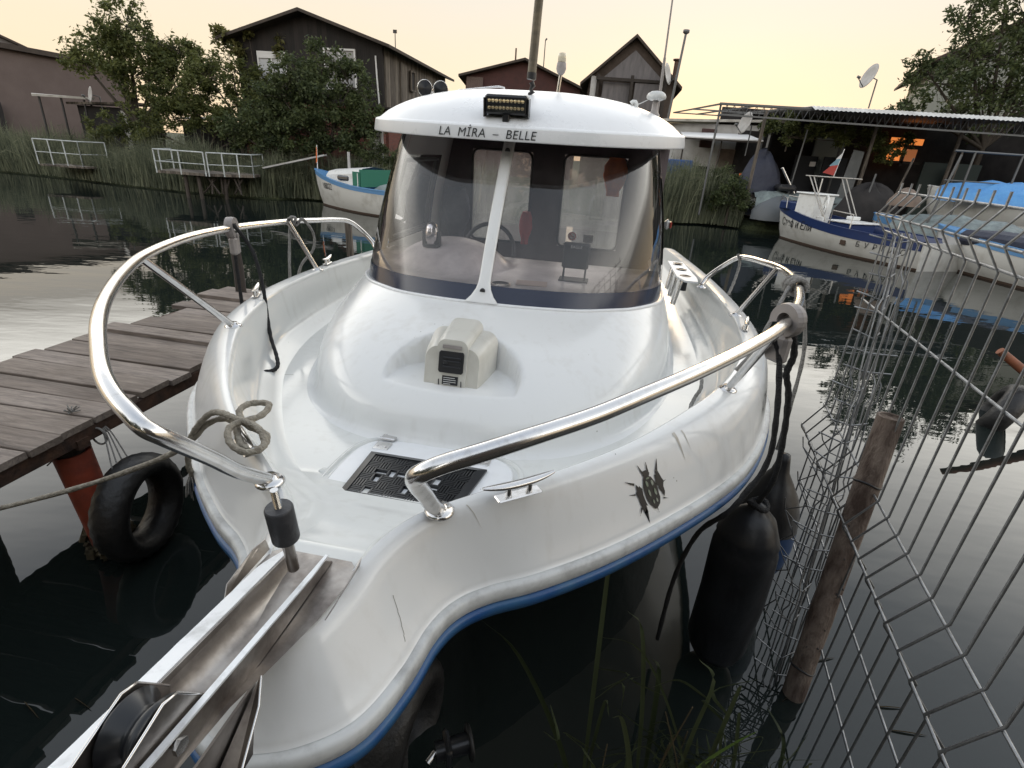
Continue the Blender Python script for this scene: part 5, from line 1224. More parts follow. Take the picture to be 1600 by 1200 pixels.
# left bank trees
tree('tree', pol(-34.6, 27.5, .4), [(0.3, 0, 5.1, .95), (-.7, 0, 4.3, .95), (-1.7, 0, 3.9, .7), (.9, 0, 4.2, 1.0), (2.0, .3, 4.2, .9), (.2, 0, 3.4, 1.1), (1.7, 0, 3.2, 1.1), (-.2, 0, 4.6, .8), (2.9, 0, 3.8, .8)], 15000, .17, LM[0], 'tall spreading olive-green tree against the sky beside the brown building', .16, 11, drop=.16)
tree('tree', pol(-27.0, 24.5, .4), [(.0, 0, 3.7, .75), (-1.0, 0, 3.5, .8), (.8, 0, 3.3, .8), (.1, 0, 2.6, .8), (-1.6, 0, 2.7, .9), (1.3, 0, 2.4, .7)], 8500, .15, LM[0], 'thin crooked tree with bare forked limbs between the tall tree and the dark house', .12, 12, drop=.12)
tree('drooping_tree', pol(-25.6, 25.0, .4), [(-.9, 0, 4.9, .42), (.1, 0, 5.15, .25), (-.4, 0, 4.5, .3), (1.3, 0, 4.75, .35)], 700, .22, LM[2], 'sparse feathery twigs showing above the roof edge left of the dark house', .06, 13, zsq=.5)
tree('shrub_tree', pol(-19.6, 20.9, .4), [(0, 0, 3.8, .8), (-.9, 0, 3.5, .8), (.9, 0, 3.3, .85), (1.5, 0, 2.5, .75), (-1.4, 0, 2.8, .85), (0, 0, 2.7, 1.0), (.6, 0, 1.9, .9), (-.9, 0, 1.9, .9)], 16000, .14, LM[1], 'dense dark bushy tree in front of the black gabled house', .12, 14)
tree('shrub_tree', pol(-23.8, 21.8, .4), [(0, 0, 2.6, .8), (-.9, 0, 2.2, .8), (.8, 0, 2.1, .8), (-1.6, 0, 1.7, .6), (0, 0, 1.5, .9), (1.6, 0, 1.4, .6)], 9000, .13, LM[1], 'low dark bush behind the white jetty railing', .09, 15)
tree('shrub', pol(-30.0, 25.0, .4), [(0, 0, 2.3, .9), (-1.2, 0, 2.2, .9), (1.2, 0, 2.1, .8), (-2.2, 0, 1.7, .7), (2.2, 0, 1.6, .7)], 8000, .14, LM[0], 'rounded green bush under the tall tree', .09, 16, 'shrub')
tree('shrub', pol(-35.8, 27.6, .4), [(0, 0, 1.6, .7), (-1.0, 0, 1.3, .6), (1.1, 0, 1.4, .7)], 3500, .14, LM[0], 'low bush between the carport and the reeds', .07, 17, 'shrub')
tree('shrub', pol(-14.2, 20.0, .4), [(0, 0, 1.2, .55), (.5, 0, .8, .5), (-.6, 0, 1.3, .6)], 2500, .11, LM[1], 'small dark bush by the brick lower wall of the dark house', .06, 18, 'shrub')
# --- building helpers
def quad_wall(m, a, b, z0, z1, th=.12, mi=0):
    a = Vector(a); b = Vector(b); d = (b - a); d.z = 0; L = d.length; d.normalize(); n = Vector((-d.y, d.x, 0)); c = (a + b) / 2; c.z = (z0 + z1) / 2
    m.box(c, (L, th, z1 - z0), Matrix((d, n, Vector((0, 0, 1)))).transposed(), mi); return m
def slab(m, P, th): return m.poly(P, th, (0, 0, 1))
def plankmat(name, c1, c2, w=.14):
    m = bpy.data.materials.new(name); m.use_nodes = True; t = m.node_tree; N = t.nodes; b = N['Principled BSDF']; b.inputs['Roughness'].default_value = .85
    co = N.new('ShaderNodeTexCoord'); sp = N.new('ShaderNodeSeparateXYZ'); t.links.new(co.outputs['Object'], sp.inputs[0]); ad = N.new('ShaderNodeMath'); ad.operation = 'ADD'; t.links.new(sp.outputs['X'], ad.inputs[0]); t.links.new(sp.outputs['Y'], ad.inputs[1])
    dv_ = N.new('ShaderNodeMath'); dv_.operation = 'DIVIDE'; dv_.inputs[1].default_value = w; t.links.new(ad.outputs[0], dv_.inputs[0]); fl = N.new('ShaderNodeMath'); fl.operation = 'FLOOR'; t.links.new(dv_.outputs[0], fl.inputs[0]); fr_ = N.new('ShaderNodeMath'); fr_.operation = 'FRACT'; t.links.new(dv_.outputs[0], fr_.inputs[0])
    wn = N.new('ShaderNodeTexWhiteNoise'); wn.noise_dimensions = '1D'; t.links.new(fl.outputs[0], wn.inputs['W'])
    mp = N.new('ShaderNodeMapping'); mp.inputs['Scale'].default_value = (9, 9, .8); t.links.new(co.outputs['Object'], mp.inputs[0]); n = N.new('ShaderNodeTexNoise'); n.inputs['Scale'].default_value = 3; n.inputs['Detail'].default_value = 8; t.links.new(mp.outputs[0], n.inputs['Vector'])
    av = N.new('ShaderNodeMath'); av.operation = 'MULTIPLY_ADD'; av.inputs[1].default_value = .45; t.links.new(wn.outputs['Value'], av.inputs[0]); t.links.new(n.outputs['Fac'], av.inputs[2])
    rp = N.new('ShaderNodeValToRGB'); rp.color_ramp.elements[0].position = .45; rp.color_ramp.elements[1].position = .95; rp.color_ramp.elements[0].color = (*c1, 1); rp.color_ramp.elements[1].color = (*c2, 1); t.links.new(av.outputs[0], rp.inputs[0])
    gt = N.new('ShaderNodeMath'); gt.operation = 'GREATER_THAN'; gt.inputs[1].default_value = .08; t.links.new(fr_.outputs[0], gt.inputs[0]); mx = N.new('ShaderNodeMix'); mx.data_type = 'RGBA'; t.links.new(gt.outputs[0], mx.inputs['Factor']); mx.inputs['A'].default_value = (.01, .009, .008, 1); t.links.new(rp.outputs[0], mx.inputs['B']); t.links.new(mx.outputs['Result'], b.inputs['Base Color'])
    return m
def brickmat(name, c1, c2, mo, sc=4.5):
    m = bpy.data.materials.new(name); m.use_nodes = True; t = m.node_tree; N = t.nodes; b = N['Principled BSDF']; b.inputs['Roughness'].default_value = .9
    co = N.new('ShaderNodeTexCoord'); sp = N.new('ShaderNodeSeparateXYZ'); t.links.new(co.outputs['Object'], sp.inputs[0]); ad = N.new('ShaderNodeMath'); ad.operation = 'ADD'; t.links.new(sp.outputs['X'], ad.inputs[0]); t.links.new(sp.outputs['Y'], ad.inputs[1]); cb = N.new('ShaderNodeCombineXYZ'); t.links.new(ad.outputs[0], cb.inputs[0]); t.links.new(sp.outputs['Z'], cb.inputs[1])
    br_ = N.new('ShaderNodeTexBrick'); br_.inputs['Scale'].default_value = sc; br_.inputs['Color1'].default_value = (*c1, 1); br_.inputs['Color2'].default_value = (*c2, 1); br_.inputs['Mortar'].default_value = (*mo, 1); br_.inputs['Mortar Size'].default_value = .018; t.links.new(cb.outputs[0], br_.inputs['Vector'])
    t.links.new(br_.outputs[0], b.inputs['Base Color']); return m
M['blackwood'] = plankmat('black_boards', (.006, .005, .005), (.020, .016, .015), .16); M['greywood'] = plankmat('weathered_boards', (.035, .028, .022), (.17, .145, .12), .15)
M['brick'] = brickmat('red_brick', (.17, .05, .035), (.11, .035, .028), (.10, .09, .08)); M['roofdark'] = mat('roof_felt', (.04, .032, .028), .9, col2=(.07, .055, .045), nscale=3)
M['render'] = mat('brown_render', (.115, .088, .082), .9, col2=(.135, .105, .098), nscale=1.2, bump=.2, bscale=20); M['whitewash'] = mat('whitewashed_wall', (.50, .50, .50), .85, col2=(.33, .32, .31), nscale=2)
M['winglass'] = mat('window_glass', (.05, .055, .06), .08, spec=.8); M['curtain'] = mat('grey_curtain', (.16, .15, .155), .9, col2=(.10, .095, .10), nscale=2, stretch=(3, 3, .5)); M['winwhite'] = mat('white_frame', (.6, .6, .6), .5); M['alu'] = mat('corrugated_sheet', (.42, .41, .39), .45, .5, col2=(.25, .24, .22), nscale=3)
M['whitealu'] = mat('pale_corrugated_sheet', (.62, .62, .60), .5, .2, col2=(.42, .41, .39), nscale=2)
M['darkwood'] = wood('dark_timber', (.02, .016, .014), (.05, .04, .034), (1, 8, 8)); M['shadow'] = mat('dark_boards_and_shade', (.012, .011, .012), .9, col2=(.03, .027, .027), nscale=2)  # near-black: shade inside openings put into the colour, also dark boards
def win(parent, c, wd, ht, d, frame=M['winwhite'], glass_=M['winglass'], name='window', shutter=None, mull=1):
    d = Vector(d).normalized(); n = Vector((d.y, -d.x, 0)); c = Vector(c); R = Matrix((d, -n, Vector((0, 0, 1)))).transposed(); m = MB(); f = .06
    for s in (-1, 1): m.box(c + d * s * (wd / 2 - f / 2) + n * .03, (f, .08, ht), R); m.box(c + Vector((0, 0, s * (ht / 2 - f / 2))) + n * .03, (wd - 2 * f, .08, f), R)
    for q in range(mull): m.box(c + d * (wd * ((q + 1) / (mull + 1) - .5)) + n * .03, (.04, .06, ht - 2 * f), R)
    o = m.build(name, frame, parent); MB().box(c + n * .01, (wd - 2 * f, .02, ht - 2 * f), R).build('pane', glass_, o)
    if shutter: MB().box(c + Vector((0, 0, ht / 2 - shutter / 2)) + n * .05, (wd - .1, .03, shutter), R).build('roller_blind', M['winwhite'], o)
    return o
# --- black gabled timber house
Lc = Vector((-11.35, 22.75, 0)); Rc = Vector((-5.57, 22.0, 0)); fd = (Rc - Lc).normalized(); sd = Vector((-fd.y, fd.x, 0)); Bk = 8.2; ze = 5.3; zr = 6.15; zb_ = 3.25
HO_ = empty('timber_house', Lc, 0, 'black timber gabled house on a brick lower storey behind the bushes', 'house'); hl = lambda p: Vector(p) - Lc
m = MB(); mid_ = (Lc + Rc) / 2
m.poly([hl(Lc + Vector((0, 0, zb_))), hl(Rc + Vector((0, 0, zb_))), hl(Rc + Vector((0, 0, ze))), hl(mid_ + Vector((0, 0, zr))), hl(Lc + Vector((0, 0, ze)))], .12, sd); m.build('gable_wall', M['blackwood'], HO_)
m = MB(); quad_wall(m, hl(Rc + sd * .12), hl(Rc + sd * Bk), zb_, ze); m.build('side_wall', M['greywood'], HO_)
m = MB(); quad_wall(m, hl(Lc + sd * .12), hl(Lc + sd * Bk), zb_, ze); quad_wall(m, hl(Lc + sd * Bk), hl(Rc + sd * Bk), zb_, ze); m.build('rear_wall', M['blackwood'], HO_)
m = MB(); quad_wall(m, hl(Lc - sd * .02), hl(Rc - sd * .02), .3, zb_, .2); quad_wall(m, hl(Rc + sd * .12), hl(Rc + sd * Bk), .3, zb_, .2); m.build('brick_storey', M['brick'], HO_)
for s, e0 in ((1, Rc), (-1, Lc)):
    m = MB(); o1 = e0 + fd * s * .45 + Vector((0, 0, ze - .14)); rg = mid_ + Vector((0, 0, zr)); f0 = -sd * .5; f1 = sd * (Bk + .3)
    slab(m, [hl(o1 + f0), hl(rg + f0), hl(rg + f1), hl(o1 + f1)], .10); m.build('roof', M['roofdark'], HO_)
win(HO_, hl(Lc + fd * 1.45 + Vector((0, 0, 4.35))), 1.15, 1.15, fd, glass_=mat('white_blind', (.42, .43, .45), .6), shutter=.22, mull=1); win(HO_, hl(Rc - fd * 1.65 + Vector((0, 0, 4.45))), 1.25, 1.35, fd, mull=1, glass_=mat('pale_pane', (.25, .25, .26), .3))
MB().tube([hl(Rc - fd * .25 - sd * .05 + Vector((0, 0, 4.95))), hl(Rc - fd * .22 - sd * .05 + Vector((0, 0, 4.2))), hl(Rc - fd * .16 - sd * .05 + Vector((0, 0, 3.3)))], .03, 6).build('drain_pipe', M['winwhite'], HO_)
win(HO_, hl(Rc + sd * 2.9 + Vector((.12, 0, 4.5))), .55, .75, sd, frame=M['greywood'], glass_=M['shadow'], mull=0)
m = MB(); dr = Rc + sd * 1.9 + Vector((.1, 0, 4.2)); m.box(hl(dr), (.05, .7, 1.6), Matrix((sd.cross(Vector((0, 0, 1))), sd, Vector((0, 0, 1)))).transposed()); m.build('door', M['greywood'], HO_)
m = MB(); slab(m, [hl(Rc + fd * .6 - sd * .6 + Vector((0, 0, 3.2))), hl(Rc + fd * .6 + sd * 6 + Vector((0, 0, 3.2))), hl(Rc + sd * 6 + Vector((0, 0, 3.3))), hl(Rc - fd * 1.2 - sd * .6 + Vector((0, 0, 3.3)))], .06); m.build('ledge', M['darkwood'], HO_)
MB().tube([hl(Rc + sd * 3.5 - fd * .8 + Vector((0, 0, 5.3))), hl(Rc + sd * 3.5 - fd * .8 + Vector((0, 0, 6.4)))], .02, 5).box(hl(Rc + sd * 3.5 - fd * .8 + Vector((0, 0, 6.35))), (.16, .05, .12)).build('roof_vane', M['black'], HO_)
for az, D, h in ((-17.8, 19.9, 1.3), (-16.6, 20.1, 1.1), (-15.5, 20.3, 1.2)):
    o = MB().tube([(0, 0, 0), (.02, 0, h)], .05, 7).build('fence_stake', M['whitewash'] if az < -17 else M['greywood'], None); o.location = pol(az, D, .4); tag(o, {-17.8: 'pale stake left of two dark stakes under the bushy tree', -16.6: 'middle stake under the bushy tree', -15.5: 'grey stake nearest the brick storey of the house'}[az], 'stake')
m = MB(); lz = pol(-15.25, 20.6, .5)
for s in (-.16, .16): m.tube([(s, 0, 0), (s * .9, .3, 2.3)], .025, 6)
for q in range(7): m.tube([(-.16, .05 + q * .04, .25 + q * .3), (.16, .05 + q * .04, .25 + q * .3)], .018, 6)
o = m.build('ladder', M['darkwood'], None); o.location = lz; tag(o, 'dark ladder leaning on the brick storey beside the boat roof', 'ladder')
o = MB().box((0, 0, 1.0), (.45, .06, 1.9)).build('plywood_board', M['whitewash'], None); o.location = pol(-15.0, 20.95, .5); tag(o, 'peeling white board standing behind the dark ladder', 'board')
# --- brown rendered building on the far left
def house(name, label, az0, D0, az1, D1, depth, z0, zl, zr_, wm, rm, ridge=None, over=.3, cat_='house'):
    a = pol(az0, D0); b = pol(az1, D1); d = (b - a).normalized(); n = Vector((-d.y, d.x, 0)); o = empty(name, a, 0, label, cat_); h_ = lambda p: Vector(p) - a; up = Vector((0, 0, 1)); m = MB()
    if ridge: m.poly([h_(a + up * z0), h_(b + up * z0), h_(b + up * zr_), h_((a + b) / 2 + up * ridge), h_(a + up * zl)], .15, n)
    else: m.poly([h_(a + up * z0), h_(b + up * z0), h_(b + up * zr_), h_(a + up * zl)], .15, n)
    m.build('front_wall', wm, o); m = MB(); quad_wall(m, h_(b + n * .15), h_(b + n * depth), z0, zr_ - .02); quad_wall(m, h_(a + n * .15), h_(a + n * depth), z0, zl - .02); quad_wall(m, h_(a + n * depth), h_(b + n * depth), z0, min(zl, zr_) - .02); m.build('other_walls', wm, o)
    f0 = -n * over; f1 = n * (depth + over)
    if ridge:
        rg = (a + b) / 2 + up * (ridge + .02)
        for s, e, ze_ in ((-1, a, zl), (1, b, zr_)):
            sl = (ridge - ze_) / ((b - a).length / 2); ee = e + d * s * over + up * (ze_ - sl * over + .02); m = MB(); slab(m, [h_(ee + f0), h_(rg + f0), h_(rg + f1), h_(ee + f1)], .14); m.build('roof', rm, o)
    else:
        m = MB(); slab(m, [h_(a - d * over + f0 + up * (zl + .01)), h_(b + d * over + f0 + up * (zr_ + .01)), h_(b + d * over + f1 + up * (zr_ + .01)), h_(a - d * over + f1 + up * (zl + .01))], .22); m.build('roof', rm, o)
    return o, a, d, n, h_
o, a, d, n, h_ = house('brown_building', 'long brown rendered building with one small high window at the left edge', -50, 38, -35.0, 38, 9, .4, 5.35, 4.7, M['render'], M['roofdark'])
win(o, h_(pol(-39.6, 37.9, 4.15)), .55, .6, d, mull=0, glass_=mat('sky_pane', (.45, .44, .43), .3))
m = MB(); w_ = pol(-43.6, 37.6, 1.4); m.box(h_(w_), (1.1, .2, 2.6)); m.build('doorway', M['shadow'], o)
o, a, d, n, h_ = house('grey_gabled_house', 'pale grey gable peeping over the roof of the brown building', -45.5, 52, -39.9, 52, 8, .4, 6.0, 6.0, mat('grey_stucco', (.17, .16, .16), .9), M['roofdark'], ridge=7.1)
# carport
cp = empty('carport', pol(-40.5, 31, .4), 0, 'flat pale canopy on thin dark posts with a cloth-covered table beneath', 'canopy'); c0 = pol(-40.5, 31, .4)
m = MB(); slab(m, [pol(-41.0, 30, 2.88) - c0, pol(-37.2, 29.6, 2.93) - c0, pol(-37.2, 32, 3.0) - c0, pol(-41.0, 32.4, 2.98) - c0], .08); m.build('canopy_roof', M['alu'], cp)
for az, D in ((-40.7, 30.1), (-39.4, 30), (-38.0, 29.8), (-37.6, 30.6)): MB().tube([pol(az, D, .4) - c0, pol(az + .1, D, 2.9) - c0], .045, 6).build('post', M['black'], cp)
sh_ = empty('shed', pol(-36.6, 29.6, .4), 0, 'small dark shed with pale doorframe right of the canopy', 'shed'); c1 = pol(-36.6, 29.6, .4)
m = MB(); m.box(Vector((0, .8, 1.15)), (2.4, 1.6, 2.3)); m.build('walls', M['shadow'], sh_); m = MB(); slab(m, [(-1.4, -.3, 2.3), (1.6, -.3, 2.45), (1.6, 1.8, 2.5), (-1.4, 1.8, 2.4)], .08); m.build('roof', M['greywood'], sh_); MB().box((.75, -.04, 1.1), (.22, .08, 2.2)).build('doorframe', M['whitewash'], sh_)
def dish(loc, yaw, tilt, r, label, pole=.8, offy=0):
    o = empty('satellite_dish', loc, 0, label, 'satellite dish'); R = Matrix.Rotation(yaw, 3, 'Z') @ Matrix.Rotation(PI / 2 - tilt, 3, 'X')
    MB().lathe((0, 0, 0), [(0, -.12 * r), (r * .4, -.10 * r), (r * .75, -.04 * r), (r, .04 * r), (r * .98, .06 * r), (r * .7, -.01 * r), (0, -.09 * r)], 24, R).build('reflector', M['disc'], o)
    e = R @ Vector((0, -r * .9, 0)); f = R @ Vector((0, -r * .4, r * .95)); MB().tube([e, f], .015, 5).cyl(f, f - R @ Vector((0, 0, .1)), .04, n=8).build('feed_arm', M['galvdark'], o)
    MB().tube([R @ Vector((0, 0, -.1 * r)), R @ Vector((0, 0, -.3)), R @ Vector((0, 0, -.3)) + Vector((0, 0, -pole))], .022, 6).build('dish_mast', M['galvdark'], o); return o
M['disc'] = mat('dish_paint', (.40, .39, .38), .5, col2=(.30, .29, .28), nscale=4)
dish(pol(-37.4, 29.3, 3.1), math.radians(-40), .2, .30, 'white dish on the corner of the flat pale canopy')
# covered table
m = MB(); random.seed(6); rows = []
for i in range(14):
    rows.append([pol(-39.6 + i * .17, 29.0 + .5 * j, .75 + .25 * noise.noise(Vector((i * .5, j, 0))) + (.0 if 0 < j < 3 else -.3)) for j in range(4)])
tb = m.grid(rows).build('plastic_sheet', mat('pale_plastic', (.30, .36, .42), .3, col2=(.12, .15, .18), nscale=3), None); tag(tb, 'crumpled pale blue plastic sheet over things below the canopy', 'sheet')
# low pale roof between the trees
rf_ = empty('low_shed', pol(-28.6, 26.6, .4), 0, 'low shed with a white sheet roof showing between the trees', 'shed'); MB().box((0, .6, 1.0), (3.0, 1.4, 2.0)).build('walls', M['shadow'], rf_); m = MB(); slab(m, [(-1.7, -.2, 2.02), (1.7, -.2, 2.12), (1.7, 1.5, 2.2), (-1.7, 1.5, 2.15)], .05); m.build('roof', M['whitewash'], rf_)
ch = MB().tube([(0, 0, 0), (0, 0, .8)], .14, 10).lathe((0, 0, .8), [(.28, 0), (.3, .03), (.1, .12), (0, .13)], 14).build('chimney_pot', M['whitewash'], None); ch.location = pol(-31.0, 26.8, 2.7); tag(ch, 'pale chimney pot with flat cap among the leaves', 'chimney')
# --- little jetties with railings on the far bank
M['railpaint'] = mat('white_rail_paint', (.52, .56, .57), .5, col2=(.30, .32, .32), nscale=6)
J2 = empty('railed_jetty', pol(-30.1, 21, 0), 0, 'small wooden platform with white pipe railing on the far left bank', 'jetty'); c2 = pol(-30.1, 21, 0)
q0 = pol(-34.0, 21.2); q1 = pol(-30.3, 20.2); q2 = pol(-26.4, 20.3); dk_ = .72; bkv = Vector((-.25, 1.3, 0))
m = MB(); slab(m, [q0 - c2 + Vector((0, 0, dk_)), q1 - c2 + Vector((0, 0, dk_)), q2 - c2 + Vector((0, 0, dk_)), q2 + bkv - c2 + Vector((0, 0, dk_)), q0 + bkv - c2 + Vector((0, 0, dk_))], .08); m.build('deck_boards', M['greywood'], J2)
def railing(par, A, B, n, z0, h, c):
    m = MB(); u = Vector((0, 0, 1))
    for z in (h, h * .5): m.tube([A - c + u * (z0 + z), B - c + u * (z0 + z)], .022 if z == h else .014, 6)
    m.build('hand_rail', M['railpaint'], par)
    for k in range(n + 1):
        p = A.lerp(B, k / n) - c; MB().tube([p + u * z0, p + u * (z0 + h)], .02, 6).build('rail_post', M['railpaint'], par)
railing(J2, q0, q1, 2, dk_, .70, c2); railing(J2, q1 + Vector((.1, 0, 0)), q2, 3, dk_, .70, c2); railing(J2, q0 + Vector((0.1, .1, 0)), q0 + bkv, 1, dk_, .7, c2); railing(J2, q2, q2 + bkv, 1, dk_, .7, c2)
for az, D, t in ((-32.0, 20.9, .1), (-30.9, 20.6, -.05), (-29.0, 20.6, .2)): MB().tube([pol(az, D, -.5) - c2, pol(az, D, dk_) - c2 + Vector((t * .3, 0, 0))], .06, 8).build('pile', mat('reddish_pile', (.20, .10, .08), .8) if az < -32.5 else M['pilewood'], J2)
m = MB()
for k in range(9): a_ = pol(-30.2 + k * .35, 20.5, dk_ - .05) - c2; m.tube([a_, a_ + Vector((random.uniform(-.5, .5), random.uniform(-.2, .1), -.5))], .03, 5)
m.build('brace', M['pilewood'], J2)
J3 = empty('railed_landing', pol(-40.4, 26, 0), 0, 'second smaller white railing half hidden in the reeds at far left', 'railing'); c3 = pol(-40.4, 26, 0)
r0 = pol(-41.7, 27.0); r1 = pol(-39.0, 25.8); railing(J3, r0, r1, 3, .55, .85, c3); railing(J3, r1, r1 + Vector((.3, .9, 0)), 1, .55, .85, c3); m = MB(); slab(m, [r0 - c3 + Vector((0, 0, .5)), r1 - c3 + Vector((0, 0, .5)), r1 - c3 + Vector((.3, .9, .5)), r0 - c3 + Vector((.3, .9, .5))], .06); m.build('deck_boards', M['greywood'], J3)
o = MB().bar((0, 0, 0), tuple(pol(-19.9, 20.2, 1.55) - pol(-25.4, 20.9, 1.02)), .35, .05).build('gangplank', M['whitewash'], None); o.location = pol(-25.4, 20.9, 1.02); tag(o, 'long whitish plank slanting through the reeds behind the blue boat', 'plank')
# timber post in the water
o = MB().tube([(0, 0, -1), (.01, 0, 0), (.0, 0, .62)], [.07, .068, .065], 12).build('mooring_post', M['greywood'], None); pp0 = at(547, 400, 0); o.location = pp0; tag(o, 'grey round post standing in the water left of the windscreen', 'post')
# --- red-brown gabled house behind the boat roof
o, a, d, n, h_ = house('red_house', 'low dark red gabled house behind the mast', -6.4, 40, 4.6, 40, 8, .5, 6.55, 6.2, mat('oxblood_boards', (.07, .025, .022), .8, col2=(.045, .018, .016), nscale=3), M['roofdark'], ridge=7.6, over=.5)
MB().box(h_(pol(-2.4, 39.9, 6.2)), (.75, .1, 1.3)).build('window', M['curtain'], o); MB().box(h_(pol(-5.6, 39.8, 6.0)), (1.1, .1, 1.0)).build('shuttered_window', brickmat('lattice', (.12, .08, .07), (.08, .05, .045), (.16, .14, .12), 6), o)
MB().tube([h_(pol(-1.8, 41, 6.9)), h_(pol(-1.8, 41, 8.5))], .06, 6).build('flue', M['rust'], o)
o = MB().tube([(0, 0, 0), (0, 0, 4.6), (.02, 0, 4.6), (.1, 0, 4.7)], [.05, .035, .06, .06], 6).build('lamp_mast', M['galvdark'], None); o.location = pol(.9, 44, 5.0); tag(o, 'thin far mast just right of the thick boat mast', 'mast')
# --- gabled balcony house
o, a, d, n, h_ = house('balcony_house', 'narrow gabled house with curtained balcony and railing', 5.4, 32, 13.2, 32, 7, .5, 5.9, 5.9, mat('brown_boards', (.08, .06, .05), .85, col2=(.05, .038, .03), nscale=3), M['roofdark'], ridge=7.75, over=.45)
up = Vector((0, 0, 1))
for az in (7.9, 10.9): MB().box(h_(pol(az + .1, 31.8, 5.1)), (1.45, .08, 1.35)).build('curtain', M['curtain'], o)
m = MB(); m.poly([h_(pol(6.6, 31.85, 5.95)), h_(pol(12.2, 31.85, 5.95)), h_(pol(9.35, 31.85, 7.25))], .06, (0, -1, 0)); m.build('gable_cloth', M['curtain'], o)
for az in (6.2, 9.4, 12.5): MB().box(h_(pol(az, 31.6, 4.9)), (.14, .14, 2.4)).build('balcony_post', M['darkwood'], o)
MB().box(h_(pol(9.35, 31.6, 5.88)), (3.7, .14, .14)).build('balcony_beam', M['darkwood'], o); m = MB()
for q in range(22): m.box(h_(pol(6.5 + q * .27, 31.5, 4.15)), (.035, .03, .7))
m.box(h_(pol(9.35, 31.5, 4.52)), (3.5, .05, .05)); m.box(h_(pol(9.35, 31.5, 3.8)), (3.5, .05, .05)); m.build('balcony_railing', M['darkwood'], o); MB().box(h_(pol(5.9, 31.7, 4.9)), (.4, .1, 2.2)).build('white_post', M['whitewash'], o)
dish(pol(12.55, 31.0, 6.15), math.radians(60), .25, .5, 'dish on the balcony house gable beside the whip aerial')
m = MB().tube([(0, 0, 0), (0, 0, .9)], .12, 8).lathe((0, 0, .9), [(.2, 0), (.22, .08), (0, .1)], 10).build('stove_pipe', M['rust'], None); m.location = pol(13.2, 33.5, 6.2); tag(m, 'short capped stove pipe above the balcony house roof', 'chimney')
m = MB().tube([(0, 0, 0), (.1, 0, 6.7)], [.07, .05], 8).lathe((.1, 0, 6.7), [(.05, 0), (.14, .06), (.14, .16), (0, .17)], 10).build('flue_pole', M['galvdark'], None); m.location = pol(12.9, 27.5, .5); tag(m, 'tall leaning flue pole with wide cap right of the balcony house', 'pole'); m.rotation_euler = (0, .035, 0)
M['curtain2'] = mat('faded_cloth', (.20, .16, .14), .9, col2=(.10, .08, .07), nscale=3)
# --- white hut with sheet roof and awning
HU = empty('white_hut', pol(18, 27, .42), 0, 'white hut with flat sheet roof and a pale awning beside the pavilion', 'hut'); cH = pol(18, 27, .42)
A_ = pol(12.6, 27.2); B_ = pol(22.6, 26.2); m = MB(); quad_wall(m, A_ - cH, B_ - cH, 0, 3.3, .15); m.build('front_wall', M['whitewash'], HU)
m = MB(); slab(m, [A_ + Vector((-.3, -.5, 3.75)) - cH - Vector((0, 0, 0)), B_ + Vector((.6, -.5, 3.85)) - cH, B_ + Vector((.6, 3, 3.9)) - cH, A_ + Vector((-.3, 3, 3.9)) - cH], .10); m.build('roof', M['alu'], HU)
MB().box(pol(17.6, 26.5, 3.15) - cH, (1.0, .12, .75)).build('shutter', mat('dark_red_shutter', (.06, .03, .028), .8), HU); MB().box(pol(17.2, 26.5, 1.75) - cH, (1.1, .12, .55)).build('window', M['shadow'], HU); MB().box(pol(21.3, 26.0, 2.2) - cH, (1.4, .12, 2.6)).build('open_door', M['shadow'], HU)
MB().box(pol(20.0, 25.8, 1.9) - cH, (1.5, .10, 1.7)).build('door_curtain', M['curtain2'], HU)
m = MB(); slab(m, [pol(15.0, 23.8, 3.02) - cH, pol(22.1, 23.0, 2.98) - cH, pol(20.6, 26, 3.32) - cH, pol(14.6, 26.6, 3.32) - cH], .05); m.build('awning', M['winwhite'], HU); MB().bar(pol(15.0, 23.8, 3.0) - cH, pol(22.1, 23.0, 2.96) - cH, .06, .06).build('awning_beam', M['darkwood'], HU)
for az, D, zz in ((15.1, 23.9, 3.0), (18.5, 23.5, 3.0)): MB().tube([pol(az, D, .4) - cH, pol(az, D, zz) - cH], .03, 6).build('awning_post', M['darkwood'], HU)
dish(pol(20.2, 22.6, 3.55), math.radians(-78), .25, .38, 'big white dish between the hut awning and the pavilion roof', 1.0)
o = MB().box((0, 0, .5), (.9, .6, 1.0), bev=.03).build('blue_bin', mat('blue_plastic', (.02, .07, .22), .4), None); o.location = pol(15.0, 22.6, 1.2); tag(o, 'blue plastic tub by the reeds under the awning', 'tub')
o = MB().box((0, 0, .25), (1.3, .8, .12), bev=.02).box((0, 0, .1), (1.1, .6, .2)).build('green_table', mat('green_paint', (.03, .06, .04), .6), None); o.location = pol(16.8, 22.8, 1.3); tag(o, 'dark green low table with things on it under the awning', 'table')
tree('shrub', pol(17.8, 21.9, .4), [(0, 0, 1.1, .6), (.7, 0, 1.2, .6), (-.8, 0, .9, .5), (1.1, -.2, .7, .5), (.3, -.3, .5, .5)], 5500, .13, LM[1], 'broad-leaved dark shrub below the awning', .05, 41, 'shrub')
tree('shrub', pol(20.4, 21.4, .4), [(0, 0, .9, .55), (.3, 0, .5, .5), (-.5, 0, .6, .5)], 3000, .12, LM[1], 'dark shrub at the foot of the pavilion corner post', .05, 42, 'shrub')
o = MB().lathe((0, 0, 0), [(.0, -.16), (.14, -.1), (.17, 0), (.12, .12), (0, .16)], 14).build('orange_buoy', M['vest'], None); o.location = pol(21.0, 23.0, 1.75); tag(o, 'orange buoy hanging by the hut doorway', 'buoy')
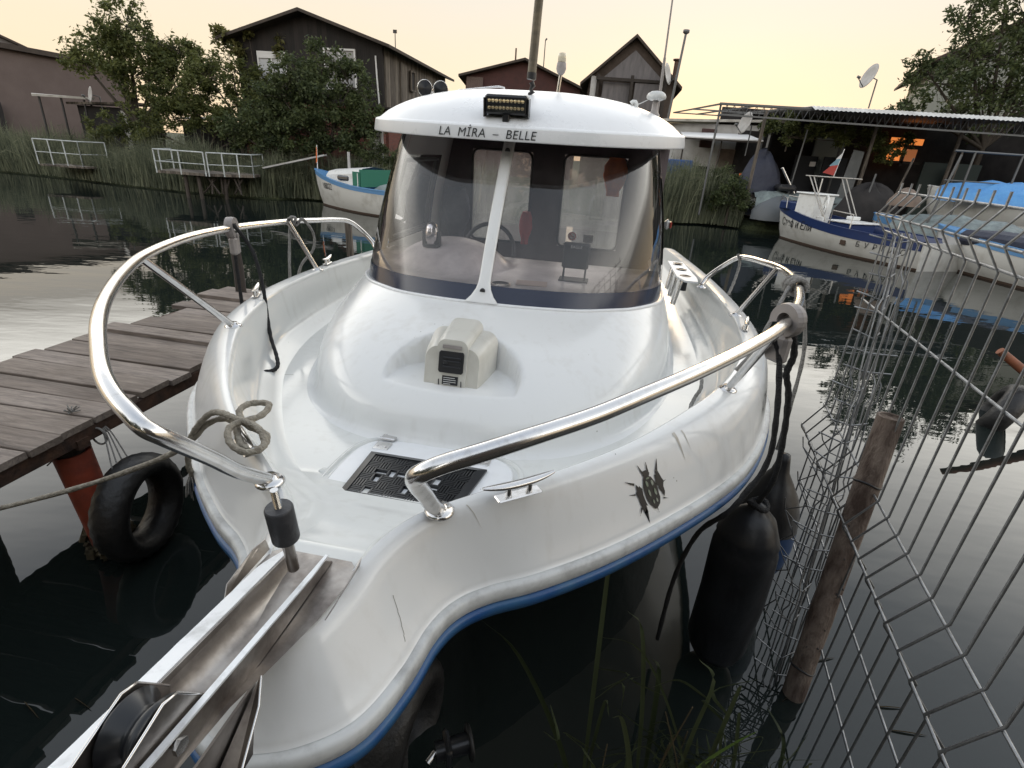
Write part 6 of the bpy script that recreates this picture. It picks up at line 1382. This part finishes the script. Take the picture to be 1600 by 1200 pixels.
# --- pavilion
PV = empty('pavilion', (6.5, 19.4, .42), 0, 'long open pavilion with corrugated roof on lattice truss and thin posts', 'pavilion'); cP = Vector((6.5, 19.4, .42)); F0 = Vector((6.2, 19.45, 3.92)); F1 = Vector((17.2, 18.9, 3.98)); bk = Vector((.6, 8.5, .35))
m = MB(); rows = []; N_ = 150
for i in range(N_ + 1):
    p = F0.lerp(F1, i / N_); zc_ = .028 * (1 if i % 2 else 0); rows.append([p - cP + Vector((0, 0, .06 + zc_)), p - cP + Vector((0, 0, .085 + zc_)), p + bk - cP + Vector((0, 0, .085 + zc_)), p + bk - cP + Vector((0, 0, .06 + zc_))])
i0 = int(N_ * .27); m.grid(rows[i0:], closeu=True, smooth=False); m.build('roof_sheet', M['alu'], PV)
m = MB(); m.grid([[F0.lerp(F1, i / N_) - cP + Vector((0, -.30, -.04 + (.028 if i % 2 else 0))), F0.lerp(F1, i / N_) - cP + Vector((0, 0, .088 + (.028 if i % 2 else 0)))] for i in range(i0, N_ + 1)], smooth=False); m.build('roof_edge_sheet', M['whitealu'], PV)
MB().bar(F0 - cP + Vector((0, 0, .02)), F1 - cP + Vector((0, 0, .02)), .08, .06).build('top_chord', M['galvdark'], PV); MB().bar(F0 - cP + Vector((0, 0, -.30)), F1 - cP + Vector((0, 0, -.42)), .06, .05).build('bottom_chord', M['galvdark'], PV)
m = MB(); n_t = 46
for i in range(n_t): 
    a = F0.lerp(F1, i / n_t) - cP; b = F0.lerp(F1, (i + 1) / n_t) - cP; h0 = -.30 - .12 * i / n_t; m.tube([a, (a + b) / 2 + Vector((0, 0, h0)), b], .014, 5)
m.build('truss_web', M['galvdark'], PV)
for q in range(3):
    f = q * .5; m = MB(); A = F0 - cP + bk * f; m.bar(A, A + Vector((3.2, -.15, 0)), .05, .05); m.bar(F0 - cP + Vector((q * 1.1, 0, 0)), F0 - cP + Vector((q * 1.1, 0, 0)) + bk, .05, .05); m.build('roof_joist', M['galvdark'], PV)
for (x, y, zt, r, rx) in ((6.25, 19.5, 3.9, .035, 0), (6.9, 21.5, 3.9, .035, 0), (8.05, 20.15, 3.9, .06, .0), (11.95, 20.2, 3.95, .06, 0), (14.6, 19.8, 3.95, .06, 0), (9.7, 24.0, 3.95, .05, 0), (13.5, 25.0, 3.95, .05, 0)):
    MB().tube([Vector((x, y, .42)) - cP, Vector((x, y, zt)) - cP], r, 8).build('post', M['greywood'] if r > .05 else M['galvdark'], PV)
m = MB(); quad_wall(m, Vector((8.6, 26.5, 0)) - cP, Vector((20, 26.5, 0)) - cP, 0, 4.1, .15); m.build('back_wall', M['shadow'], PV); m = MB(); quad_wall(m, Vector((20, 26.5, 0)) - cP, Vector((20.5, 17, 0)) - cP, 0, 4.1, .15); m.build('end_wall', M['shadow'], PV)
M['lit'] = emis('lamplit_window', (.85, .25, .055), .75); wl = empty('lit_window', (0, 0, 0)); wl.parent = PV
cW = pol(32.9, 30.8, 3.1) - cP
MB().box(cW + Vector((-.38, -.1, .15)), (.62, .06, .95)).build('lit_pane', M['lit'], wl); MB().box(cW + Vector((.42, -.1, .5)), (.62, .06, .25)).build('lit_pane', M['lit'], wl); MB().box(cW + Vector((.35, -.1, -.05)), (.5, .06, .5)).build('lit_pane', emis('dim_lamplight', (.5, .17, .06), .35), wl)
MB().box(cW + Vector((.02, -.14, .1)), (.12, .1, 1.2)).box(cW + Vector((0, -.14, .68)), (1.6, .1, .08)).box(cW + Vector((.1, -.14, -.35)), (1.5, .1, .10)).build('window_frame', M['darkwood'], wl)
MB().box(pol(27.5, 29.4, 2.6) - cP, (1.3, .1, 1.9)).build('pale_door', mat('pale_door', (.30, .34, .34), .7), PV)
for az, lb_ in ((26.0, 'first'), (28.3, 'second'), (35.5, 'third'), (37.6, 'fourth')): MB().box(pol(az, 28.6, 1.6) - cP, (1.0, .08, 2.3)).build('wall_board', mat('wall_board_' + lb_, *(((.035, .04, .05), .8) if az < 30 else ((.028, .04, .037), .8))), PV)
vine = tree('vine', Vector((9.4, 21.0, 3.0)), [(0, 0, .5, .5), (1.0, 0, .5, .5), (2.0, 0, .45, .5), (3.0, 0, .35, .5), (-.8, 0, .5, .4), (3.6, -.2, -.1, .4), (4.2, 0, .3, .35)], 8000, .12, LM[0], 'leafy vine hanging under the pavilion roof behind the truss', .03, 43, 'vine')
o = MB().poly([(-.28, 0, 0), (.28, 0, 0), (.36, .1, 2.35), (-.02, .1, 2.4)], .04, (0, -1, 0)).build('leaning_board', mat('grey_sheet', (.12, .13, .135), .6, col2=(.08, .085, .09), nscale=2), None); o.location = pol(29.6, 23.6, .5); tag(o, 'tall pale grey board leaning beside the pavilion middle post', 'board')
dish(pol(28.95, 21.9, 4.95), math.radians(-88), .3, .36, 'dish on a thin mast on top of the pavilion roof', .8)
# clutter under the pavilion
def crate(loc, sz, mt, label, name='crate', cat_='crate', rz=0):
    o = MB().box((0, 0, sz[2] / 2), sz, bev=.02).box((0, 0, sz[2] + .02), (sz[0] * .9, sz[1] * .9, .04), bev=.01).build(name, mt, None); o.location = loc; o.rotation_euler.z = rz; return tag(o, label, cat_)
crate(pol(27.3, 22.4, 1.0), (.5, .4, .35), M['whitewash'], 'white box on another white box by the pavilion post'); crate(pol(27.3, 22.4, .5), (.5, .4, .45), M['whitewash'], 'white box standing on the quay under a second box')
o = MB().box((0, 0, 0), (.24, .02, .18)).build('small_sign', M['winwhite'], None); o.location = pol(26.6, 27, 2.4); tag(o, 'tiny white notice on the dark pavilion wall', 'notice')
m = MB(); random.seed(15)
def heap(name, loc, sx, sy, sz, mt, label, cat_, seed, n=18):
    rows = []
    for j in range(9):
        t = j / 8 * PI / 2; rows.append([(sx * math.cos(t) * math.cos(a) * (1 + .22 * noise.noise(Vector((math.cos(a) * 2, math.sin(a) * 2 + seed, t * 2)))), sy * math.cos(t) * math.sin(a), sz * math.sin(t) * (1 + .25 * noise.noise(Vector((math.cos(a) * 1.5, seed, math.sin(a) * 1.5))))) for a in np.linspace(0, 2 * PI, n, endpoint=False)])
    o = MB().grid(rows, closeu=True).build(name, mt, None); o.location = loc; return tag(o, label, cat_)
M['tarpgrey'] = mat('grey_green_tarp', (.20, .24, .24), .6, col2=(.10, .12, .125), nscale=3, bump=.8, bscale=5, bdist=.1); M['tarpblue'] = mat('blue_tarp', (.07, .24, .55), .55, col2=(.10, .30, .60), nscale=4, bump=.6, bscale=9, bdist=.05); M['tarpdark'] = mat('navy_tarp', (.02, .024, .045), .7, col2=(.035, .04, .06), nscale=2, bump=.6, bscale=4, bdist=.1); M['clothtan'] = mat('tan_cloth', (.20, .15, .12), .9, col2=(.12, .095, .08), nscale=4)
heap('tarp_heap', pol(22.6, 22.8, .45), 1.0, .6, 2.0, M['tarpdark'], 'tall heap under a navy tarpaulin behind the pavilion corner post', 'tarpaulin', 3)
heap('cloth_heap', pol(34.3, 19.0, 1.35), .42, .35, .45, M['clothtan'], 'tan cloth bundle behind the wire fence top left of the blue tarp', 'cloth bundle', 5)
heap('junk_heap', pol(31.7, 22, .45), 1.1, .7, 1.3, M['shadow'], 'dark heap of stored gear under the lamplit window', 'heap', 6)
heap('dark_cover', pol(24.8, 21.0, .45), .9, .5, .75, mat('grey_cover', (.09, .10, .11), .6), 'rounded grey cover on the quay behind the navy boat', 'cover', 8)
for k, (az, D, h, ln) in enumerate(((31.4, 21.5, 1.7, .1), (33.1, 21.0, 2.2, .35), (36.2, 19.5, 2.3, .3), (36.9, 24, 2.6, .0), (25.2, 23, 3.0, .12))):
    o = MB().tube([(0, 0, 0), (ln, 0, h)], .03, 6).build('leaning_pipe', M['greywood'] if k % 2 else M['galvdark'], None); o.location = pol(az, D, .45); tag(o, ['short dark pipe left of the lamplit window', 'pale leaning spar right below the lamplit window', 'curved-topped pale spar behind the blue tarp', 'upright dark pipe at the right back of the pavilion', 'thin dark rod behind the flag'][k], 'spar')
gr_ = MB().tube([(0, 0, 2.3), (2.6, 0, 2.3)], .03, 5).tube([(0, 0, 1.5), (2.6, 0, 1.5)], .02, 5).tube([(.6, 0, 0), (.6, 0, 2.3)], .03, 5).tube([(2.0, 0, 0), (2.0, 0, 2.3)], .03, 5).build('pipe_frame', M['galvdark'], None); gr_.location = pol(36.4, 21, .6); tag(gr_, 'dull pipe frame standing behind the blue tarped boat', 'frame')
# --- big tree and house at the right edge
tree('large_tree', pol(38.0, 30.5, .4), [(q_[0] * 1.24, q_[1], 2 + (q_[2] - 2) * 1.24, q_[3] * 1.24) for q_ in [(-2.3, 0, 4.6, .9), (-1.3, 0, 5.3, 1.1), (-2.0, 0, 6.3, .75), (-1.2, 0, 7.3, .9), (-.3, 0, 6.5, 1.0), (.2, 0, 5.2, 1.3), (1.2, 0, 6.2, 1.3), (1.5, 0, 4.4, 1.3), (0, 0, 8.0, .9), (1.0, 0, 8.0, 1.0), (-.6, 0, 4.2, 1.0), (-3.0, 0, 3.9, .5), (-2.9, 0, 5.1, .4), (2.6, 0, 7.2, 1.2), (2.8, 0, 5.3, 1.3)]], 19000, .20, LM[1], 'large tree hanging over the pavilion roof at the top right corner', .16, 51, drop=.25, twigs=60)
o, a, d, n, h_ = house('tiled_house', 'house with dark tiled roof behind the large tree at the right edge', 33.4, 38, 49, 41, 8, .4, 7.8, 7.8, mat('pale_stucco', (.30, .31, .28), .85), mat('old_tiles', (.085, .055, .045), .9, col2=(.05, .035, .03), nscale=4), ridge=10.8, over=.8)
# ================================================================= MOORED BOATS
def small_boat(name, label, bow, stern, beam, fb, bowh, mhull, mband, band=.12, mwl=None, deckm=None, cockpit=True, cat_='boat'):
    bow = Vector((bow[0], bow[1], 0)); stern = Vector((stern[0], stern[1], 0)); d = stern - bow; L = d.length; yaw = math.atan2(-d.x, d.y)
    o = empty(name, bow, yaw, label, cat_); n = 34; st = []
    for i in range(n + 1):
        t = i / n; b = beam / 2 * (math.sin(min(1, t * 1.45 + .0) * PI / 2) ** .75) * (1 - .18 * max(0, t - .6) / .4); zs = fb + (bowh - fb) * (1 - t) ** 2.2 + .05 * t * t; y = L * t
        kw = b * (.82 - .35 * (1 - t) ** 2) if t > 0 else 0; st.append((b, y, zs, kw))
    def row(i, s):
        b, y, zs, kw = st[i]; y0 = y + .28 * (1 - i / n) ** 6; return [(s * b, y, zs), (s * (b * .99 + .0), y + .0, zs - band), (s * (b * .965), y + (y0 - y) * .25, zs * .60), (s * (kw + (b - kw) * .45), y + (y0 - y) * .6, zs * .25), (s * kw, y0, .05), (s * kw * .9, y0 + .02, -.2)]
    def rows(f0, f1): return [row(i, -1)[f0:f1] for i in range(n, 0, -1)] + [row(i, 1)[f0:f1] for i in range(n + 1)]
    MB().grid(rows(1, 5)).build('hull', mhull, o); MB().grid(rows(4, 6)).build('boot_top', mwl or M['black'], o)
    R2 = rows(0, 2); m = MB(); m.grid([[(p[0] * 1.012, p[1] - .012, p[2]) for p in r] for r in R2]); m.build('sheer_band', mband, o)
    m = MB(); b, y, zs, kw = st[n]; m.poly([(-b, L, zs), (b, L, zs), (b * .96, L, .3), (kw, L, -.2), (-kw, L, -.2), (-b * .96, L, .3)], .04, (0, 1, 0)); m.build('transom', mhull, o)
    g = .07; rr2 = []
    for i in [*range(n, 0, -1)]: b, y, zs, kw = st[i]; rr2.append([(-b - .02, y, zs), (-b - .02, y, zs + .03), (-max(b - g, 0), y + (g if i < 2 else 0), zs + .03), (-max(b - g, 0), y + (g if i < 2 else 0), zs - .02)])
    for i in range(n + 1): b, y, zs, kw = st[i]; rr2.append([(b + .02, y - (.03 if i == 0 else 0), zs), (b + .02, y - (.03 if i == 0 else 0), zs + .03), (max(b - g, 0), y + (g if i < 2 else 0), zs + .03), (max(b - g, 0), y + (g if i < 2 else 0), zs - .02)])
    MB().grid(rr2, smooth=False).build('gunwale', mband, o)
    dz = .30; k0 = int(n * .30) if cockpit else 0
    m = MB(); m.grid([[(x * max(0, st[i][0] - g), st[i][1], st[i][2] + .01 + .03 * (1 - abs(x))) for x in (-1, -.5, 0, .5, 1)] for i in range(0, (k0 if cockpit else n) + 1)]); m.build('foredeck', deckm or mband, o)
    if cockpit:
        m = MB(); m.grid([[(x * (st[i][0] - g) * .85, st[i][1], dz) for x in (-1, 0, 1)] for i in range(k0, n + 1)])
        for s in (-1, 1): m.grid([[(s * (st[i][0] - g), st[i][1], st[i][2] + .0), (s * (st[i][0] - g) * .85, st[i][1], dz)] for i in range(k0, n + 1)])
        b = st[k0][0] - g; m.poly([(-b, st[k0][1], st[k0][2]), (b, st[k0][1], st[k0][2]), (b * .85, st[k0][1], dz), (-b * .85, st[k0][1], dz)]); m.build('cockpit', deckm or mband, o)
    def side(s, t, z):
        i = min(n - 1, int(t * n)); f = t * n - i; A = row(i, s); B = row(i + 1, s); P = [Vector(a).lerp(Vector(b), f) for a, b in zip(A, B)]
        for q in range(len(P) - 1):
            if P[q].z >= z >= P[q + 1].z: u = (P[q].z - z) / (P[q].z - P[q + 1].z); return P[q].lerp(P[q + 1], u)
        return P[1]
    return o, L, st, side
M['hullwhite'] = mat('boat_white', (.55, .55, .53), .4, col2=(.35, .34, .31), nscale=2.2, lo=.5, hi=.8); M['navyp'] = mat('navy_paint', (.012, .028, .10), .35); M['skyblue'] = mat('light_blue_paint', (.10, .24, .45), .4); M['brownwl'] = mat('brown_boottop', (.05, .03, .02), .8)
# navy and white boat
o, L, st_, side = small_boat('moored_boat', 'white boat with navy topsides, steering wheel console and pipe arch', (8.6, 18.5), (10.35, 13.15), 1.95, .62, 1.08, M['hullwhite'], M['navyp'], .20, M['brownwl'])
text_on('hull_name', '\u0421\u0442\u0435\u0444 \u0438 \u0415\u043b\u0438', .34, lambda x, y: side(1, .25 + x / L, .44 + y * 1.0) + Vector((.012, -.004, 0)), M['ink'], o, shear=.3)
text_on('hull_port', '\u0411 \u0423 \u0420 \u0413 \u0410 \u0421', .20, lambda x, y: side(1, min(.985, .82 + x / L), .30 + y) + Vector((.012, 0, 0)), M['ink'], o, shear=.25, space=1.3)
cs = MB().box((.15, 1.50, .98), (.75, .72, .95), bev=.04).build('console', M['white'], o); MB().box((.15, 1.50, 1.47), (.85, .84, .05), bev=.02).build('console_top', M['white'], cs)
MB().box((.0, .9, 1.05), (.95, .95, .25), bev=.03).build('fore_cuddy', M['navyp'], o)
m = MB(); cx3, cy3, cz3 = (.45, 2.2, 1.18)
m.tube([(cx3 + .16 * math.cos(t), cy3 + .22 * math.cos(t), cz3 + .27 * math.sin(t)) for t in np.linspace(0, 2 * PI, 24, endpoint=False)], .025, 7, closed=True)
for t in (PI / 2, PI / 2 + 2.094, PI / 2 - 2.094): m.tube([(cx3, cy3, cz3), (cx3 + .155 * math.cos(t), cy3 + .21 * math.cos(t), cz3 + .26 * math.sin(t))], .02, 6)
m.build('steering_wheel', M['white'], o); MB().tube([(.45, 2.0, .86), (.55, 2.35, .86), (.55, 2.35, .66), (.45, 2.0, .66)], .02, 6, closed=True).build('wheel_bracket', M['white'], o)
MB().box((0, 2.9, .62), (.9, .75, .35), bev=.03).build('engine_box', M['navyp'], o); MB().box((0, 2.9, .82), (1.0, .85, .05), bev=.015).box((-.3, 2.6, .90), (.3, .25, .10), bev=.02).build('engine_lid', M['white'], o)
M['pipe'] = mat('arch_pipe', (.40, .38, .35), .35, .7)
m = MB()
for s in (-1, 1): m.tube([(s * .55, 2.3, .9), (s * .62, 1.5, 1.95), (s * .62, 1.45, 1.95)], .018, 6); m.tube([(s * .62, 2.5, .8), (s * .62, 1.65, 1.95)], .016, 6); m.tube([(s * .62, 1.35, 1.96), (s * .62, 2.2, 1.96)], .02, 6)
m.tube([(-.62, 1.45, 1.96), (.62, 1.45, 1.96)], .02, 6); m.tube([(-.62, 1.9, 1.96), (.62, 1.9, 1.96)], .02, 6); m.build('pipe_arch', M['pipe'], o)
for s in (-1,1): MB().tube([(s * .12, .12, 1.06), (s * .12, .12, 1.32), (s * .5, .75, 1.25), (s * .6, .9, .98)], .016, 6).build('bow_rail', M['pipe'], o)
for s in (-1, 1): MB().tube([(s * .88, 2.9, .72), (s * .88, 2.9, 1.12), (s * .88, 3.6, 1.08), (s * .88, 3.6, .70)], .018, 6).build('side_rail', M['pipe'], o)
MB().tube([(-.3, 1.1, 1.2), (-.45, .95, 1.9)], .02, 6).build('flag_mast', M['pipe'], o)
fl_ = MB().tube([(0, 0, 0), (.08, 0, .75)], .012, 5).build('flag_staff', M['winwhite'], None); fl_.location = o.matrix_basis @ Vector((.15, 1.9, 1.98)); tag(fl_, 'slanting staff with a limp white, pale blue and red flag above the pipe arch', 'flag')
for k, (c_, nm) in enumerate((((.55, .55, .55), 'flag_white'), ((.16, .27, .33), 'flag_band'), ((.35, .05, .04), 'flag_red'))):
    MB().poly([(.07 - .02 * k - .10 * k, 0, .66 - .19 * k), (.07 - .02 * (k + 1) - .12 * (k + 1), .01, .66 - .19 * (k + 1)), (.06 - .02 * (k + 1), 0.01, .60 - .19 * (k + 1)), (.07 - .02 * k, 0, .66 - .17 * k)], .01, (0, -1, 0)).build(nm, mat(nm, c_, .8), fl_)
MB().box(tuple(side(1, .63, .35) + Vector((.01, 0, 0))), (.03, .18, .14), bev=.02).build('hull_stain', M['brownwl'], o)
# light blue boat nearer at right
o, L, st_, side = small_boat('moored_boat', 'white boat with light blue sheer, bow behind the wire fence', (11.0, 14.5), (12.4, 8.1), 2.0, .68, 1.0, M['hullwhite'], M['skyblue'], .13, M['brownwl'])
text_on('hull_port', '\u0411\u0423\u0420\u0413\u0410\u0421', .26, lambda x, y: side(1, min(.98, .60 + x / L), .36 + y) + Vector((.012, 0, 0)), M['ink'], o, shear=.25, space=1.15)
MB().box((0, 1.9, .85), (1.3, 1.6, .35), bev=.1).build('canvas_cover', M['tarpdark'], o)
# grey-tarped boat between
o, L, st_, side = small_boat('moored_boat', 'light blue boat with a baggy grey canvas cover between navy boat and tarped boat', (11.2, 17.6), (13.6, 13.6), 1.8, .75, 1.0, M['hullwhite'], M['skyblue'], .2, M['brownwl'])
rows = []
for i in range(16):
    t = i / 15; y = .9 + t * (L - 1.1); rows.append([(x * .92 * (1 + .06 * noise.noise(Vector((y, x * 3, 1)))), y, .74 + .45 * (1 - x * x) * math.sin(PI * min(1, .15 + t * .9)) ** .5 + .08 * noise.noise(Vector((y * 2, x * 2, 4))) - (.15 if abs(x) > .98 else 0)) for x in np.linspace(-1, 1, 13)])
MB().grid(rows).build('canvas_cover', M['tarpgrey'], o)
# boat on the quay with blue tarps and black tarp
o, L, st_, side = small_boat('tarped_boat', 'white boat on the quay lettered at the stern, covered by bright blue tarps', (13.0, 18.2), (17.8, 14.2), 2.0, .68, .95, M['hullwhite'], M['hullwhite'], .10, M['hullwhite']); o.location.z = .95
text_on('hull_port', '\u0411\u0423\u0420\u0413\u0410\u0421', .22, lambda x, y: side(1, min(.98, .64 + x / L), .38 + y) + Vector((.010, -.01, 0)), M['ink'], o, space=1.1)
for k, (y0, y1) in enumerate(((.3, 3.2), (3.0, 6.2))):
    rows = []
    for i in range(18):
        t = i / 17; y = y0 + t * (y1 - y0); rows.append([(x * .95, y, .80 + .42 * (1 - abs(x) ** 1.6) * math.sin(PI * (.1 + .8 * t)) ** .7 + .06 * noise.noise(Vector((y * 3, x * 4, 4))) - (.22 if abs(x) > .97 else 0)) for x in np.linspace(-1, 1, 15)])
    MB().grid(rows).build('blue_tarp', M['tarpblue'], o)
m = MB()
for y in (1.2, 4.6):
    for s in (-1, 1): m.bar((s * .5, y, -.5), (s * .5, y, .1), .12, .12)
    m.bar((-.8, y, -.02), (.8, y, -.02), .12, .10)
m.build('trestle', M['darkwood'], o)
# small boat under grey-green tarp at the left of the quay
o, L, st_, side = small_boat('tarped_dinghy', 'small dinghy draped in a crumpled grey-green tarp behind the navy bow', (8.2, 20.4), (11.4, 19.9), 1.3, .5, .62, M['hullwhite'], M['darkwood'], .08, M['darkwood']); o.location.z = .55
rows = []
for i in range(20):
    t = i / 19; y = .15 + t * 2.9; rows.append([(x * .7, y, .50 + .28 * (1 - x * x) + .16 * noise.noise(Vector((y * 2.4, x * 2.5, 7))) - (.25 if abs(x) > .97 else 0)) for x in np.linspace(-1, 1, 15)])
MB().grid(rows).build('green_tarp', M['tarpgrey'], o); MB().tube([(0, 1.6, .7), (.1, .9, 1.6)], .045, 8).build('chrome_tube', M['steel'], o); MB().box((0, 1.2, .95), (.7, .6, .22), bev=.08).build('engine_cowl', M['black'], o)
# blue and white boat at left
o, L, st_, side = small_boat('moored_boat', 'blue-decked white boat with small cabin and green hatch by the reeds', (-7.15, 18.7), (-3.2, 16.2), 1.6, .70, 1.10, M['hullwhite'], M['skyblue'], .10, M['brownwl'], deckm=M['skyblue'])
cbn = MB(); cbn.grid([[(x * (.42 + .22 * t), 1.1 + 1.75 * t, z0) for x, z0 in ((-1, .72), (-1, 1.0 + .16 * t), (-.7, 1.12 + .17 * t), (0, 1.18 + .17 * t), (.7, 1.12 + .17 * t), (1, 1.0 + .16 * t), (1, .72))] for t in np.linspace(0, 1, 8)], smooth=False); cbn.poly([(-.42, 1.1, .72), (-.42, 1.1, 1.0), (-.3, 1.1, 1.12), (0, 1.1, 1.18), (.3, 1.1, 1.12), (.42, 1.1, 1.0), (.42, 1.1, .72)])
cb_ = cbn.build('cabin', M['white'], o); MB().box((.56, 2.1, .98), (.10, .55, .15), bev=.04).build('cabin_window', M['winglass'], cb_); MB().box((-.05, 2.87, 1.02), (1.25, .05, .5)).box((.62, 2.75, 1.0), (.03, .3, .4)).build('green_hatch', mat('green_canvas', (.02, .14, .09), .7), cb_)
heap('grey_cover', o.matrix_basis @ Vector((0, 3.5, .62)), .5, .35, .28, M['tarpgrey'], 'grey cover over the engine at the stern of the blue-decked boat', 'cover', 4)
text_on('hull_number', 'V8022', .26, lambda x, y: side(1, .26 + x / L, .58 + y) + Vector((.01, -.01, 0)), M['ink'], o, shear=-.1)
MB().tube([(0, .12, 1.08), (-.10, .05, 1.85)], .015, 5).build('flag_staff', M['winwhite'], o); MB().poly([(-.09, .06, 1.8), (-.02, .12, 1.35), (.05, .14, 1.30), (-.05, .08, 1.78)], .01, (0, -1, 0)).build('red_flag', M['vest'], o)
# dark house and hedges added behind the camera, out of view, to cut rear skylight
o, a, d, n, h_ = house('boathouse', 'dark boathouse on the near bank behind the photographer', 120, 7.5, 176, 4.6, 4, .3, 4.8, 4.8, M['darkwood'], M['roofdark'], ridge=6.4, cat_='boathouse')
tree('shrub', Vector((-3.2, -4.6, .4)), [(0, 0, 2.2, 1.6), (-2, .3, 1.9, 1.5), (2.2, 0, 2.0, 1.5), (-4, 1, 1.8, 1.5), (-1, 0, 3.8, 1.6), (1.2, .2, 4.0, 1.5), (-3, .5, 3.6, 1.5), (0, 0, 5.2, 1.4)], 9000, .34, LM[1], 'tall hedge of bushes on the near bank behind the photographer', .12, 61, 'shrub')
tree('shrub', Vector((-9.0, -2.5, .4)), [(0, 0, 2.2, 1.8), (-2, .8, 1.9, 1.6), (2.0, -.4, 2.0, 1.6), (0, 0, 4.0, 1.5), (1.6, 0, 3.8, 1.3)], 5000, .34, LM[1], 'bushes on the near bank beyond the jetty, behind the camera', .12, 62, 'shrub')
# ================================================================= WATER
def water_mat():
    m = bpy.data.materials.new('canal_water'); m.use_nodes = True; t = m.node_tree; N = t.nodes; b = N['Principled BSDF']
    b.inputs['Base Color'].default_value = (0.010, 0.014, 0.013, 1); b.inputs['Roughness'].default_value = 0.015; b.inputs['IOR'].default_value = 1.5
    co = N.new('ShaderNodeTexCoord'); mp = N.new('ShaderNodeMapping'); mp.inputs['Scale'].default_value = (.8, 2.0, 1); mp.inputs['Rotation'].default_value = (0, 0, -.15)
    t.links.new(co.outputs['Object'], mp.inputs[0])
    n = N.new('ShaderNodeTexNoise'); n.inputs['Scale'].default_value = 1.5; n.inputs['Detail'].default_value = 3; n.inputs['Roughness'].default_value = .5
    n2 = N.new('ShaderNodeTexNoise'); n2.inputs['Scale'].default_value = 0.3; n2.inputs['Detail'].default_value = 2
    t.links.new(mp.outputs[0], n.inputs['Vector']); t.links.new(mp.outputs[0], n2.inputs['Vector'])
    ml = N.new('ShaderNodeMath'); ml.operation = 'MULTIPLY_ADD'; ml.inputs[1].default_value = 2.0; t.links.new(n2.outputs['Fac'], ml.inputs[0]); t.links.new(n.outputs['Fac'], ml.inputs[2])
    bp = N.new('ShaderNodeBump'); bp.inputs['Strength'].default_value = 0.055; bp.inputs['Distance'].default_value = 0.05
    t.links.new(ml.outputs[0], bp.inputs['Height']); t.links.new(bp.outputs[0], b.inputs['Normal'])
    return m
MB().grid([[(x, y, 0) for x in (-300, 300)] for y in (-60, 300)], smooth=False).build('water', water_mat())
bpy.data.objects['water']['kind'] = 'structure'
